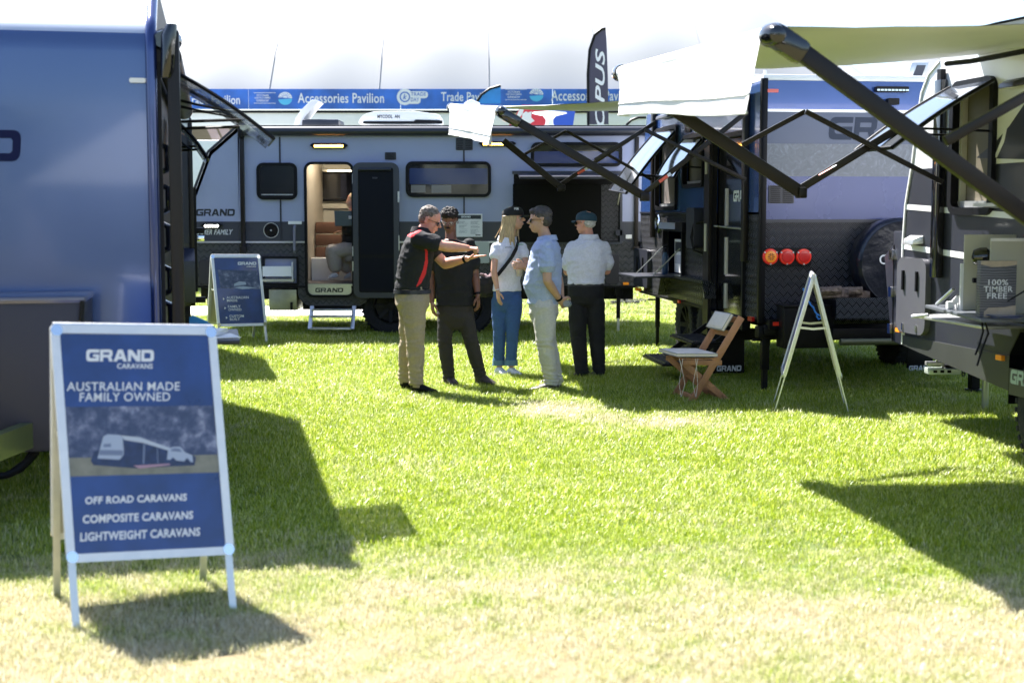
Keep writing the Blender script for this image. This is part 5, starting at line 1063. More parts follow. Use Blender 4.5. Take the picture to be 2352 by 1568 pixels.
T = Thing('brochure_holder', 'small white folded brochure holder at the left of the shelf', 'holder', (*at(2196, 700, 9.45).xy, zs_))
MB().box((-.06, -.02, 0), (-.02, .03, .05)).build('foot', 'whitep', T, bevel=.006); MB().box((.0, -.03, 0), (.06, .03, .04)).build('foot', 'whitep', T, bevel=.006); MB().prism([(-.05, 0, .03), (.05, 0, .03), (.06, 0, .09), (-.0, 0, .085)], (0, .012, 0)).build('card', 'whitep', T)
T = Thing('brochure_stack', 'fanned blue brochures lying at the front of the shelf', 'brochure', (*at(2300, 730, 8.66).xy, zs_))
for k in range(4): a = -.3+.18*k; mb = MB(); mb.prism([V((x*math.cos(a)-y*math.sin(a), x*math.sin(a)+y*math.cos(a), .002+.004*k)) for x, y in ((-.06, -.09), (.09, -.09), (.09, .10), (-.06, .10))], (0,0,.003)); mb.build('brochure', 'poster' if k % 2 else 'ink_grey', T)
# awning
nA, fA = RC.loc(1772, 82, 7.0), RC.loc(1427, 168, 9.95)
a0, a1 = RC.Mi @ V((3.24, 10.15, 0)), RC.Mi @ V((3.72, 7.3, 0)); z0 = at(2150, 146, 10.15).z
awning(RC, fA, nA, V((a0.x, .0, TOP-.01)), V((a1.x, .0, TOP-.06)), .045, (.29, .36))
def strut_w(a, b_, wd, ht, nm='awning_arm', par=RC, m='arm'): return MB().bar(a, b_, wd, ht).build(nm, m, par, bevel=.006)
o = strut_w(RC.loc(1775, 72, 6.98), RC.loc(2500, 600, 7.3), .05, .085)
MB().bar(RC.loc(1768, 72, 6.97), RC.loc(1850, 128, 6.98), .09, .125).build('arm_knuckle', 'black_gl', o, bevel=.04)
strut_w(RC.loc(2171, 325, 7.18), RC.loc(2420, 185, 7.3), .035, .05, 'rafter', o)
strut_w(RC.loc(2500, 600, 7.34), RC.loc(2760, 420, 7.45), .04, .06, 'strut', o)
bow = [(2174, 147), (2230, 141), (2290, 130), (2352, 118), (2450, 98)]; MB().tube([RC.loc(x, y, 9.6-.35*k) for k, (x, y) in enumerate(bow)], .017, 8).build('roof_bow', 'black', RC, smooth=True)
arm_set(RC, 9.95, ((1500, 222), (1840, 442)), ((1834, 436), (2068, 292)), [((1705, 333), (1850, 256)), ((1850, 256), (2165, 419))], None, wd=.085, stick=((1888, 402), (1918, 385)))
# ================================================================== blue caravan at the left, dark caravan behind it
LA = math.atan2(.207, 1)
LC = Thing('silver_blue_caravan', 'large glossy blue caravan front at the left edge of the frame', 'caravan', (-1.995, 8.05, 0), LA)
FL_ = Face(LC, (0,0,0), (1,0,0)); SL_ = Face(LC, (0,0,0), (0,1,0)); LW, LL = 2.35, 5.0
zc = FL_.uv(200, 75)[1]; zT = zc + .42
lbm = mat('left_blue_paint', (.060, .105, .25), .16, .3, .4, .04, 1.2); M['lblue'] = lbm
# front skin: flat below, curving back into the roof above zc
nz = [(0, z) for z in (.62, 1.2, 1.8, 2.2, zc-.10)]
for k in range(1, 7): a = R(58*k/6); nz.append((.22*(1-math.cos(a)), zc - .10 + .22*math.sin(a)))
nz += [(.50, zc+.36), (.62, zc+.44), (.85, zc+.47)]
nxx = 14; vs = []
for (y, z) in nz:
    for i in range(nxx+1):
        x = -LW + LW*i/nxx; vs.append((x - (.0 if i < nxx else 0), y, z))
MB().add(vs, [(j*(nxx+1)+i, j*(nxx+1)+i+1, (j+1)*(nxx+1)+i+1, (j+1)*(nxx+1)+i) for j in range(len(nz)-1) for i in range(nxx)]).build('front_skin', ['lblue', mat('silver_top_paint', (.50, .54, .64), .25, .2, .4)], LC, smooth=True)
for p_ in LC.ob.children[-1].data.polygons: p_.material_index = 1 if p_.center.z > nz[7][1] - .01 else 0  # upper slope paler: the highlight up there is put into the paint colour
side_poly = [(y+.0, z) for y, z in nz] + [(LL, nz[-1][1]), (LL, .62)]
MB().prism([V((-.001, y, z)) for y, z in side_poly][::-1], (-.03, 0, 0)).build('side_wall', 'black', LC)
MB().prism([V((-LW+.001, y, z)) for y, z in side_poly][::-1], (.03, 0, 0)).build('side_wall', 'lblue', LC)
MB().box((-LW, .85, nz[-1][1]-.03), (-.0005, LL, nz[-1][1]+.004)).build('roof', 'white', LC); MB().box((-LW+.04, .05, .62), (-.04, LL-.05, .66)).build('floor', 'black', LC); MB().box((-LW+.04, LL-.04, .661), (-.04, LL-.001, nz[-1][1]-.04)).build('end_wall', 'black', LC)
mb = MB(); mb.tube([V((.0, y-.012, z)) for y, z in nz], .032, 10); mb.build('corner_trim', mat('trim_navy', (.02, .04, .16), .15, .5, .9), LC, smooth=True)
r = FL_.rect(297, 180, 335, 191); FL_.part('marker_lamp', r, .002, .02, 'whitep', .01)
logo(FL_, (FL_.uv(50, 335)[0]-.86, FL_.uv(50, 335)[0], FL_.uv(25, 371)[1], FL_.uv(25, 299)[1]), .003, 'ink_navy', LC)
# boot box on the drawbar
BX = Face(LC, (0, -.55, 0), (1,0,0)); r = BX.rect(-300, 684, 196, 1040); x1 = BX.uv(196, 800)[0]; zt_, zb_ = BX.uv(100, 684)[1], BX.uv(60, 1040)[1]
bx = MB().box((-2.3, -.55, zb_), (x1, -.02, zt_)).build('boot_box', 'anth2', LC, bevel=.025)
MB().box((-2.3, -.562, zt_-.03), (x1+.006, -.0201, zt_+.006)).build('lid', mat('box_lid', (.12, .11, .13), .2, .3, .4), bx, bevel=.012)
mb = MB(); mb.tube([BX.pt(*BX.uv(x, y), .02) for x, y in ((190, 690), (190, 700), (187, 738), (191, 742))], .012, 8); mb.build('lid_strut', 'black', LC, smooth=True)
for x0, x1_ in ((-.35, -1.0), (-2.0, -1.35)):
    MB().bar((x0, .3, .52), (x1_, -1.55, .46), .06, .13).build('drawbar', mat('drawbar_green_grey', (.13, .15, .06), .3, .3), LC)  # yellow-green of the reflected lawn put into the drawbar colour
MB().tube([BX.pt(*BX.uv(x, y), -.1) for x, y in ((80, 1042), (60, 1065), (40, 1085), (10, 1098), (-40, 1105))], .02, 8).build('hose', 'black', LC, smooth=True)
MB().tube([BX.pt(*BX.uv(x, y), -.12) for x, y in ((68, 1042), (50, 1068), (20, 1090))], .012, 8).build('hose', 'black', LC, smooth=True)
# awning packed along the side roof edge, leg, door gear, window flaps
za = SL_.uv(378, 110)[1]
MB().cyl((.09, .02, zc-.12), (.09, LL-.6, zc-.12), .075, n=20).build('awning_roller', 'arm', LC, smooth=True)
mb = MB(); mb.loft([((.085, -.015, zc-.03), (.07, 0, 0), (0, 0, .05)), ((.085, .04, zc-.03), (.085, 0, 0), (0, 0, .07))], 16); mb.build('end_cap', 'black_gl', LC, smooth=True)
kn = LC.loc(388, 110, 8.1)
MB().loft([((.115, -.03, zc+.05), (.03, 0, 0), (0, .05, 0)), ((.10, -.03, zc-.01), (.045, 0, 0), (0, .06, 0)), ((.09, -.03, zc-.20), (.04, 0, 0), (0, .05, 0)), ((.08, -.03, zc-.24), (.03, 0, 0), (0, .04, 0))], 14).build('arm_knuckle', 'black_gl', LC, smooth=True)
MB().box((.085, -.05, .66), (.155, -.005, zc+.02)).build('awning_leg', 'arm', LC, bevel=.015)
MB().box((.0, -.0, .75), (.05, .04, zc-.15)).build('side_rail', 'black', LC)
for y, z in ((.25, 1.95), (.3, 1.72), (.2, 1.5), (.3, 1.25), (.25, 1.05)):
    MB().tube([(0.0, y, z-.09), (.07, y-.02, z-.06), (.07, y-.02, z+.06), (.0, y, z+.09)], .02, 8).build('handle', mat('blue_black_gloss', (.006, .008, .02), .08, coat=1), LC, smooth=True)
MB().box((.0, .02, 1.12), (.035, .10, 1.98)).build('door_edge', 'chrome', LC, bevel=.01)
def wflap(h0px, o0px, D0_, D1_, len_, par, nm='window_flap'):
    pass
clr = bpy.data.materials.new('smoked_acrylic'); clr.use_nodes = True; b = clr.node_tree.nodes['Principled BSDF']; b.inputs['Base Color'].default_value = (.16, .18, .20, 1); b.inputs['Roughness'].default_value = .06; b.inputs['Alpha'].default_value = .62; b.inputs['Coat Weight'].default_value = 1; M['smoked'] = clr
hA = LC.Mi @ at(392, 160, 8.35); oA = LC.Mi @ at(628, 318, 8.3)
flap(LC, (hA.x, hA.y, hA.z), (hA.x, hA.y+.8, hA.z), hA.z-oA.z, (oA.x-hA.x, oA.y-hA.y, 0), th=.03, inner='smoked')
hB = LC.Mi @ at(392, 268, 10.2); oB = LC.Mi @ at(476, 362, 10.15)
flap(LC, (hB.x, hB.y, hB.z), (hB.x, hB.y+.6, hB.z), hB.z-oB.z, (oB.x-hB.x, oB.y-hB.y, 0), th=.03, inner='smoked')
MB().tube([LC.loc(392, 226, 8.5), LC.loc(450, 240, 8.5), LC.loc(560, 262, 8.5)], [.009, .008, .004], 6).build('gas_strut', 'black', LC); MB().tube([LC.loc(392, 240, 8.6), LC.loc(450, 253, 8.6), LC.loc(545, 272, 8.6)], [.009, .008, .004], 6).build('gas_strut', 'black', LC)
MB().tube([LC.loc(393, 310, 10), LC.loc(440, 345, 10)], .009, 6).build('gas_strut', 'black', LC)
for y in (1.9, 2.9): wheel(LC, (-.15, y, .385), (1,0,0)); wheel(LC, (-LW+.15, y, .385), (-1,0,0))
for x in (-.5, -LW+.5): MB().box((x-.03, .1, .48), (x+.03, LL, .619)).build('chassis_rail', 'black', LC)
# fold-down table by its door, with papers on it
TL = LC; tz = gr(530, 790, 0).z; p = at(548, 778, 8.8); zt2 = p.z
a, b_ = LC.Mi @ at(440, 782, 8.6), LC.Mi @ at(552, 782, 8.6)
MB().box((-.0, .55, a.z-.03), (b_.x, 1.35, a.z)).build('fold_down_table', 'anth', LC, bevel=.012)
for k, (dx, an, nm, lb) in enumerate(((.02, .2, 'paper_sheet', 'loose white paper sheets on the fold-down table behind the foreground sign'), (-.06, -.25, 'paper_sheet', 'white sheet hanging over the corner of the fold-down table'))):
    T = Thing(nm, lb, 'paper', LC.M @ V((b_.x-.16+dx, .72+.1*k, a.z+.004+.01*k)), LA+an); MB().box((-.1, -.14, 0), (.12, .14, .006+.02*k)).build('sheet', 'whitep', T)
T = Thing('blue_folder', 'bright blue folder standing behind the foreground sign', 'folder', LC.M @ V((.22, 1.0, a.z+.004)), LA)
MB().prism([(-.06, 0, 0), (.14, 0, 0), (.05, 0, .075), (-.04, 0, .115), (-.06, 0, .10)], (0, .02, 0)).build('cover', mat('cyan_card', (.02, .28, .55), .4), T)
# dark caravan behind it
DC = Thing('dark_caravan', 'narrow dark caravan end with rounded silver top behind the left caravan', 'caravan', (at(447, 600, 15.2).x, 15.2, 0), R(13.5))
FD = Face(DC, (0,0,0), (1,0,0)); zt3 = FD.uv(420, 249)[1]; DW = 2.3
pr = [(0, .65), (0, zt3-.12), (-.03, zt3-.05), (-.10, zt3), (-DW, zt3), (-DW, .65)]
MB().prism([V((x, 0, z)) for x, z in pr], (0, 2.2, 0)).build('body', 'grey_dk', DC, bevel=.01)
FD.part('top_band', (-DW+.05, -.03, FD.uv(420, 293)[1], zt3-.06), .001, .012, 'alu'); FD.part('dark_panel', (-DW+.05, -.05, FD.uv(420, 560)[1], FD.uv(420, 300)[1]), .001, .014, mat('navy_sheet', (.014, .018, .035), .4)); 
zq = FD.uv(420, 597)[1]; zq2 = FD.uv(420, 570)[1]
MB().prism([(-DW, -.02, .7), (-DW, -.30, .7), (-DW, -.30, zq), (-DW, -.06, zq2), (-DW, -.02, zq2)], (DW-.0, 0, 0)).build('boot', mat('navy_sheet', (.014, .018, .035), .4), DC, bevel=.012)
MB().box((-.045, -.04, .66), (.0, -.003, zt3-.15)).build('corner_trim', 'arm', DC, bevel=.008)
for y, nm, m_ in ((530, 'door_handle', 'black'), (548, 'door_handle', 'chrome'), (690, 'jack_handle', 'black')):
    z = FD.uv(450, y)[1]; MB().box((.001, .1, z-.03), (.11, .2, z+.03)).build(nm, m_, DC, bevel=.01)
MB().box((.001, .05, .8), (.03, .30, 1.9)).build('hatch_edge', 'black', DC)
for x in (-.3, -DW+.3): MB().box((x-.04, .3, .02), (x+.04, .38, .65)).build('jack_leg', 'black', DC)
for x in (-.02, ): wheel(DC, (-.16, 1.6, .385), (1,0,0)); wheel(DC, (-DW+.16, 1.6, .385), (-1,0,0))
z = FD.uv(420, 380)[1]; 
# ================================================================== folding chair
n_top, n_foot = at(1703, 726, 12.35), at(1587, 927, 12.35); wv_ = V((-.10, .39, 0))
CH = Thing('folding_chair', 'wooden folding chair with cream cushions beside the blue caravan steps', 'chair', (n_foot.x+.15, 12.5, 0), 0)
cl = lambda x, y: CH.Mi @ at(x, y, 12.35); nt_, nf = cl(1703, 728), cl(1587, 924); nf.z = .0; sf, rf = cl(1562, 822), cl(1677, 919); rf.z = 0
for k in (0, 1):
    o_ = wv_*k; MB().bar(nt_+o_, nf+o_, .03, .060).build('back_leg' if 0 else 'leg', 'wood', CH, bevel=.006)
    i_ = wv_.normalized()*.035*(1 if k == 0 else -1); MB().bar(sf+o_+i_+V((.03,0,-.03)), rf+o_+i_, .028, .054).build('leg', 'wood', CH, bevel=.006)
    MB().bar(cl(1567, 832)+o_, cl(1658, 833)+o_, .026, .045).build('seat_rail', 'wood', CH, bevel=.005)
for f_, s_ in ((.06, 'a'), ): MB().bar(nf.lerp(nt_, f_), nf.lerp(nt_, f_)+wv_, .018, .05).build('cross_rail', 'wood', CH, bevel=.003)
MB().bar(rf.lerp(sf, .12), rf.lerp(sf, .12)+wv_, .018, .04).build('cross_rail', 'wood', CH, bevel=.003)
a = sf + V((0,0,.0)); b_ = cl(1655, 822); 
for k in range(7):
    p = a.lerp(b_, (k+.5)/7); MB().box((p.x-.022, p.y-.02, a.z-.012), (p.x+.022, p.y-.018+wv_.y+.0, a.z+.002)).build('slat', 'wood', CH)
for f_ in (.96, .80): MB().bar(nf.lerp(nt_, f_)+wv_*.05, nf.lerp(nt_, f_)+wv_*.95, .016, .05).build('back_slat', 'wood', CH)
def cushion(pts, th, nm, nrm):
    pts = [V(p) for p in pts]; nrm = V(nrm).normalized()*th; mb = MB(); n = 10; top, bot = [], []
    for i in range(n+1):
        for j in range(n+1):
            u, v = i/n, j/n; p = pts[0].lerp(pts[1], u).lerp(pts[3].lerp(pts[2], u), v); e = min(u, 1-u, v, 1-v); bl = min(1, (e*7)**.5) if e > 0 else 0
            top.append(p + nrm*(.22+.28*bl)); bot.append(p - nrm*(.22+.28*bl))
    fs = []; N_ = len(top)
    for i in range(n):
        for j in range(n): k = i*(n+1)+j; fs.append((k, k+1, k+n+2, k+n+1)); fs.append((k+N_, k+n+1+N_, k+n+2+N_, k+1+N_))
    rim = [j for j in range(n+1)] + [i*(n+1)+n for i in range(1, n+1)] + [n*(n+1)+j for j in range(n-1, -1, -1)] + [i*(n+1) for i in range(n-1, 0, -1)]
    for a_, b__ in zip(rim, rim[1:]+rim[:1]): fs.append((a_, b__, b__+N_, a_+N_))
    o = mb.add(top+bot, fs).build(nm, 'canvas', CH, smooth=True)
    pp = [pts[0], pts[1], pts[2], pts[3], pts[0]]; m2 = MB()
    for s_ in (1, -1): m2.tube([p + nrm*.24*s_ for p in pp], .0035, 5)
    m2.build('piping', mat('piping_grey', (.35, .34, .33), .8), o); return o
s0 = V((sf.x-.03, sf.y-.03, sf.z+.028)); s1 = V((b_.x-.03, s0.y, s0.z)); cushion([s0, s1, s1+wv_*1.12, s0+wv_*1.12], .05, 'seat_cushion', (0,0,1))
bt_, bb_ = nf.lerp(nt_, .985), nf.lerp(nt_, .80); sh_ = V((-.055, 0, .03)); cushion([bt_+sh_+wv_*.12, bt_+sh_+wv_*1.0, bb_+sh_+wv_*1.0, bb_+sh_+wv_*.12], .05, 'back_cushion', (-.86, 0, .5))
for k, (x, dx) in enumerate(((.02, .05), (.05, -.03), (.16, .02), (.18, -.04))):
    p = s0 + V((x, -.005, -.03)); MB().tube([p, p+V((dx*.5, -.01, -.10)), p+V((dx, 0, -.22)), p+V((dx*.4, 0, -.33))], .0025, 5).build('tie', 'canvas', CH)
# ================================================================== people
def remesh(mb, name, m, parent, vox=.006, smooth=3, disp=None, paint=None, deci=None):
    me = bpy.data.meshes.new('tmp'); me.from_pydata([tuple(p) for p in mb.v], [], mb.f)
    bm = bmesh.new(); bm.from_mesh(me); bmesh.ops.recalc_face_normals(bm, faces=bm.faces); bm.to_mesh(me); bm.free()
    ob = bpy.data.objects.new('tmp', me); sc.collection.objects.link(ob)
    r_ = ob.modifiers.new('r', 'REMESH'); r_.mode = 'VOXEL'; r_.voxel_size = vox; r_.use_smooth_shade = True
    if smooth: s_ = ob.modifiers.new('s', 'SMOOTH'); s_.iterations = smooth; s_.factor = .5
    if deci: d_ = ob.modifiers.new('d', 'DECIMATE'); d_.ratio = deci
    dg = bpy.context.evaluated_depsgraph_get(); out = bpy.data.meshes.new_from_object(ob.evaluated_get(dg)); out.name = name
    bpy.data.objects.remove(ob); bpy.data.meshes.remove(me)
    if disp:
        nr = [v.normal.copy() for v in out.vertices]
        for v, n_ in zip(out.vertices, nr): v.co += n_ * disp(v.co, n_)
        out.update()
    out.materials.clear()
    for mm in (m if isinstance(m, (list, tuple)) else [m]): out.materials.append(M[mm] if isinstance(mm, str) else mm)
    if paint:
        for p in out.polygons: p.material_index = paint(p.center, p.normal)
    out.polygons.foreach_set('use_smooth', [True]*len(out.polygons))
    o = bpy.data.objects.new(name, out); sc.collection.objects.link(o); o.parent = parent.ob if isinstance(parent, Thing) else parent; return o
def wr(amp, fr=(9, 9, 16), seed=0, hi=.35):
    def f(p, n_):
        q = V((p.x*fr[0]+seed, p.y*fr[1], p.z*fr[2])); a = noise.noise(q); b_ = noise.noise(q*2.3 + V((5, 1, 3)))
        return amp*((1-abs(a)*3.0)*.6 + b_*hi)
    return f
skinA = mat('skin_ruddy', (.68, .33, .24), .5, sss=.15, noise_amt=.08, nscale=30); skinB = mat('skin_brown', (.20, .09, .055), .42, sss=.1, noise_amt=.08, nscale=30)
skinC = mat('skin_tan', (.62, .35, .24), .48, sss=.15, noise_amt=.06, nscale=30); skinD = mat('skin_olive', (.54, .32, .22), .48, sss=.12, noise_amt=.06, nscale=30)
def fab(n, c, r=.85): return mat(n, c, r, noise_amt=.08, nscale=60, bump=.1, bscale=300)
def limb(mb, pts, rad, n=14, flat=None):
    pts = [V(p) for p in pts]
    for a, b_, ra, rb in zip(pts, pts[1:], rad, rad[1:]):
        st = []; d = (b_-a).normalized(); x = d.orthogonal().normalized(); y = d.cross(x)
        for t in (0, .25, .5, .75, 1): r_ = ra + (rb-ra)*t; st.append((a.lerp(b_, t), x*r_, y*r_))
        mb.loft(st, n)
    for p, r_ in zip(pts, rad): mb.sph(p, r_*.995, 12, 8)
def hand(mb, w, d, n_, t_, k=1.0, curl=.35, spread=.12, fist=False):
    """w wrist, d finger direction, n_ palm normal (palm side), t_ thumb side"""
    w, d, n_, t_ = V(w), V(d).normalized(), V(n_), V(t_); n_ = (n_ - d*n_.dot(d)).normalized(); t_ = d.cross(n_) * (1 if d.cross(n_).dot(t_) > 0 else -1)
    mb.loft([(w - d*.01*k, t_*.027*k, n_*.018*k), (w + d*.03*k, t_*.036*k, n_*.016*k), (w + d*.07*k, t_*.043*k, n_*.014*k), (w + d*.092*k, t_*.040*k, n_*.012*k)], 14)
    ls = (.068, .078, .072, .056); 
    for i, L_ in enumerate(ls):
        o = (1.5 - i)*.0205*k; a = w + d*(.086 - abs(i-1.2)*.003)*k + t_*o; dd = (d + t_*((1.5-i)*spread)).normalized(); pts = [a - dd*.012]; cur = a; cu = (1.45 if fist else curl)
        for j, f in enumerate((.45, .32, .25)):
            ang = cu*(j+ (1 if fist else .6)); v_ = (dd*math.cos(ang) + n_*math.sin(ang)).normalized(); cur = cur + v_*L_*f*k; pts.append(cur)
        limb(mb, pts, [.0098*k, .0095*k, .0088*k, .0078*k], 8)
    a = w + d*.028*k + t_*.03*k; b_ = a + (d*.5 + t_*.75 + n_*.25).normalized()*.034*k; c_ = b_ + (d*.85 + t_*.25 + n_*.4).normalized()*.03*k; e_ = c_ + (d*.9 + n_*.3).normalized()*.022*k
    limb(mb, [a, b_, c_, e_], [.014*k, .0115*k, .0105*k, .009*k], 8)
class Hum:
    def __init__(s, label, px, py, skin, D=None, z=0, k=1.0, group='people talking on the lawn', cat='person'):
        g = gr(px, py) if D is None else at(px, py, D); s.D = g.y; s.k = k
        s.T = Thing('person', label, cat, (g.x, g.y, z), 0, group); s.skin = skin; s.body = MB()
    def J(s, x, y, dy=0): return s.T.loc(x, y, s.D+dy)
    def head(s, c, hf, pitch=0, roll=0, k=1.0, jaw=1.0):
        hf = V((hf[0], hf[1], 0)).normalized(); up = V((0,0,1)); lat = up.cross(hf)
        if pitch: q = Matrix.Rotation(pitch, 3, lat); hf, up = q @ hf, q @ up
        s.hc, s.hf, s.hu, s.hl = V(c), hf, up, lat; s.hk = k; P = s.P; b = s.body
        b.ell(P(0, -.008, .035), lat*.076*k, hf*.096*k, up*.086*k, 18, 12)
        b.ell(P(0, .018, -.03), lat*.064*k, hf*.075*k, up*.075*k, 16, 10)
        b.ell(P(0, .040, -.075), lat*.040*k*jaw, hf*.044*k, up*.034*k)          # chin and jaw
        for sg in (-1, 1):
            b.ell(P(sg*.040*jaw, .012, -.058), lat*.018*k, hf*.045*k, up*.028*k, 10, 7)
            b.ell(P(sg*.030, .076, .022), lat*.022*k, hf*.012*k, up*.008*k, 8, 6)   # brow
            b.ell(P(sg*.036, .066, -.022), lat*.018*k, hf*.018*k, up*.018*k, 8, 6)  # cheek
            b.loft([(P(sg*.072, -.012, .022), hf*.010*k, up*.006*k), (P(sg*.083, -.018, .016), hf*.018*k, up*.020*k), (P(sg*.085, -.020, -.005), hf*.017*k, up*.025*k*1), (P(sg*.074, -.010, -.026), hf*.010*k, up*.010*k)], 10)
        b.loft([(P(0, .088, .020), lat*.007*k, hf*.008*k), (P(0, .098, .002), lat*.009*k, hf*.010*k), (P(0, .110, -.016), lat*.013*k, hf*.014*k), (P(0, .100, -.027), lat*.013*k, hf*.010*k)], 10)
        b.ell(P(0, .088, -.050), lat*.024*k, hf*.012*k, up*.0055*k, 10, 6); b.ell(P(0, .085, -.061), lat*.020*k, hf*.012*k, up*.006*k, 10, 6)
    def P(s, l, f, u): return s.hc + (s.hl*l + s.hf*f + s.hu*u)*s.hk
    def face_bits(s, eyes=True, lipm=None):
        if eyes:
            for sg in (-1, 1):
                o = MB().sph(s.P(sg*.031, .074, .004), .0125*s.hk).build('eye', mat('eye_white', (.6, .58, .55), .2), s.T, smooth=True); MB().sph(s.P(sg*.031, .0815, .003), .0062*s.hk).build('iris', mat('iris_brown', (.03, .015, .01), .1), o, smooth=True)
        MB().ell(s.P(0, .0965, -.0535), s.hl*.020*s.hk, s.hf*.004*s.hk, s.hu*.006*s.hk, 10, 6).build('mouth', lipm or mat('lips', (.38, .12, .10), .4), s.T, smooth=True)
    def torso(s, pel, che, nk, F, wh=.15, ww=.14, wc=.165, dh=.11, dw=.105, dc=.12, wsh=.17):
        pel, che, nk = V(pel), V(che), V(nk); F = V((F[0], F[1], 0)).normalized(); L_ = V((0,0,1)).cross(F); s.F, s.L = F, L_; s.pel, s.che, s.nk = pel, che, nk
        s.st = [(pel - V((0,0,.07)), .8*wh, .85*dh), (pel, wh, dh), (pel.lerp(che, .42), ww, dw), (che, wc, dc), (che.lerp(nk, .55), wsh, dc*.86), (che.lerp(nk, .82), wsh*.72, dc*.66), (nk, .065, .062)]
        s.body.loft([(c, L_*a*(.84 if i < 3 else 1), F*b_*(.84 if i < 3 else 1)) for i, (c, a, b_) in enumerate(s.st)], 20)
        limb(s.body, [nk - V((0,0,.03)), s.hc - s.hu*.05 - s.hf*.015], [.060*s.hk, .052*s.hk])
    def arm(s, sh, el, wr_, r=(.052, .04, .026), **h):
        k = s.k; limb(s.body, [sh, V(sh).lerp(V(el), .35), el, V(el).lerp(V(wr_), .3), wr_], [r[0]*k, r[0]*.93*k, r[1]*k, r[1]*1.03*k, r[2]*k])
        if h.get('d') is not None: hand(s.body, wr_, h['d'], h.get('n', (0,0,-1)), h.get('t', (0,-1,0)), k*h.get('hk', 1), h.get('curl', .35), h.get('spread', .1), h.get('fist', False))
    def leg(s, hip, kn, an): limb(s.body, [hip, kn, V(kn).lerp(V(an), .3), an], [.070*s.k, .050*s.k, .050*s.k, .038*s.k])
    def finish(s, vox=.0052): return remesh(s.body, 'body', s.skin, s.T, vox, 2)
    def shirt(s, m, sleeves, z_hem, infl=.02, hemw=(.17, .13), belly=0, name='shirt', paint=None, amp=.006, seed=1, vox=.008, collar=None, neck_open=0):
        mb = MB(); st = []; zc_ = s.pel.lerp(s.che, .42)
        hem = V((s.pel.x, s.pel.y, z_hem)); st = [(hem, s.L*hemw[0], s.F*hemw[1]), (hem + V((0,0,.05)), s.L*(hemw[0]-.004), s.F*(hemw[1]-.004))]
        for (c, a, b_), x_ in zip(s.st[1:], (0, .004, 0, 0, 0, 0)):
            if c.z < z_hem + .08: continue
            st.append((c + s.F*(belly if c is s.st[2][0] else 0), s.L*(a+infl+x_), s.F*(b_+infl+x_ + (belly if c is s.st[2][0] else 0))))
        c, a, b_ = s.st[-1]; st[-1] = (c - V((0,0,.004)), s.L*(a+.012), s.F*(b_+.012))
        mb.loft(st, 24)
        for pts, rd in sleeves: limb(mb, pts, rd, 16)
        o = remesh(mb, name, m, s.T, vox, 4, wr(amp, seed=seed), paint)
        if collar:
            mb = MB(); n = 22; vs = []
            for i in range(n+1):
                t = 2*math.pi*i/n + .12; v_ = s.F*math.cos(t)*.078 + s.L*math.sin(t)*.082; dz = -.022*max(0, math.cos(t)); q = s.nk + V((0,0,.0))
                vs += [q + v_*.90 + V((0,0,.030+dz)), q + v_*1.10 + V((0,0,.034+dz)), q + v_*1.32 + V((0,0,-.012+dz*1.6)), q + v_*1.2 + V((0,0,-.018+dz*1.6))]
            mb.add(vs, [(i*4+j, i*4+(j+1) % 4, (i+1)*4+(j+1) % 4, (i+1)*4+j) for i in range(n) for j in range(4)]); mb.build('collar', collar, o, smooth=True)
        return o
    def trousers(s, m, legs, z_top, wtop=(.155, .125), seed=3, amp=.007, cuff=1.0, vox=.008, rad=(.105, .083, .068), rip=.003):
        mb = MB(); c = V((s.pel.x, s.pel.y, z_top)); mb.loft([(c, s.L*wtop[0], s.F*wtop[1]), (c - V((0,0,.08)), s.L*(wtop[0]+.012), s.F*(wtop[1]+.008)), (c - V((0,0,.17)), s.L*(wtop[0]+.012), s.F*(wtop[1]+.005)), (c - V((0,0,.25)), s.L*wtop[0]*.9, s.F*wtop[1]*.8), (c - V((0,0,.275)), s.L*wtop[0]*.6, s.F*wtop[1]*.6)], 22)
        for hip, kn, an in legs:
            hip, kn, an = V(hip), V(kn), V(an); pts = [hip, hip.lerp(kn, .5), kn, kn.lerp(an, .4), kn.lerp(an, .75), an]
            r0, r1, r2 = rad; limb(mb, pts, [r0, r0*.93, r1, r1*.97, r2*1.04, r2*cuff], 16)
        zmin = min(V(l_[2]).z for l_ in legs); f0 = wr(amp, (8, 8, 12), seed)
        kz = sum(V(l_[1]).z for l_ in legs)/len(legs)
        def dsp(p, n_):
            a = f0(p, n_); t = max(0, 1-(p.z-zmin)/.22); tk = max(0, 1-abs(p.z-kz)/.12)
            return a + rip*(t*1.3+tk*.6)*math.sin(p.z*150 + noise.noise(p*8)*5 + p.x*20)
        return remesh(mb, 'trousers', m, s.T, vox, 3, dsp)
    def shoe(s, heel, toe, m='black', sole=None, h=.075, w_=.045, top=None, name='shoe'):
        heel, toe = V(heel), V(toe); d = (toe-heel); L_ = d.length; d.normalize(); sd = V((0,0,1)).cross(d); up = V((0,0,1)); g = V((0,0,.012))
        st = []
        for t, hh, ww in ((-.02, .35, .6), (.03, .75, .85), (.15, 1.0, .95), (.32, 1.05, .9), (.5, .8, .95), (.72, .55, 1.1), (.9, .42, .9), (1.0, .2, .45)):
            c = heel + d*L_*t; H_ = h*hh; st.append((c + g + up*H_/2, sd*w_*ww, up*H_/2))
        o = MB().loft(st, 14, pw=.8).build(name, m, s.T, smooth=True)
        MB().loft([(heel + d*L_*t + up*.008, sd*(w_*ww+.003), up*.011) for t, ww in ((-.03, .6), (.05, .95), (.3, .9), (.5, .98), (.72, 1.12), (.9, .92), (1.02, .4))], 12).build('sole', sole or 'black', o, smooth=True)
        if top: MB().cyl(top - V((0,0,.10)), top, .052, .056).build('shaft', m, o, smooth=True)
        return o
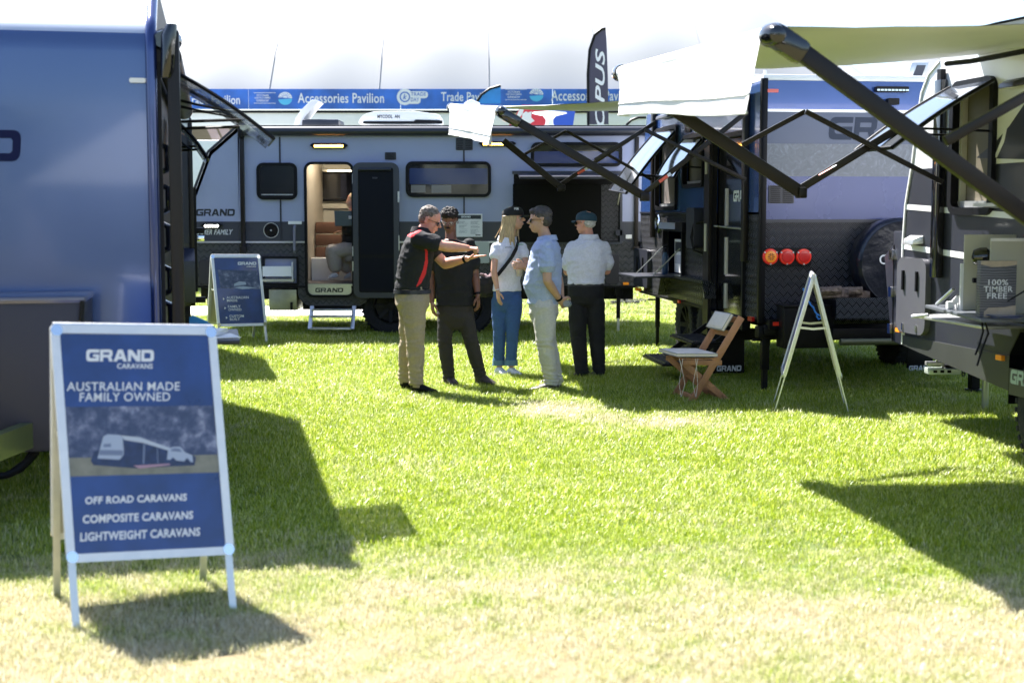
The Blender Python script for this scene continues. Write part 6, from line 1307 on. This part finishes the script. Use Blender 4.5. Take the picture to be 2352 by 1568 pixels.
    def hair(s, m, parts, disp=.007, fr=55, vox=.006, name='hair'):
        mb = MB()
        for c, r_ in parts: mb.ell(s.P(*c), s.hl*r_[0]*s.hk, s.hf*r_[1]*s.hk, s.hu*r_[2]*s.hk, 18, 12)
        return remesh(mb, name, m, s.T, vox, 1, lambda p, n_: disp*(noise.noise(p*fr)*1.2 + noise.noise(p*fr*2.2)*.6))
    def glasses(s, m, lens, clear=False):
        mb = MB(); k = s.hk
        for sg in (-1, 1):
            mb.tube([s.P(sg*.058, .082, .012), s.P(sg*.074, .03, .012), s.P(sg*.079, -.02, .008)], .0019*k, 6)
            mb.tube([s.P(sg*(.032 + .024*math.cos(t)), .094 - .008*abs(math.cos(t) > .5), .002 + .017*math.sin(t)) for t in [i*2*math.pi/14 for i in range(15)]], .0019*k, 6)
        mb.tube([s.P(-.01, .096, .008), s.P(.01, .096, .008)], .0019*k, 6); o = mb.build('glasses', m, s.T, smooth=True)
        if lens:
            for sg in (-1, 1): MB().ell(s.P(sg*.033, .091, .001), s.hl*.027*k, s.hf*.007*k, s.hu*.020*k, 12, 8).build('lens', lens, o, smooth=True)
    def cap(s, m, bhf=None, brim_len=.075, lift=.0, wd=.07):
        k = s.hk; mb = MB(); c = s.P(0, -.008, .042); rr = []
        for z, r_ in ((-.004, 1.0), (.02, 1.01), (.045, .96), (.065, .82), (.079, .58), (.086, .3), (.088, .02)):
            rr.append([s.P(.088*r_*math.cos(t), -.010 + .110*r_*math.sin(t), .036+z - .012*(math.sin(t) < 0)*abs(math.sin(t))) for t in [i*2*math.pi/28 for i in range(28)]])
        mb.rings(rr); o = mb.build('cap', m, s.T, smooth=True)
        mb = MB(); vs = []; n = 12
        for i in range(n+1):
            a = -1 + 2*i/n; e = math.sqrt(max(0, 1-a*a*.96)); x = a*wd; dz = -.012*a*a
            for (f, z) in ((.075 + .02*e, .034+dz), (.080 + brim_len*e + .01, .024+dz*1.5+lift), (.080 + brim_len*e + .01, .020+dz*1.5+lift), (.075+.02*e, .029+dz)): vs.append(s.P(x, f, z))
        mb.add(vs, [(i*4+j, i*4+(j+1) % 4, (i+1)*4+(j+1) % 4, (i+1)*4+j) for i in range(n) for j in range(4)]); mb.build('brim', m, o, smooth=True); 
        MB().sph(s.P(0, -.008, .125), .006).build('button', m, o, smooth=True); return o
    def watch(s, a, b_, t, m='black', r=.036, w_=.02, name='watch'):
        a, b_ = V(a), V(b_); c = a.lerp(b_, t); d = (b_-a).normalized(); return MB().cyl(c - d*w_/2, c + d*w_/2, r, n=18).build(name, m, s.T, smooth=False)

# ---- man in the black and red polo shirt, demonstrating with both hands
h = Hum('grey haired man in black polo with red side panel and khaki trousers, hands outstretched', 962, 903, skinA, k=1.02); J = h.J
h.head(J(987, 507), (1, -.12), pitch=.38, k=1.0, jaw=1.1)
h.torso(J(947, 684), J(956, 588), J(968, 529), (1, .02), wh=.155, ww=.155, wc=.175, dh=.125, dw=.140, dc=.135, wsh=.18)
sn, sf_ = J(962, 549, -.19), J(968, 549, .17); en, ef = J(1023, 566, -.22), J(1022, 606, .12); wn, wf_ = J(1074, 570, -.12), J(1072, 594, -.02)
h.arm(sn, en, wn, r=(.056, .046, .029), d=(1, .0, -.05), n=(0, .2, -1), t=(0, .9, .2), fist=True, hk=1.0); h.arm(sf_, ef, wf_, r=(.056, .046, .029), d=(1, -.02, .22), n=(-.2, 0, 1), t=(0, -1, .1), curl=-.08, hk=1.05)
hipn, hipf = J(950, 690, -.09), J(944, 690, .09); knn, knf = J(954, 780, -.10), J(938, 780, .12); ann, anf = J(956, 878, -.08), J(931, 868, .20)
h.leg(hipn, knn, ann); h.leg(hipf, knf, anf); h.finish(); h.face_bits(False)
blk = fab('polo_black', (.013, .013, .016)); pan = [J(x, y) for x, y in ((979, 571), (984, 571), (985, 600), (980, 628), (970, 648), (958, 658), (965, 640), (974, 618), (979, 595))]
pol = [(p.x, p.z) for p in pan]; shp = [(J(x, y).x, J(x, y).z) for x, y in ((934, 541), (946, 524), (968, 512), (976, 524), (966, 533), (950, 545))]
def inpoly(x, z, pg):
    r_ = False
    for (x0, z0), (x1, z1) in zip(pg, pg[1:]+pg[:1]):
        if (z0 > z) != (z1 > z) and x < (x1-x0)*(z-z0)/(z1-z0)+x0: r_ = not r_
    return r_
h.shirt([blk, M['red']], [([sn, sn.lerp(en, .3), sn.lerp(en, .56)], [.078, .079, .080]), ([sf_, sf_.lerp(ef, .35), sf_.lerp(ef, .55)], [.078, .075, .072])], J(0, 664).z, infl=.022, hemw=(.176, .160), belly=.012,
    paint=lambda c, n_: 1 if (n_.y < .25 and inpoly(c.x, c.z, pol)) or inpoly(c.x, c.z, shp) else 0, collar=blk, vox=.007, amp=.007)
h.trousers(fab('chino_khaki', (.38, .30, .215)), [(hipn, knn, ann), (hipf, knf, anf)], J(0, 656).z, wtop=(.168, .148), rad=(.110, .082, .066), seed=4, amp=.008)
mb = MB(); c_ = V((h.pel.x, h.pel.y, J(0, 669).z)); mb.loft([(c_ - V((0,0,.018)), h.L*.186, h.F*.170), (c_ + V((0,0,.018)), h.L*.184, h.F*.168)], 28); mb.build('belt', mat('belt_leather', (.02, .02, .03), .4), h.T, smooth=True)
h.shoe(V((J(948, 905, -.08).x, -.08, 0)), V((J(1006, 905, -.1).x, -.11, 0)), 'black', h=.09, top=ann + V((0,0,.03))); h.shoe(V((J(922, 890, .2).x, .2, 0)), V((J(960, 890, .2).x, .22, 0)), 'black', h=.085, top=anf + V((0,0,.03)))
h.hair(mat('hair_grey', (.16, .13, .11), .7, noise_amt=.5, nscale=50), [((0, -.022, .052), (.081, .094, .083)), ((0, -.045, .01), (.078, .065, .065))], .006, 90)
h.glasses('black', 'black_gl'); h.watch(wf_, ef, .06, name='watch', r=.038)
# ---- young man in the black tee
h = Hum('young man in black T-shirt and dark jeans with clear glasses and moustache', 1070, 884, skinB, k=.98); J = h.J
h.head(J(1033, 508), (-.18, -1), pitch=.28, k=.95)
h.torso(J(1045, 690), J(1041, 600), J(1036, 550), (.05, -1), wh=.15, ww=.14, wc=.165, wsh=.175)
s1, e1, w1_ = J(1004, 562, .02), J(989, 632, .02), J(992, 692, -.06); s2, e2, w2_ = J(1078, 562, .02), J(1091, 630, .03), J(1097, 678, -.05)
h.arm(s1, e1, w1_, d=(.1, -.15, -1), n=(1, .3, 0), t=(0, -1, 0), curl=.4); h.arm(s2, e2, w2_, d=(.12, -.15, -1), n=(-1, .3, 0), t=(0, -1, 0), curl=.45)
p1, k1, a1_ = J(1028, 700, 0), J(1021, 780, -.03), J(1031, 866, .0); p2, k2, a2_ = J(1062, 700, 0), J(1082, 782, -.03), J(1103, 862, .0)
h.leg(p1, k1, a1_); h.leg(p2, k2, a2_); h.finish(); h.face_bits(True, mat('lips_brown', (.16, .06, .05), .4))
tb_ = fab('tee_black', (.010, .010, .012)); sh = h.shirt(tb_, [([s1, s1.lerp(e1, .35), s1.lerp(e1, .62)], [.062, .070, .075]), ([s2, s2.lerp(e2, .35), s2.lerp(e2, .62)], [.062, .070, .077])], J(0, 702).z, infl=.028, hemw=(.182, .135), seed=7, amp=.007)
ft = Face(h.T, (0, -.163, 0), (1,0,0)); logo(ft, ft.rect(1050, 573, 1073, 579), .0, 'ink_w', sh)
h.trousers(fab('jeans_charcoal', (.030, .026, .026)), [(p1, k1, a1_), (p2, k2, a2_)], J(0, 690).z, wtop=(.158, .120), rad=(.088, .068, .056), seed=9, amp=.006)
def gp(hh, x, dy): return V((hh.J(x, 880, dy).x, dy, 0))
h.shoe(gp(h, 1028, .04), gp(h, 1046, -.16), mat('boot_brown_black', (.03, .022, .025), .5), h=.085, top=a1_ + V((0,0,.02))); h.shoe(gp(h, 1102, .02), gp(h, 1136, -.12), mat('boot_brown_black', (.03, .022, .025), .5), h=.085, top=a2_ + V((0,0,.03)))
h.hair(mat('hair_black_curly', (.012, .009, .009), .75, noise_amt=.5, nscale=60), [((0, -.008, .072), (.086, .096, .072)), ((0, -.03, .03), (.083, .08, .07)), ((.03, .06, .085), (.045, .04, .03)), ((-.03, .06, .085), (.045, .04, .032))], .012, 62)
h.glasses(mat('clear_frame', (.42, .36, .32), .3), None); MB().ell(h.P(0, .098, -.040), h.hl*.028, h.hf*.007, h.hu*.007, 12, 7).build('moustache', mat('hair_black', (.012, .01, .01), .6), h.T, smooth=True)
h.watch(w2_, e2, .06, r=.034)
# ---- blonde woman
h = Hum('blonde woman in black cap, white polo and blue jeans with crossbody bag', 1162, 862, skinC, k=.9); J = h.J
h.head(J(1180, 502), (1, -.22), pitch=-.02, k=1.0, jaw=.9)
h.torso(J(1165, 680), J(1164, 600), J(1166, 549), (.55, -.83), wh=.155, ww=.12, wc=.145, dh=.115, dw=.10, dc=.12, wsh=.15)
s1, e1, w1_ = J(1139, 568, -.08), J(1134, 622, -.16), J(1143, 668, -.20); s2, e2, w2_ = J(1199, 566, -.02), J(1210, 618, -.10), J(1204, 612, -.26)
h.arm(s1, e1, w1_, r=(.044, .034, .023), d=(.12, -.1, -1), n=(.9, .4, 0), t=(.3, -1, 0), curl=.22); h.arm(s2, e2, w2_, r=(.044, .034, .023), d=(-.6, -.5, .1), n=(-.4, .9, 0), t=(0, 0, 1), curl=.5)
p1, k1, a1_ = J(1149, 692, 0), J(1147, 764, -.02), J(1147, 838, .02); p2, k2, a2_ = J(1180, 692, -.03), J(1177, 764, -.07), J(1174, 838, -.04)
h.leg(p1, k1, a1_); h.leg(p2, k2, a2_); h.finish(); h.face_bits(True)
wp = fab('polo_white', (.76, .77, .88)); sh = h.shirt(wp, [([s1, s1.lerp(e1, .15), s1.lerp(e1, .34)], [.048, .054, .058]), ([s2, s2.lerp(e2, .15), s2.lerp(e2, .34)], [.048, .054, .058])], J(0, 668).z, infl=.014, hemw=(.155, .125), seed=12, amp=.005, collar=wp)
jn = fab('jeans_blue', (.04, .10, .27)); k_ = a1_ - V((0,0,-.03)); c1_, c2_ = J(1146, 826, .02), J(1174, 826, -.04)
tr_ = h.trousers(jn, [(p1, k1, c1_), (p2, k2, c2_)], J(0, 655).z, wtop=(.140, .108), rad=(.090, .062, .056), rip=.002, seed=14, amp=.004, cuff=1.05)
for c_ in (c1_, c2_): MB().cyl(c_ - V((0,0,.055)), c_ - V((0,0,-.0)), .069, .066, 18).build('cuff', mat('denim_cuff', (.10, .20, .30), .8), tr_, smooth=True)
wsn = mat('sneaker_white', (.68, .70, .74), .6, noise_amt=.1, nscale=40)
h.shoe(gp(h, 1141, .02), gp(h, 1165, -.14), wsn, wsn, h=.075, w_=.042); h.shoe(gp(h, 1168, -.04), gp(h, 1197, -.16), wsn, wsn, h=.075, w_=.042)
bl = mat('hair_blonde', (.50, .36, .19), .45, noise_amt=.35, nscale=20, streak=(6, 6, .6))
rnd = random.Random(8); mb = MB(); mb.ell(h.P(0, -.022, .012), h.hl*.080, h.hf*.092, h.hu*.080, 18, 12)
for i in range(60):
    a = rnd.uniform(-1, 1); side = rnd.choice((-1, 1)); b0 = h.P(side*.074*(1-.3*rnd.random()), -.09+.13*rnd.random(), .03)
    ln = rnd.uniform(.20, .30); dx = (-.35 + rnd.random()*.75)*.13; q0 = b0 + V((0,0,-.08)) + V((-.012, 0, 0)); 
    mb.tube([b0, q0, q0 + V((dx*.5 - .02, -.025*rnd.random(), -ln*.45)), q0 + V((dx - .03, -.03*rnd.random(), -ln))], [.016, .017, .014, .004], 7)
remesh(mb, 'hair', bl, h.T, .006, 1, lambda p, n_: .004*noise.noise(V((p.x*60, p.y*60, p.z*6))))
MB().tube([h.P(.03, -.10, 0), h.P(.03, -.13, -.06) + V((-.03, 0, -.06)), h.P(.03, -.14, -.1) + V((-.06, 0, -.09))], .003, 5).build('hair_strand', bl, h.T)
cp = h.cap(mat('cap_black', (.010, .010, .012), .8), brim_len=.07, lift=.004)
h.watch(w1_, e1, .05, 'whitep', .028, .008, 'bracelet')
pf = Face(h.T, (0, -.150, 0), (1,0,0)); text(pf, 'picota', pf.rect(1161, 566, 1175, 570), .0, 'ink_d', sh, bold=.02); text(pf, 'PEREGRINE', pf.rect(1190, 560, 1202, 563), .0, mat('print_green', (.03, .3, .2), .6), sh)
bx0 = Face(h.T, (0, h.P(0,0,0).y-.089, 0), (1,0,0)); text(bx0, 'PER', bx0.rect(1181, 477, 1192, 482), .0, 'ink_w', cp, bold=.03)
# bag and strap (hang from her: a thing of its own)
BG = Thing('crossbody_bag', 'black crossbody bag at the hip of the blonde woman', 'bag', tuple(h.T.M @ J(1117, 652, .02))); bl_ = lambda x, y, dy: BG.Mi @ at(x, y, h.D+dy)
mb = MB(); mb.loft([(bl_(1117, 681, .02), (.06, 0, 0), (0, .04, 0)), (bl_(1117, 672, .02), (.105, 0, 0), (0, .06, 0)), (bl_(1118, 650, .02), (.115, 0, 0), (0, .065, 0)), (bl_(1119, 638, .02), (.10, 0, 0), (0, .05, 0)), (bl_(1120, 634, .02), (.05, 0, 0), (0, .02, 0))], 18, pw=.8)
remesh(mb, 'bag', fab('bag_black', (.014, .014, .016)), BG, .008, 1, wr(.008, (14, 14, 14), 2)); 
o = MB(); rnd = random.Random(2)
for i in range(14): a = rnd.uniform(1104, 1128); o.sph(bl_(a, rnd.uniform(630, 640), rnd.uniform(-.03, .05)), rnd.uniform(.012, .026), 8, 6)
remesh(o, 'scarf', fab('scarf_pink_grey', (.20, .13, .14)), BG, .007, 0)
q = [(1121, 642, -.05), (1143, 632, -.14), (1160, 611, -.165), (1176, 590, -.165), (1186, 570, -.15), (1190, 556, -.12), (1188, 546, -.06)]
pts = [bl_(*a) for a in q]; mb = MB(); 
for a, b_ in zip(pts, pts[1:]): mb.bar(a, b_, .012, .034, (0, 0, 1))
mb.build('strap', fab('strap_black', (.012, .012, .014)), BG)
CU = Thing('iced_coffee_cup', 'clear domed iced coffee cup held by the blonde woman', 'cup', tuple(at(1193, 635, h.D-.24)))
cg = mat('clear_plastic', (.75, .75, .78), .08, alpha=.35, coat=1); MB().lathe((0,0,0), (0,0,1), [(.028, 0), (.029, .002), (.041, .13), (.043, .135), (.041, .15), (.03, .175), (.012, .185)], 20).build('cup', cg, CU, smooth=True)
MB().lathe((0,0,.003), (0,0,1), [(.005, 0), (.026, 0), (.036, .09), (.005, .092)], 18).build('coffee', mat('iced_coffee', (.42, .30, .20), .4, noise_amt=.3, nscale=60), CU, smooth=True); MB().cyl((0, 0, .04), (-.01, 0, .225), .004, n=8).build('straw', 'whitep', CU)
# ---- man in the pale blue patterned shirt
h = Hum('man in pale blue shirt and light trousers, holding a bottle behind his back', 1262, 897, skinD, k=1.0); J = h.J
h.head(J(1240, 507), (-1, -.05), pitch=.02, k=1.0)
h.torso(J(1249, 692), J(1252, 600), J(1256, 548), (-1, .1), wh=.155, ww=.15, wc=.17, dh=.125, dw=.13, dc=.13, wsh=.175)
s1, e1, w1_ = J(1255, 565, -.17), J(1257, 645, -.24), J(1285, 687, -.10); s2, e2, w2_ = J(1258, 565, .17), J(1283, 640, .20), J(1290, 684, .06)
h.arm(s1, e1, w1_, d=(.55, .5, -.5), n=(-.5, .3, .6), t=(.4, 0, .8), curl=.5); h.arm(s2, e2, w2_, d=(.35, -.6, -.6), n=(-.4, -.5, .4), t=(.4, 0, .8), curl=.6)
p1, k1, a1_ = J(1250, 704, -.09), J(1253, 786, -.11), J(1266, 876, -.06); p2, k2, a2_ = J(1248, 704, .09), J(1257, 786, .10), J(1277, 872, .12)
h.leg(p1, k1, a1_); h.leg(p2, k2, a2_); h.finish(); h.face_bits(False)
ps = fab('shirt_pale_blue', (.38, .45, .66)); h.shirt(ps, [([s1, s1.lerp(e1, .3), s1.lerp(e1, .56)], [.066, .075, .080]), ([s2, s2.lerp(e2, .35), s2.lerp(e2, .55)], [.074, .074, .074])], J(0, 697).z, infl=.022, hemw=(.175, .150), belly=.02, seed=21, amp=.008, collar=ps)
h.trousers(fab('trousers_light_grey', (.54, .52, .48)), [(p1, k1, a1_), (p2, k2, a2_)], J(0, 678).z, wtop=(.155, .130), rad=(.108, .083, .066), seed=23, amp=.008, rip=.005)
br = mat('shoe_dark_brown', (.05, .03, .022), .4, coat=.2); h.shoe(gp(h, 1284, -.06), gp(h, 1214, -.10), br, h=.075); h.shoe(gp(h, 1290, .12), gp(h, 1232, .14), br, h=.075)
h.hair(mat('hair_dark_grey', (.06, .05, .048), .55, noise_amt=.4, nscale=50), [((0, -.018, .058), (.083, .100, .082)), ((0, -.050, .01), (.078, .062, .075)), ((0, .05, .088), (.055, .045, .03))], .005, 80)
h.glasses('black', 'black_gl'); h.watch(w1_, e1, .05, r=.034)
BT = Thing('clear_bottle', 'clear plastic bottle held behind the back of the man in pale blue', 'bottle', tuple(at(1300, 697, h.D-.10)))
MB().lathe((0,0,0), (-.25, -.95, .1), [(.005, .0), (.028, .0), (.034, -.008), (.034, -.10), (.03, -.12), (.013, -.14), (.013, -.16)], 20).build('body', mat('bottle_clear', (.35, .42, .5), .08, alpha=.6, coat=1), BT, smooth=True); MB().lathe((0,0,0), (-.25, -.95, .1), [(.005, -.162), (.015, -.162), (.015, -.178), (.005, -.178)], 16).build('cap', 'whitep', BT)
# ---- older man seen from behind
h = Hum('older man seen from behind in teal cap, white shirt and black trousers', 1350, 869, skinA, k=1.0); J = h.J
h.head(J(1345, 513), (-.86, .5), pitch=.02, k=.98)
h.torso(J(1346, 680), J(1349, 600), J(1352, 546), (-.18, 1), wh=.165, ww=.17, wc=.185, dh=.125, dw=.13, dc=.13, wsh=.19)
s1, e1, w1_ = J(1316, 569, .02), J(1303, 624, .06), J(1330, 612, .26); s2, e2, w2_ = J(1386, 569, .02), J(1394, 622, .06), J(1368, 618, .26)
h.arm(s1, e1, w1_, d=(1, .1, .1), n=(0, -1, 0), t=(0, 0, 1)); h.arm(s2, e2, w2_, d=(-1, .1, .1), n=(0, -1, 0), t=(0, 0, 1))
p1, k1, a1_ = J(1326, 694, 0), J(1328, 770, 0), J(1336, 852, 0); p2, k2, a2_ = J(1367, 694, 0), J(1371, 770, .02), J(1376, 848, .04)
h.leg(p1, k1, a1_); h.leg(p2, k2, a2_); h.finish(); h.face_bits(False)
h.shirt(fab('shirt_white_linen', (.72, .72, .84)), [([s1, s1.lerp(e1, .4), s1.lerp(e1, .66)], [.066, .080, .084]), ([s2, s2.lerp(e2, .4), s2.lerp(e2, .66)], [.066, .080, .084])], J(0, 652).z, infl=.026, hemw=(.185, .145), seed=31, amp=.010, collar=fab('shirt_white_linen', (.72, .72, .84)))
h.trousers(fab('trousers_black', (.011, .011, .013)), [(p1, k1, a1_), (p2, k2, a2_)], J(0, 640).z, wtop=(.17, .13), rad=(.096, .078, .064), seed=33, amp=.006)
mb = MB(); c_ = V((h.pel.x, h.pel.y, J(0, 652).z)); mb.loft([(c_ - V((0,0,.018)), h.L*.182, h.F*.143), (c_ + V((0,0,.014)), h.L*.181, h.F*.142)], 28); mb.build('belt', mat('belt_leather', (.02, .02, .03), .4), h.T, smooth=True)
tan_ = mat('shoe_khaki_black', (.06, .045, .035), .7, noise_amt=.5, nscale=25); h.shoe(gp(h, 1352, .0), gp(h, 1318, .12), tan_, h=.075); h.shoe(gp(h, 1380, .03), gp(h, 1362, .2), tan_, h=.075)
h.hair(mat('hair_white', (.55, .53, .52), .7, noise_amt=.3, nscale=60), [((0, -.022, .03), (.079, .091, .070)), ((0, -.048, -.002), (.072, .054, .048))], .004)
h.cap(mat('cap_teal', (.02, .055, .09), .8, noise_amt=.1, nscale=20), brim_len=.06, lift=.004); h.glasses('black', 'black_gl')
# ---- person sitting inside the grey caravan
h = Hum('person sitting inside the grey caravan doorway in loose beige trousers with a laptop', 806, 640, skinC, D=19.72, z=Z(640), group=None); J = h.J
h.head(J(812, 462), (-1, -.1), k=.95); h.torso(J(806, 568), J(808, 505), J(810, 484), (-1, 0), wh=.15, ww=.13, wc=.15, wsh=.16)
s1, e1, w1_ = J(809, 500, -.16), J(803, 530, -.2), J(790, 532, -.1); h.arm(s1, e1, w1_, d=(-1, .2, 0), n=(0,0,-1), t=(0, 1, 0))
p1, k1, a1_ = J(803, 572, -.1), J(764, 578, -.12), J(773, 626, -.1); p2, k2, a2_ = J(803, 572, .1), J(785, 576, .12), J(800, 626, .1)
h.leg(p1, k1, a1_); h.leg(p2, k2, a2_); h.finish(.009)
h.shirt(fab('jumper_black', (.012, .012, .014)), [([s1, e1, w1_.lerp(e1, .2)], [.06, .055, .045])], J(0, 566).z, infl=.02, hemw=(.16, .13)); h.trousers(fab('trousers_beige', (.36, .33, .32)), [(p1, k1, J(770, 612, -.1)), (p2, k2, J(796, 612, .1))], J(0, 556).z, wtop=(.15, .12), rad=(.105, .105, .095), rip=0, amp=.006)
h.shoe(J(776, 636, -.1), J(754, 640, -.1), wsn, wsn, h=.07, w_=.04); h.shoe(J(806, 636, .1), J(790, 640, .1), wsn, wsn, h=.07, w_=.04); h.hair(bl, [((0, -.02, .045), (.084, .098, .085)), ((0, -.05, -.06), (.07, .05, .12))], .004, vox=.009)
LT = Thing('laptop', 'open navy laptop on the lap of the person inside the grey caravan', 'laptop', tuple(at(795, 520, 19.42)))
MB().box((-.14, 0, 0), (.16, .22, .015)).build('keyboard', 'grey_dk', LT); MB().hexa([(-.15, -.012, .01), (.16, -.012, .01), (.16, -.0, .01), (-.15, -.0, .01), (-.15, -.06, .21), (.16, -.06, .21), (.16, -.05, .21), (-.15, -.05, .21)]).build('screen', mat('laptop_navy', (.03, .06, .16), .3, coat=.2), LT)
mb = MB(); [mb.box((.04+a*.022, -.045, .10+b_*.022), (.058+a*.022, -.038, .118+b_*.022)) for a in (0, 1) for b_ in (0, 1)]; mb.build('emblem', 'ink_w', LT)
# ================================================================== trees and marquees added unseen behind the viewer to reflect in the paintwork
rnd = random.Random(21); mb = MB(); mt = mat('far_foliage', (.05, .08, .03), .9, noise_amt=.5, nscale=.8)
for i in range(900):
    x = rnd.uniform(-90, 90); hh = 6.5 + 2.5*noise.noise(V((x*.09, 3, 1))); z = hh*math.sqrt(rnd.random()); y = -62 + rnd.uniform(-2.5, 2.5); r_ = rnd.uniform(.5, 1.3)
    a, b_, c_ = [V((rnd.gauss(0, 1), rnd.gauss(0, 1), rnd.gauss(0, 1))).normalized()*r_ for _ in range(3)]; p = V((x, y, z + .5)); mb.add([p+a, p+b_, p+c_, p-a, p-b_], [(0,1,2), (2,3,4), (0,4,3), (1,2,4)])
tag(mb.build('tree_belt', mt, fix=False), 'belt of trees along the edge of the showground behind the viewer', 'trees', kind='stuff')
for k, (x, y, a) in enumerate(((-9, -24, .1), (3.5, -27, -.05))):
    T = Thing('marquee', ['white peaked marquee behind the viewer on the left', 'white peaked marquee behind the viewer on the right'][k], 'marquee', (x, y, 0), a)
    mb = MB(); q = [(-3, -3, 2.4), (3, -3, 2.4), (3, 3, 2.4), (-3, 3, 2.4)]; mb.add(q + [(0, 0, 4.6)], [(0,1,4), (1,2,4), (2,3,4), (3,0,4)]); mb.build('roof', 'cloth', T, fix=False)
    for (px_, py_, _) in q: MB().box((px_-.05, py_-.05, 0), (px_+.05, py_+.05, 2.4)).build('post', 'alu', T)
    MB().box((-2.9, -2.95, 0), (2.9, -2.9, 2.35)).build('side_wall', mat('marquee_wall_grey', (.35, .33, .36), .8), T)
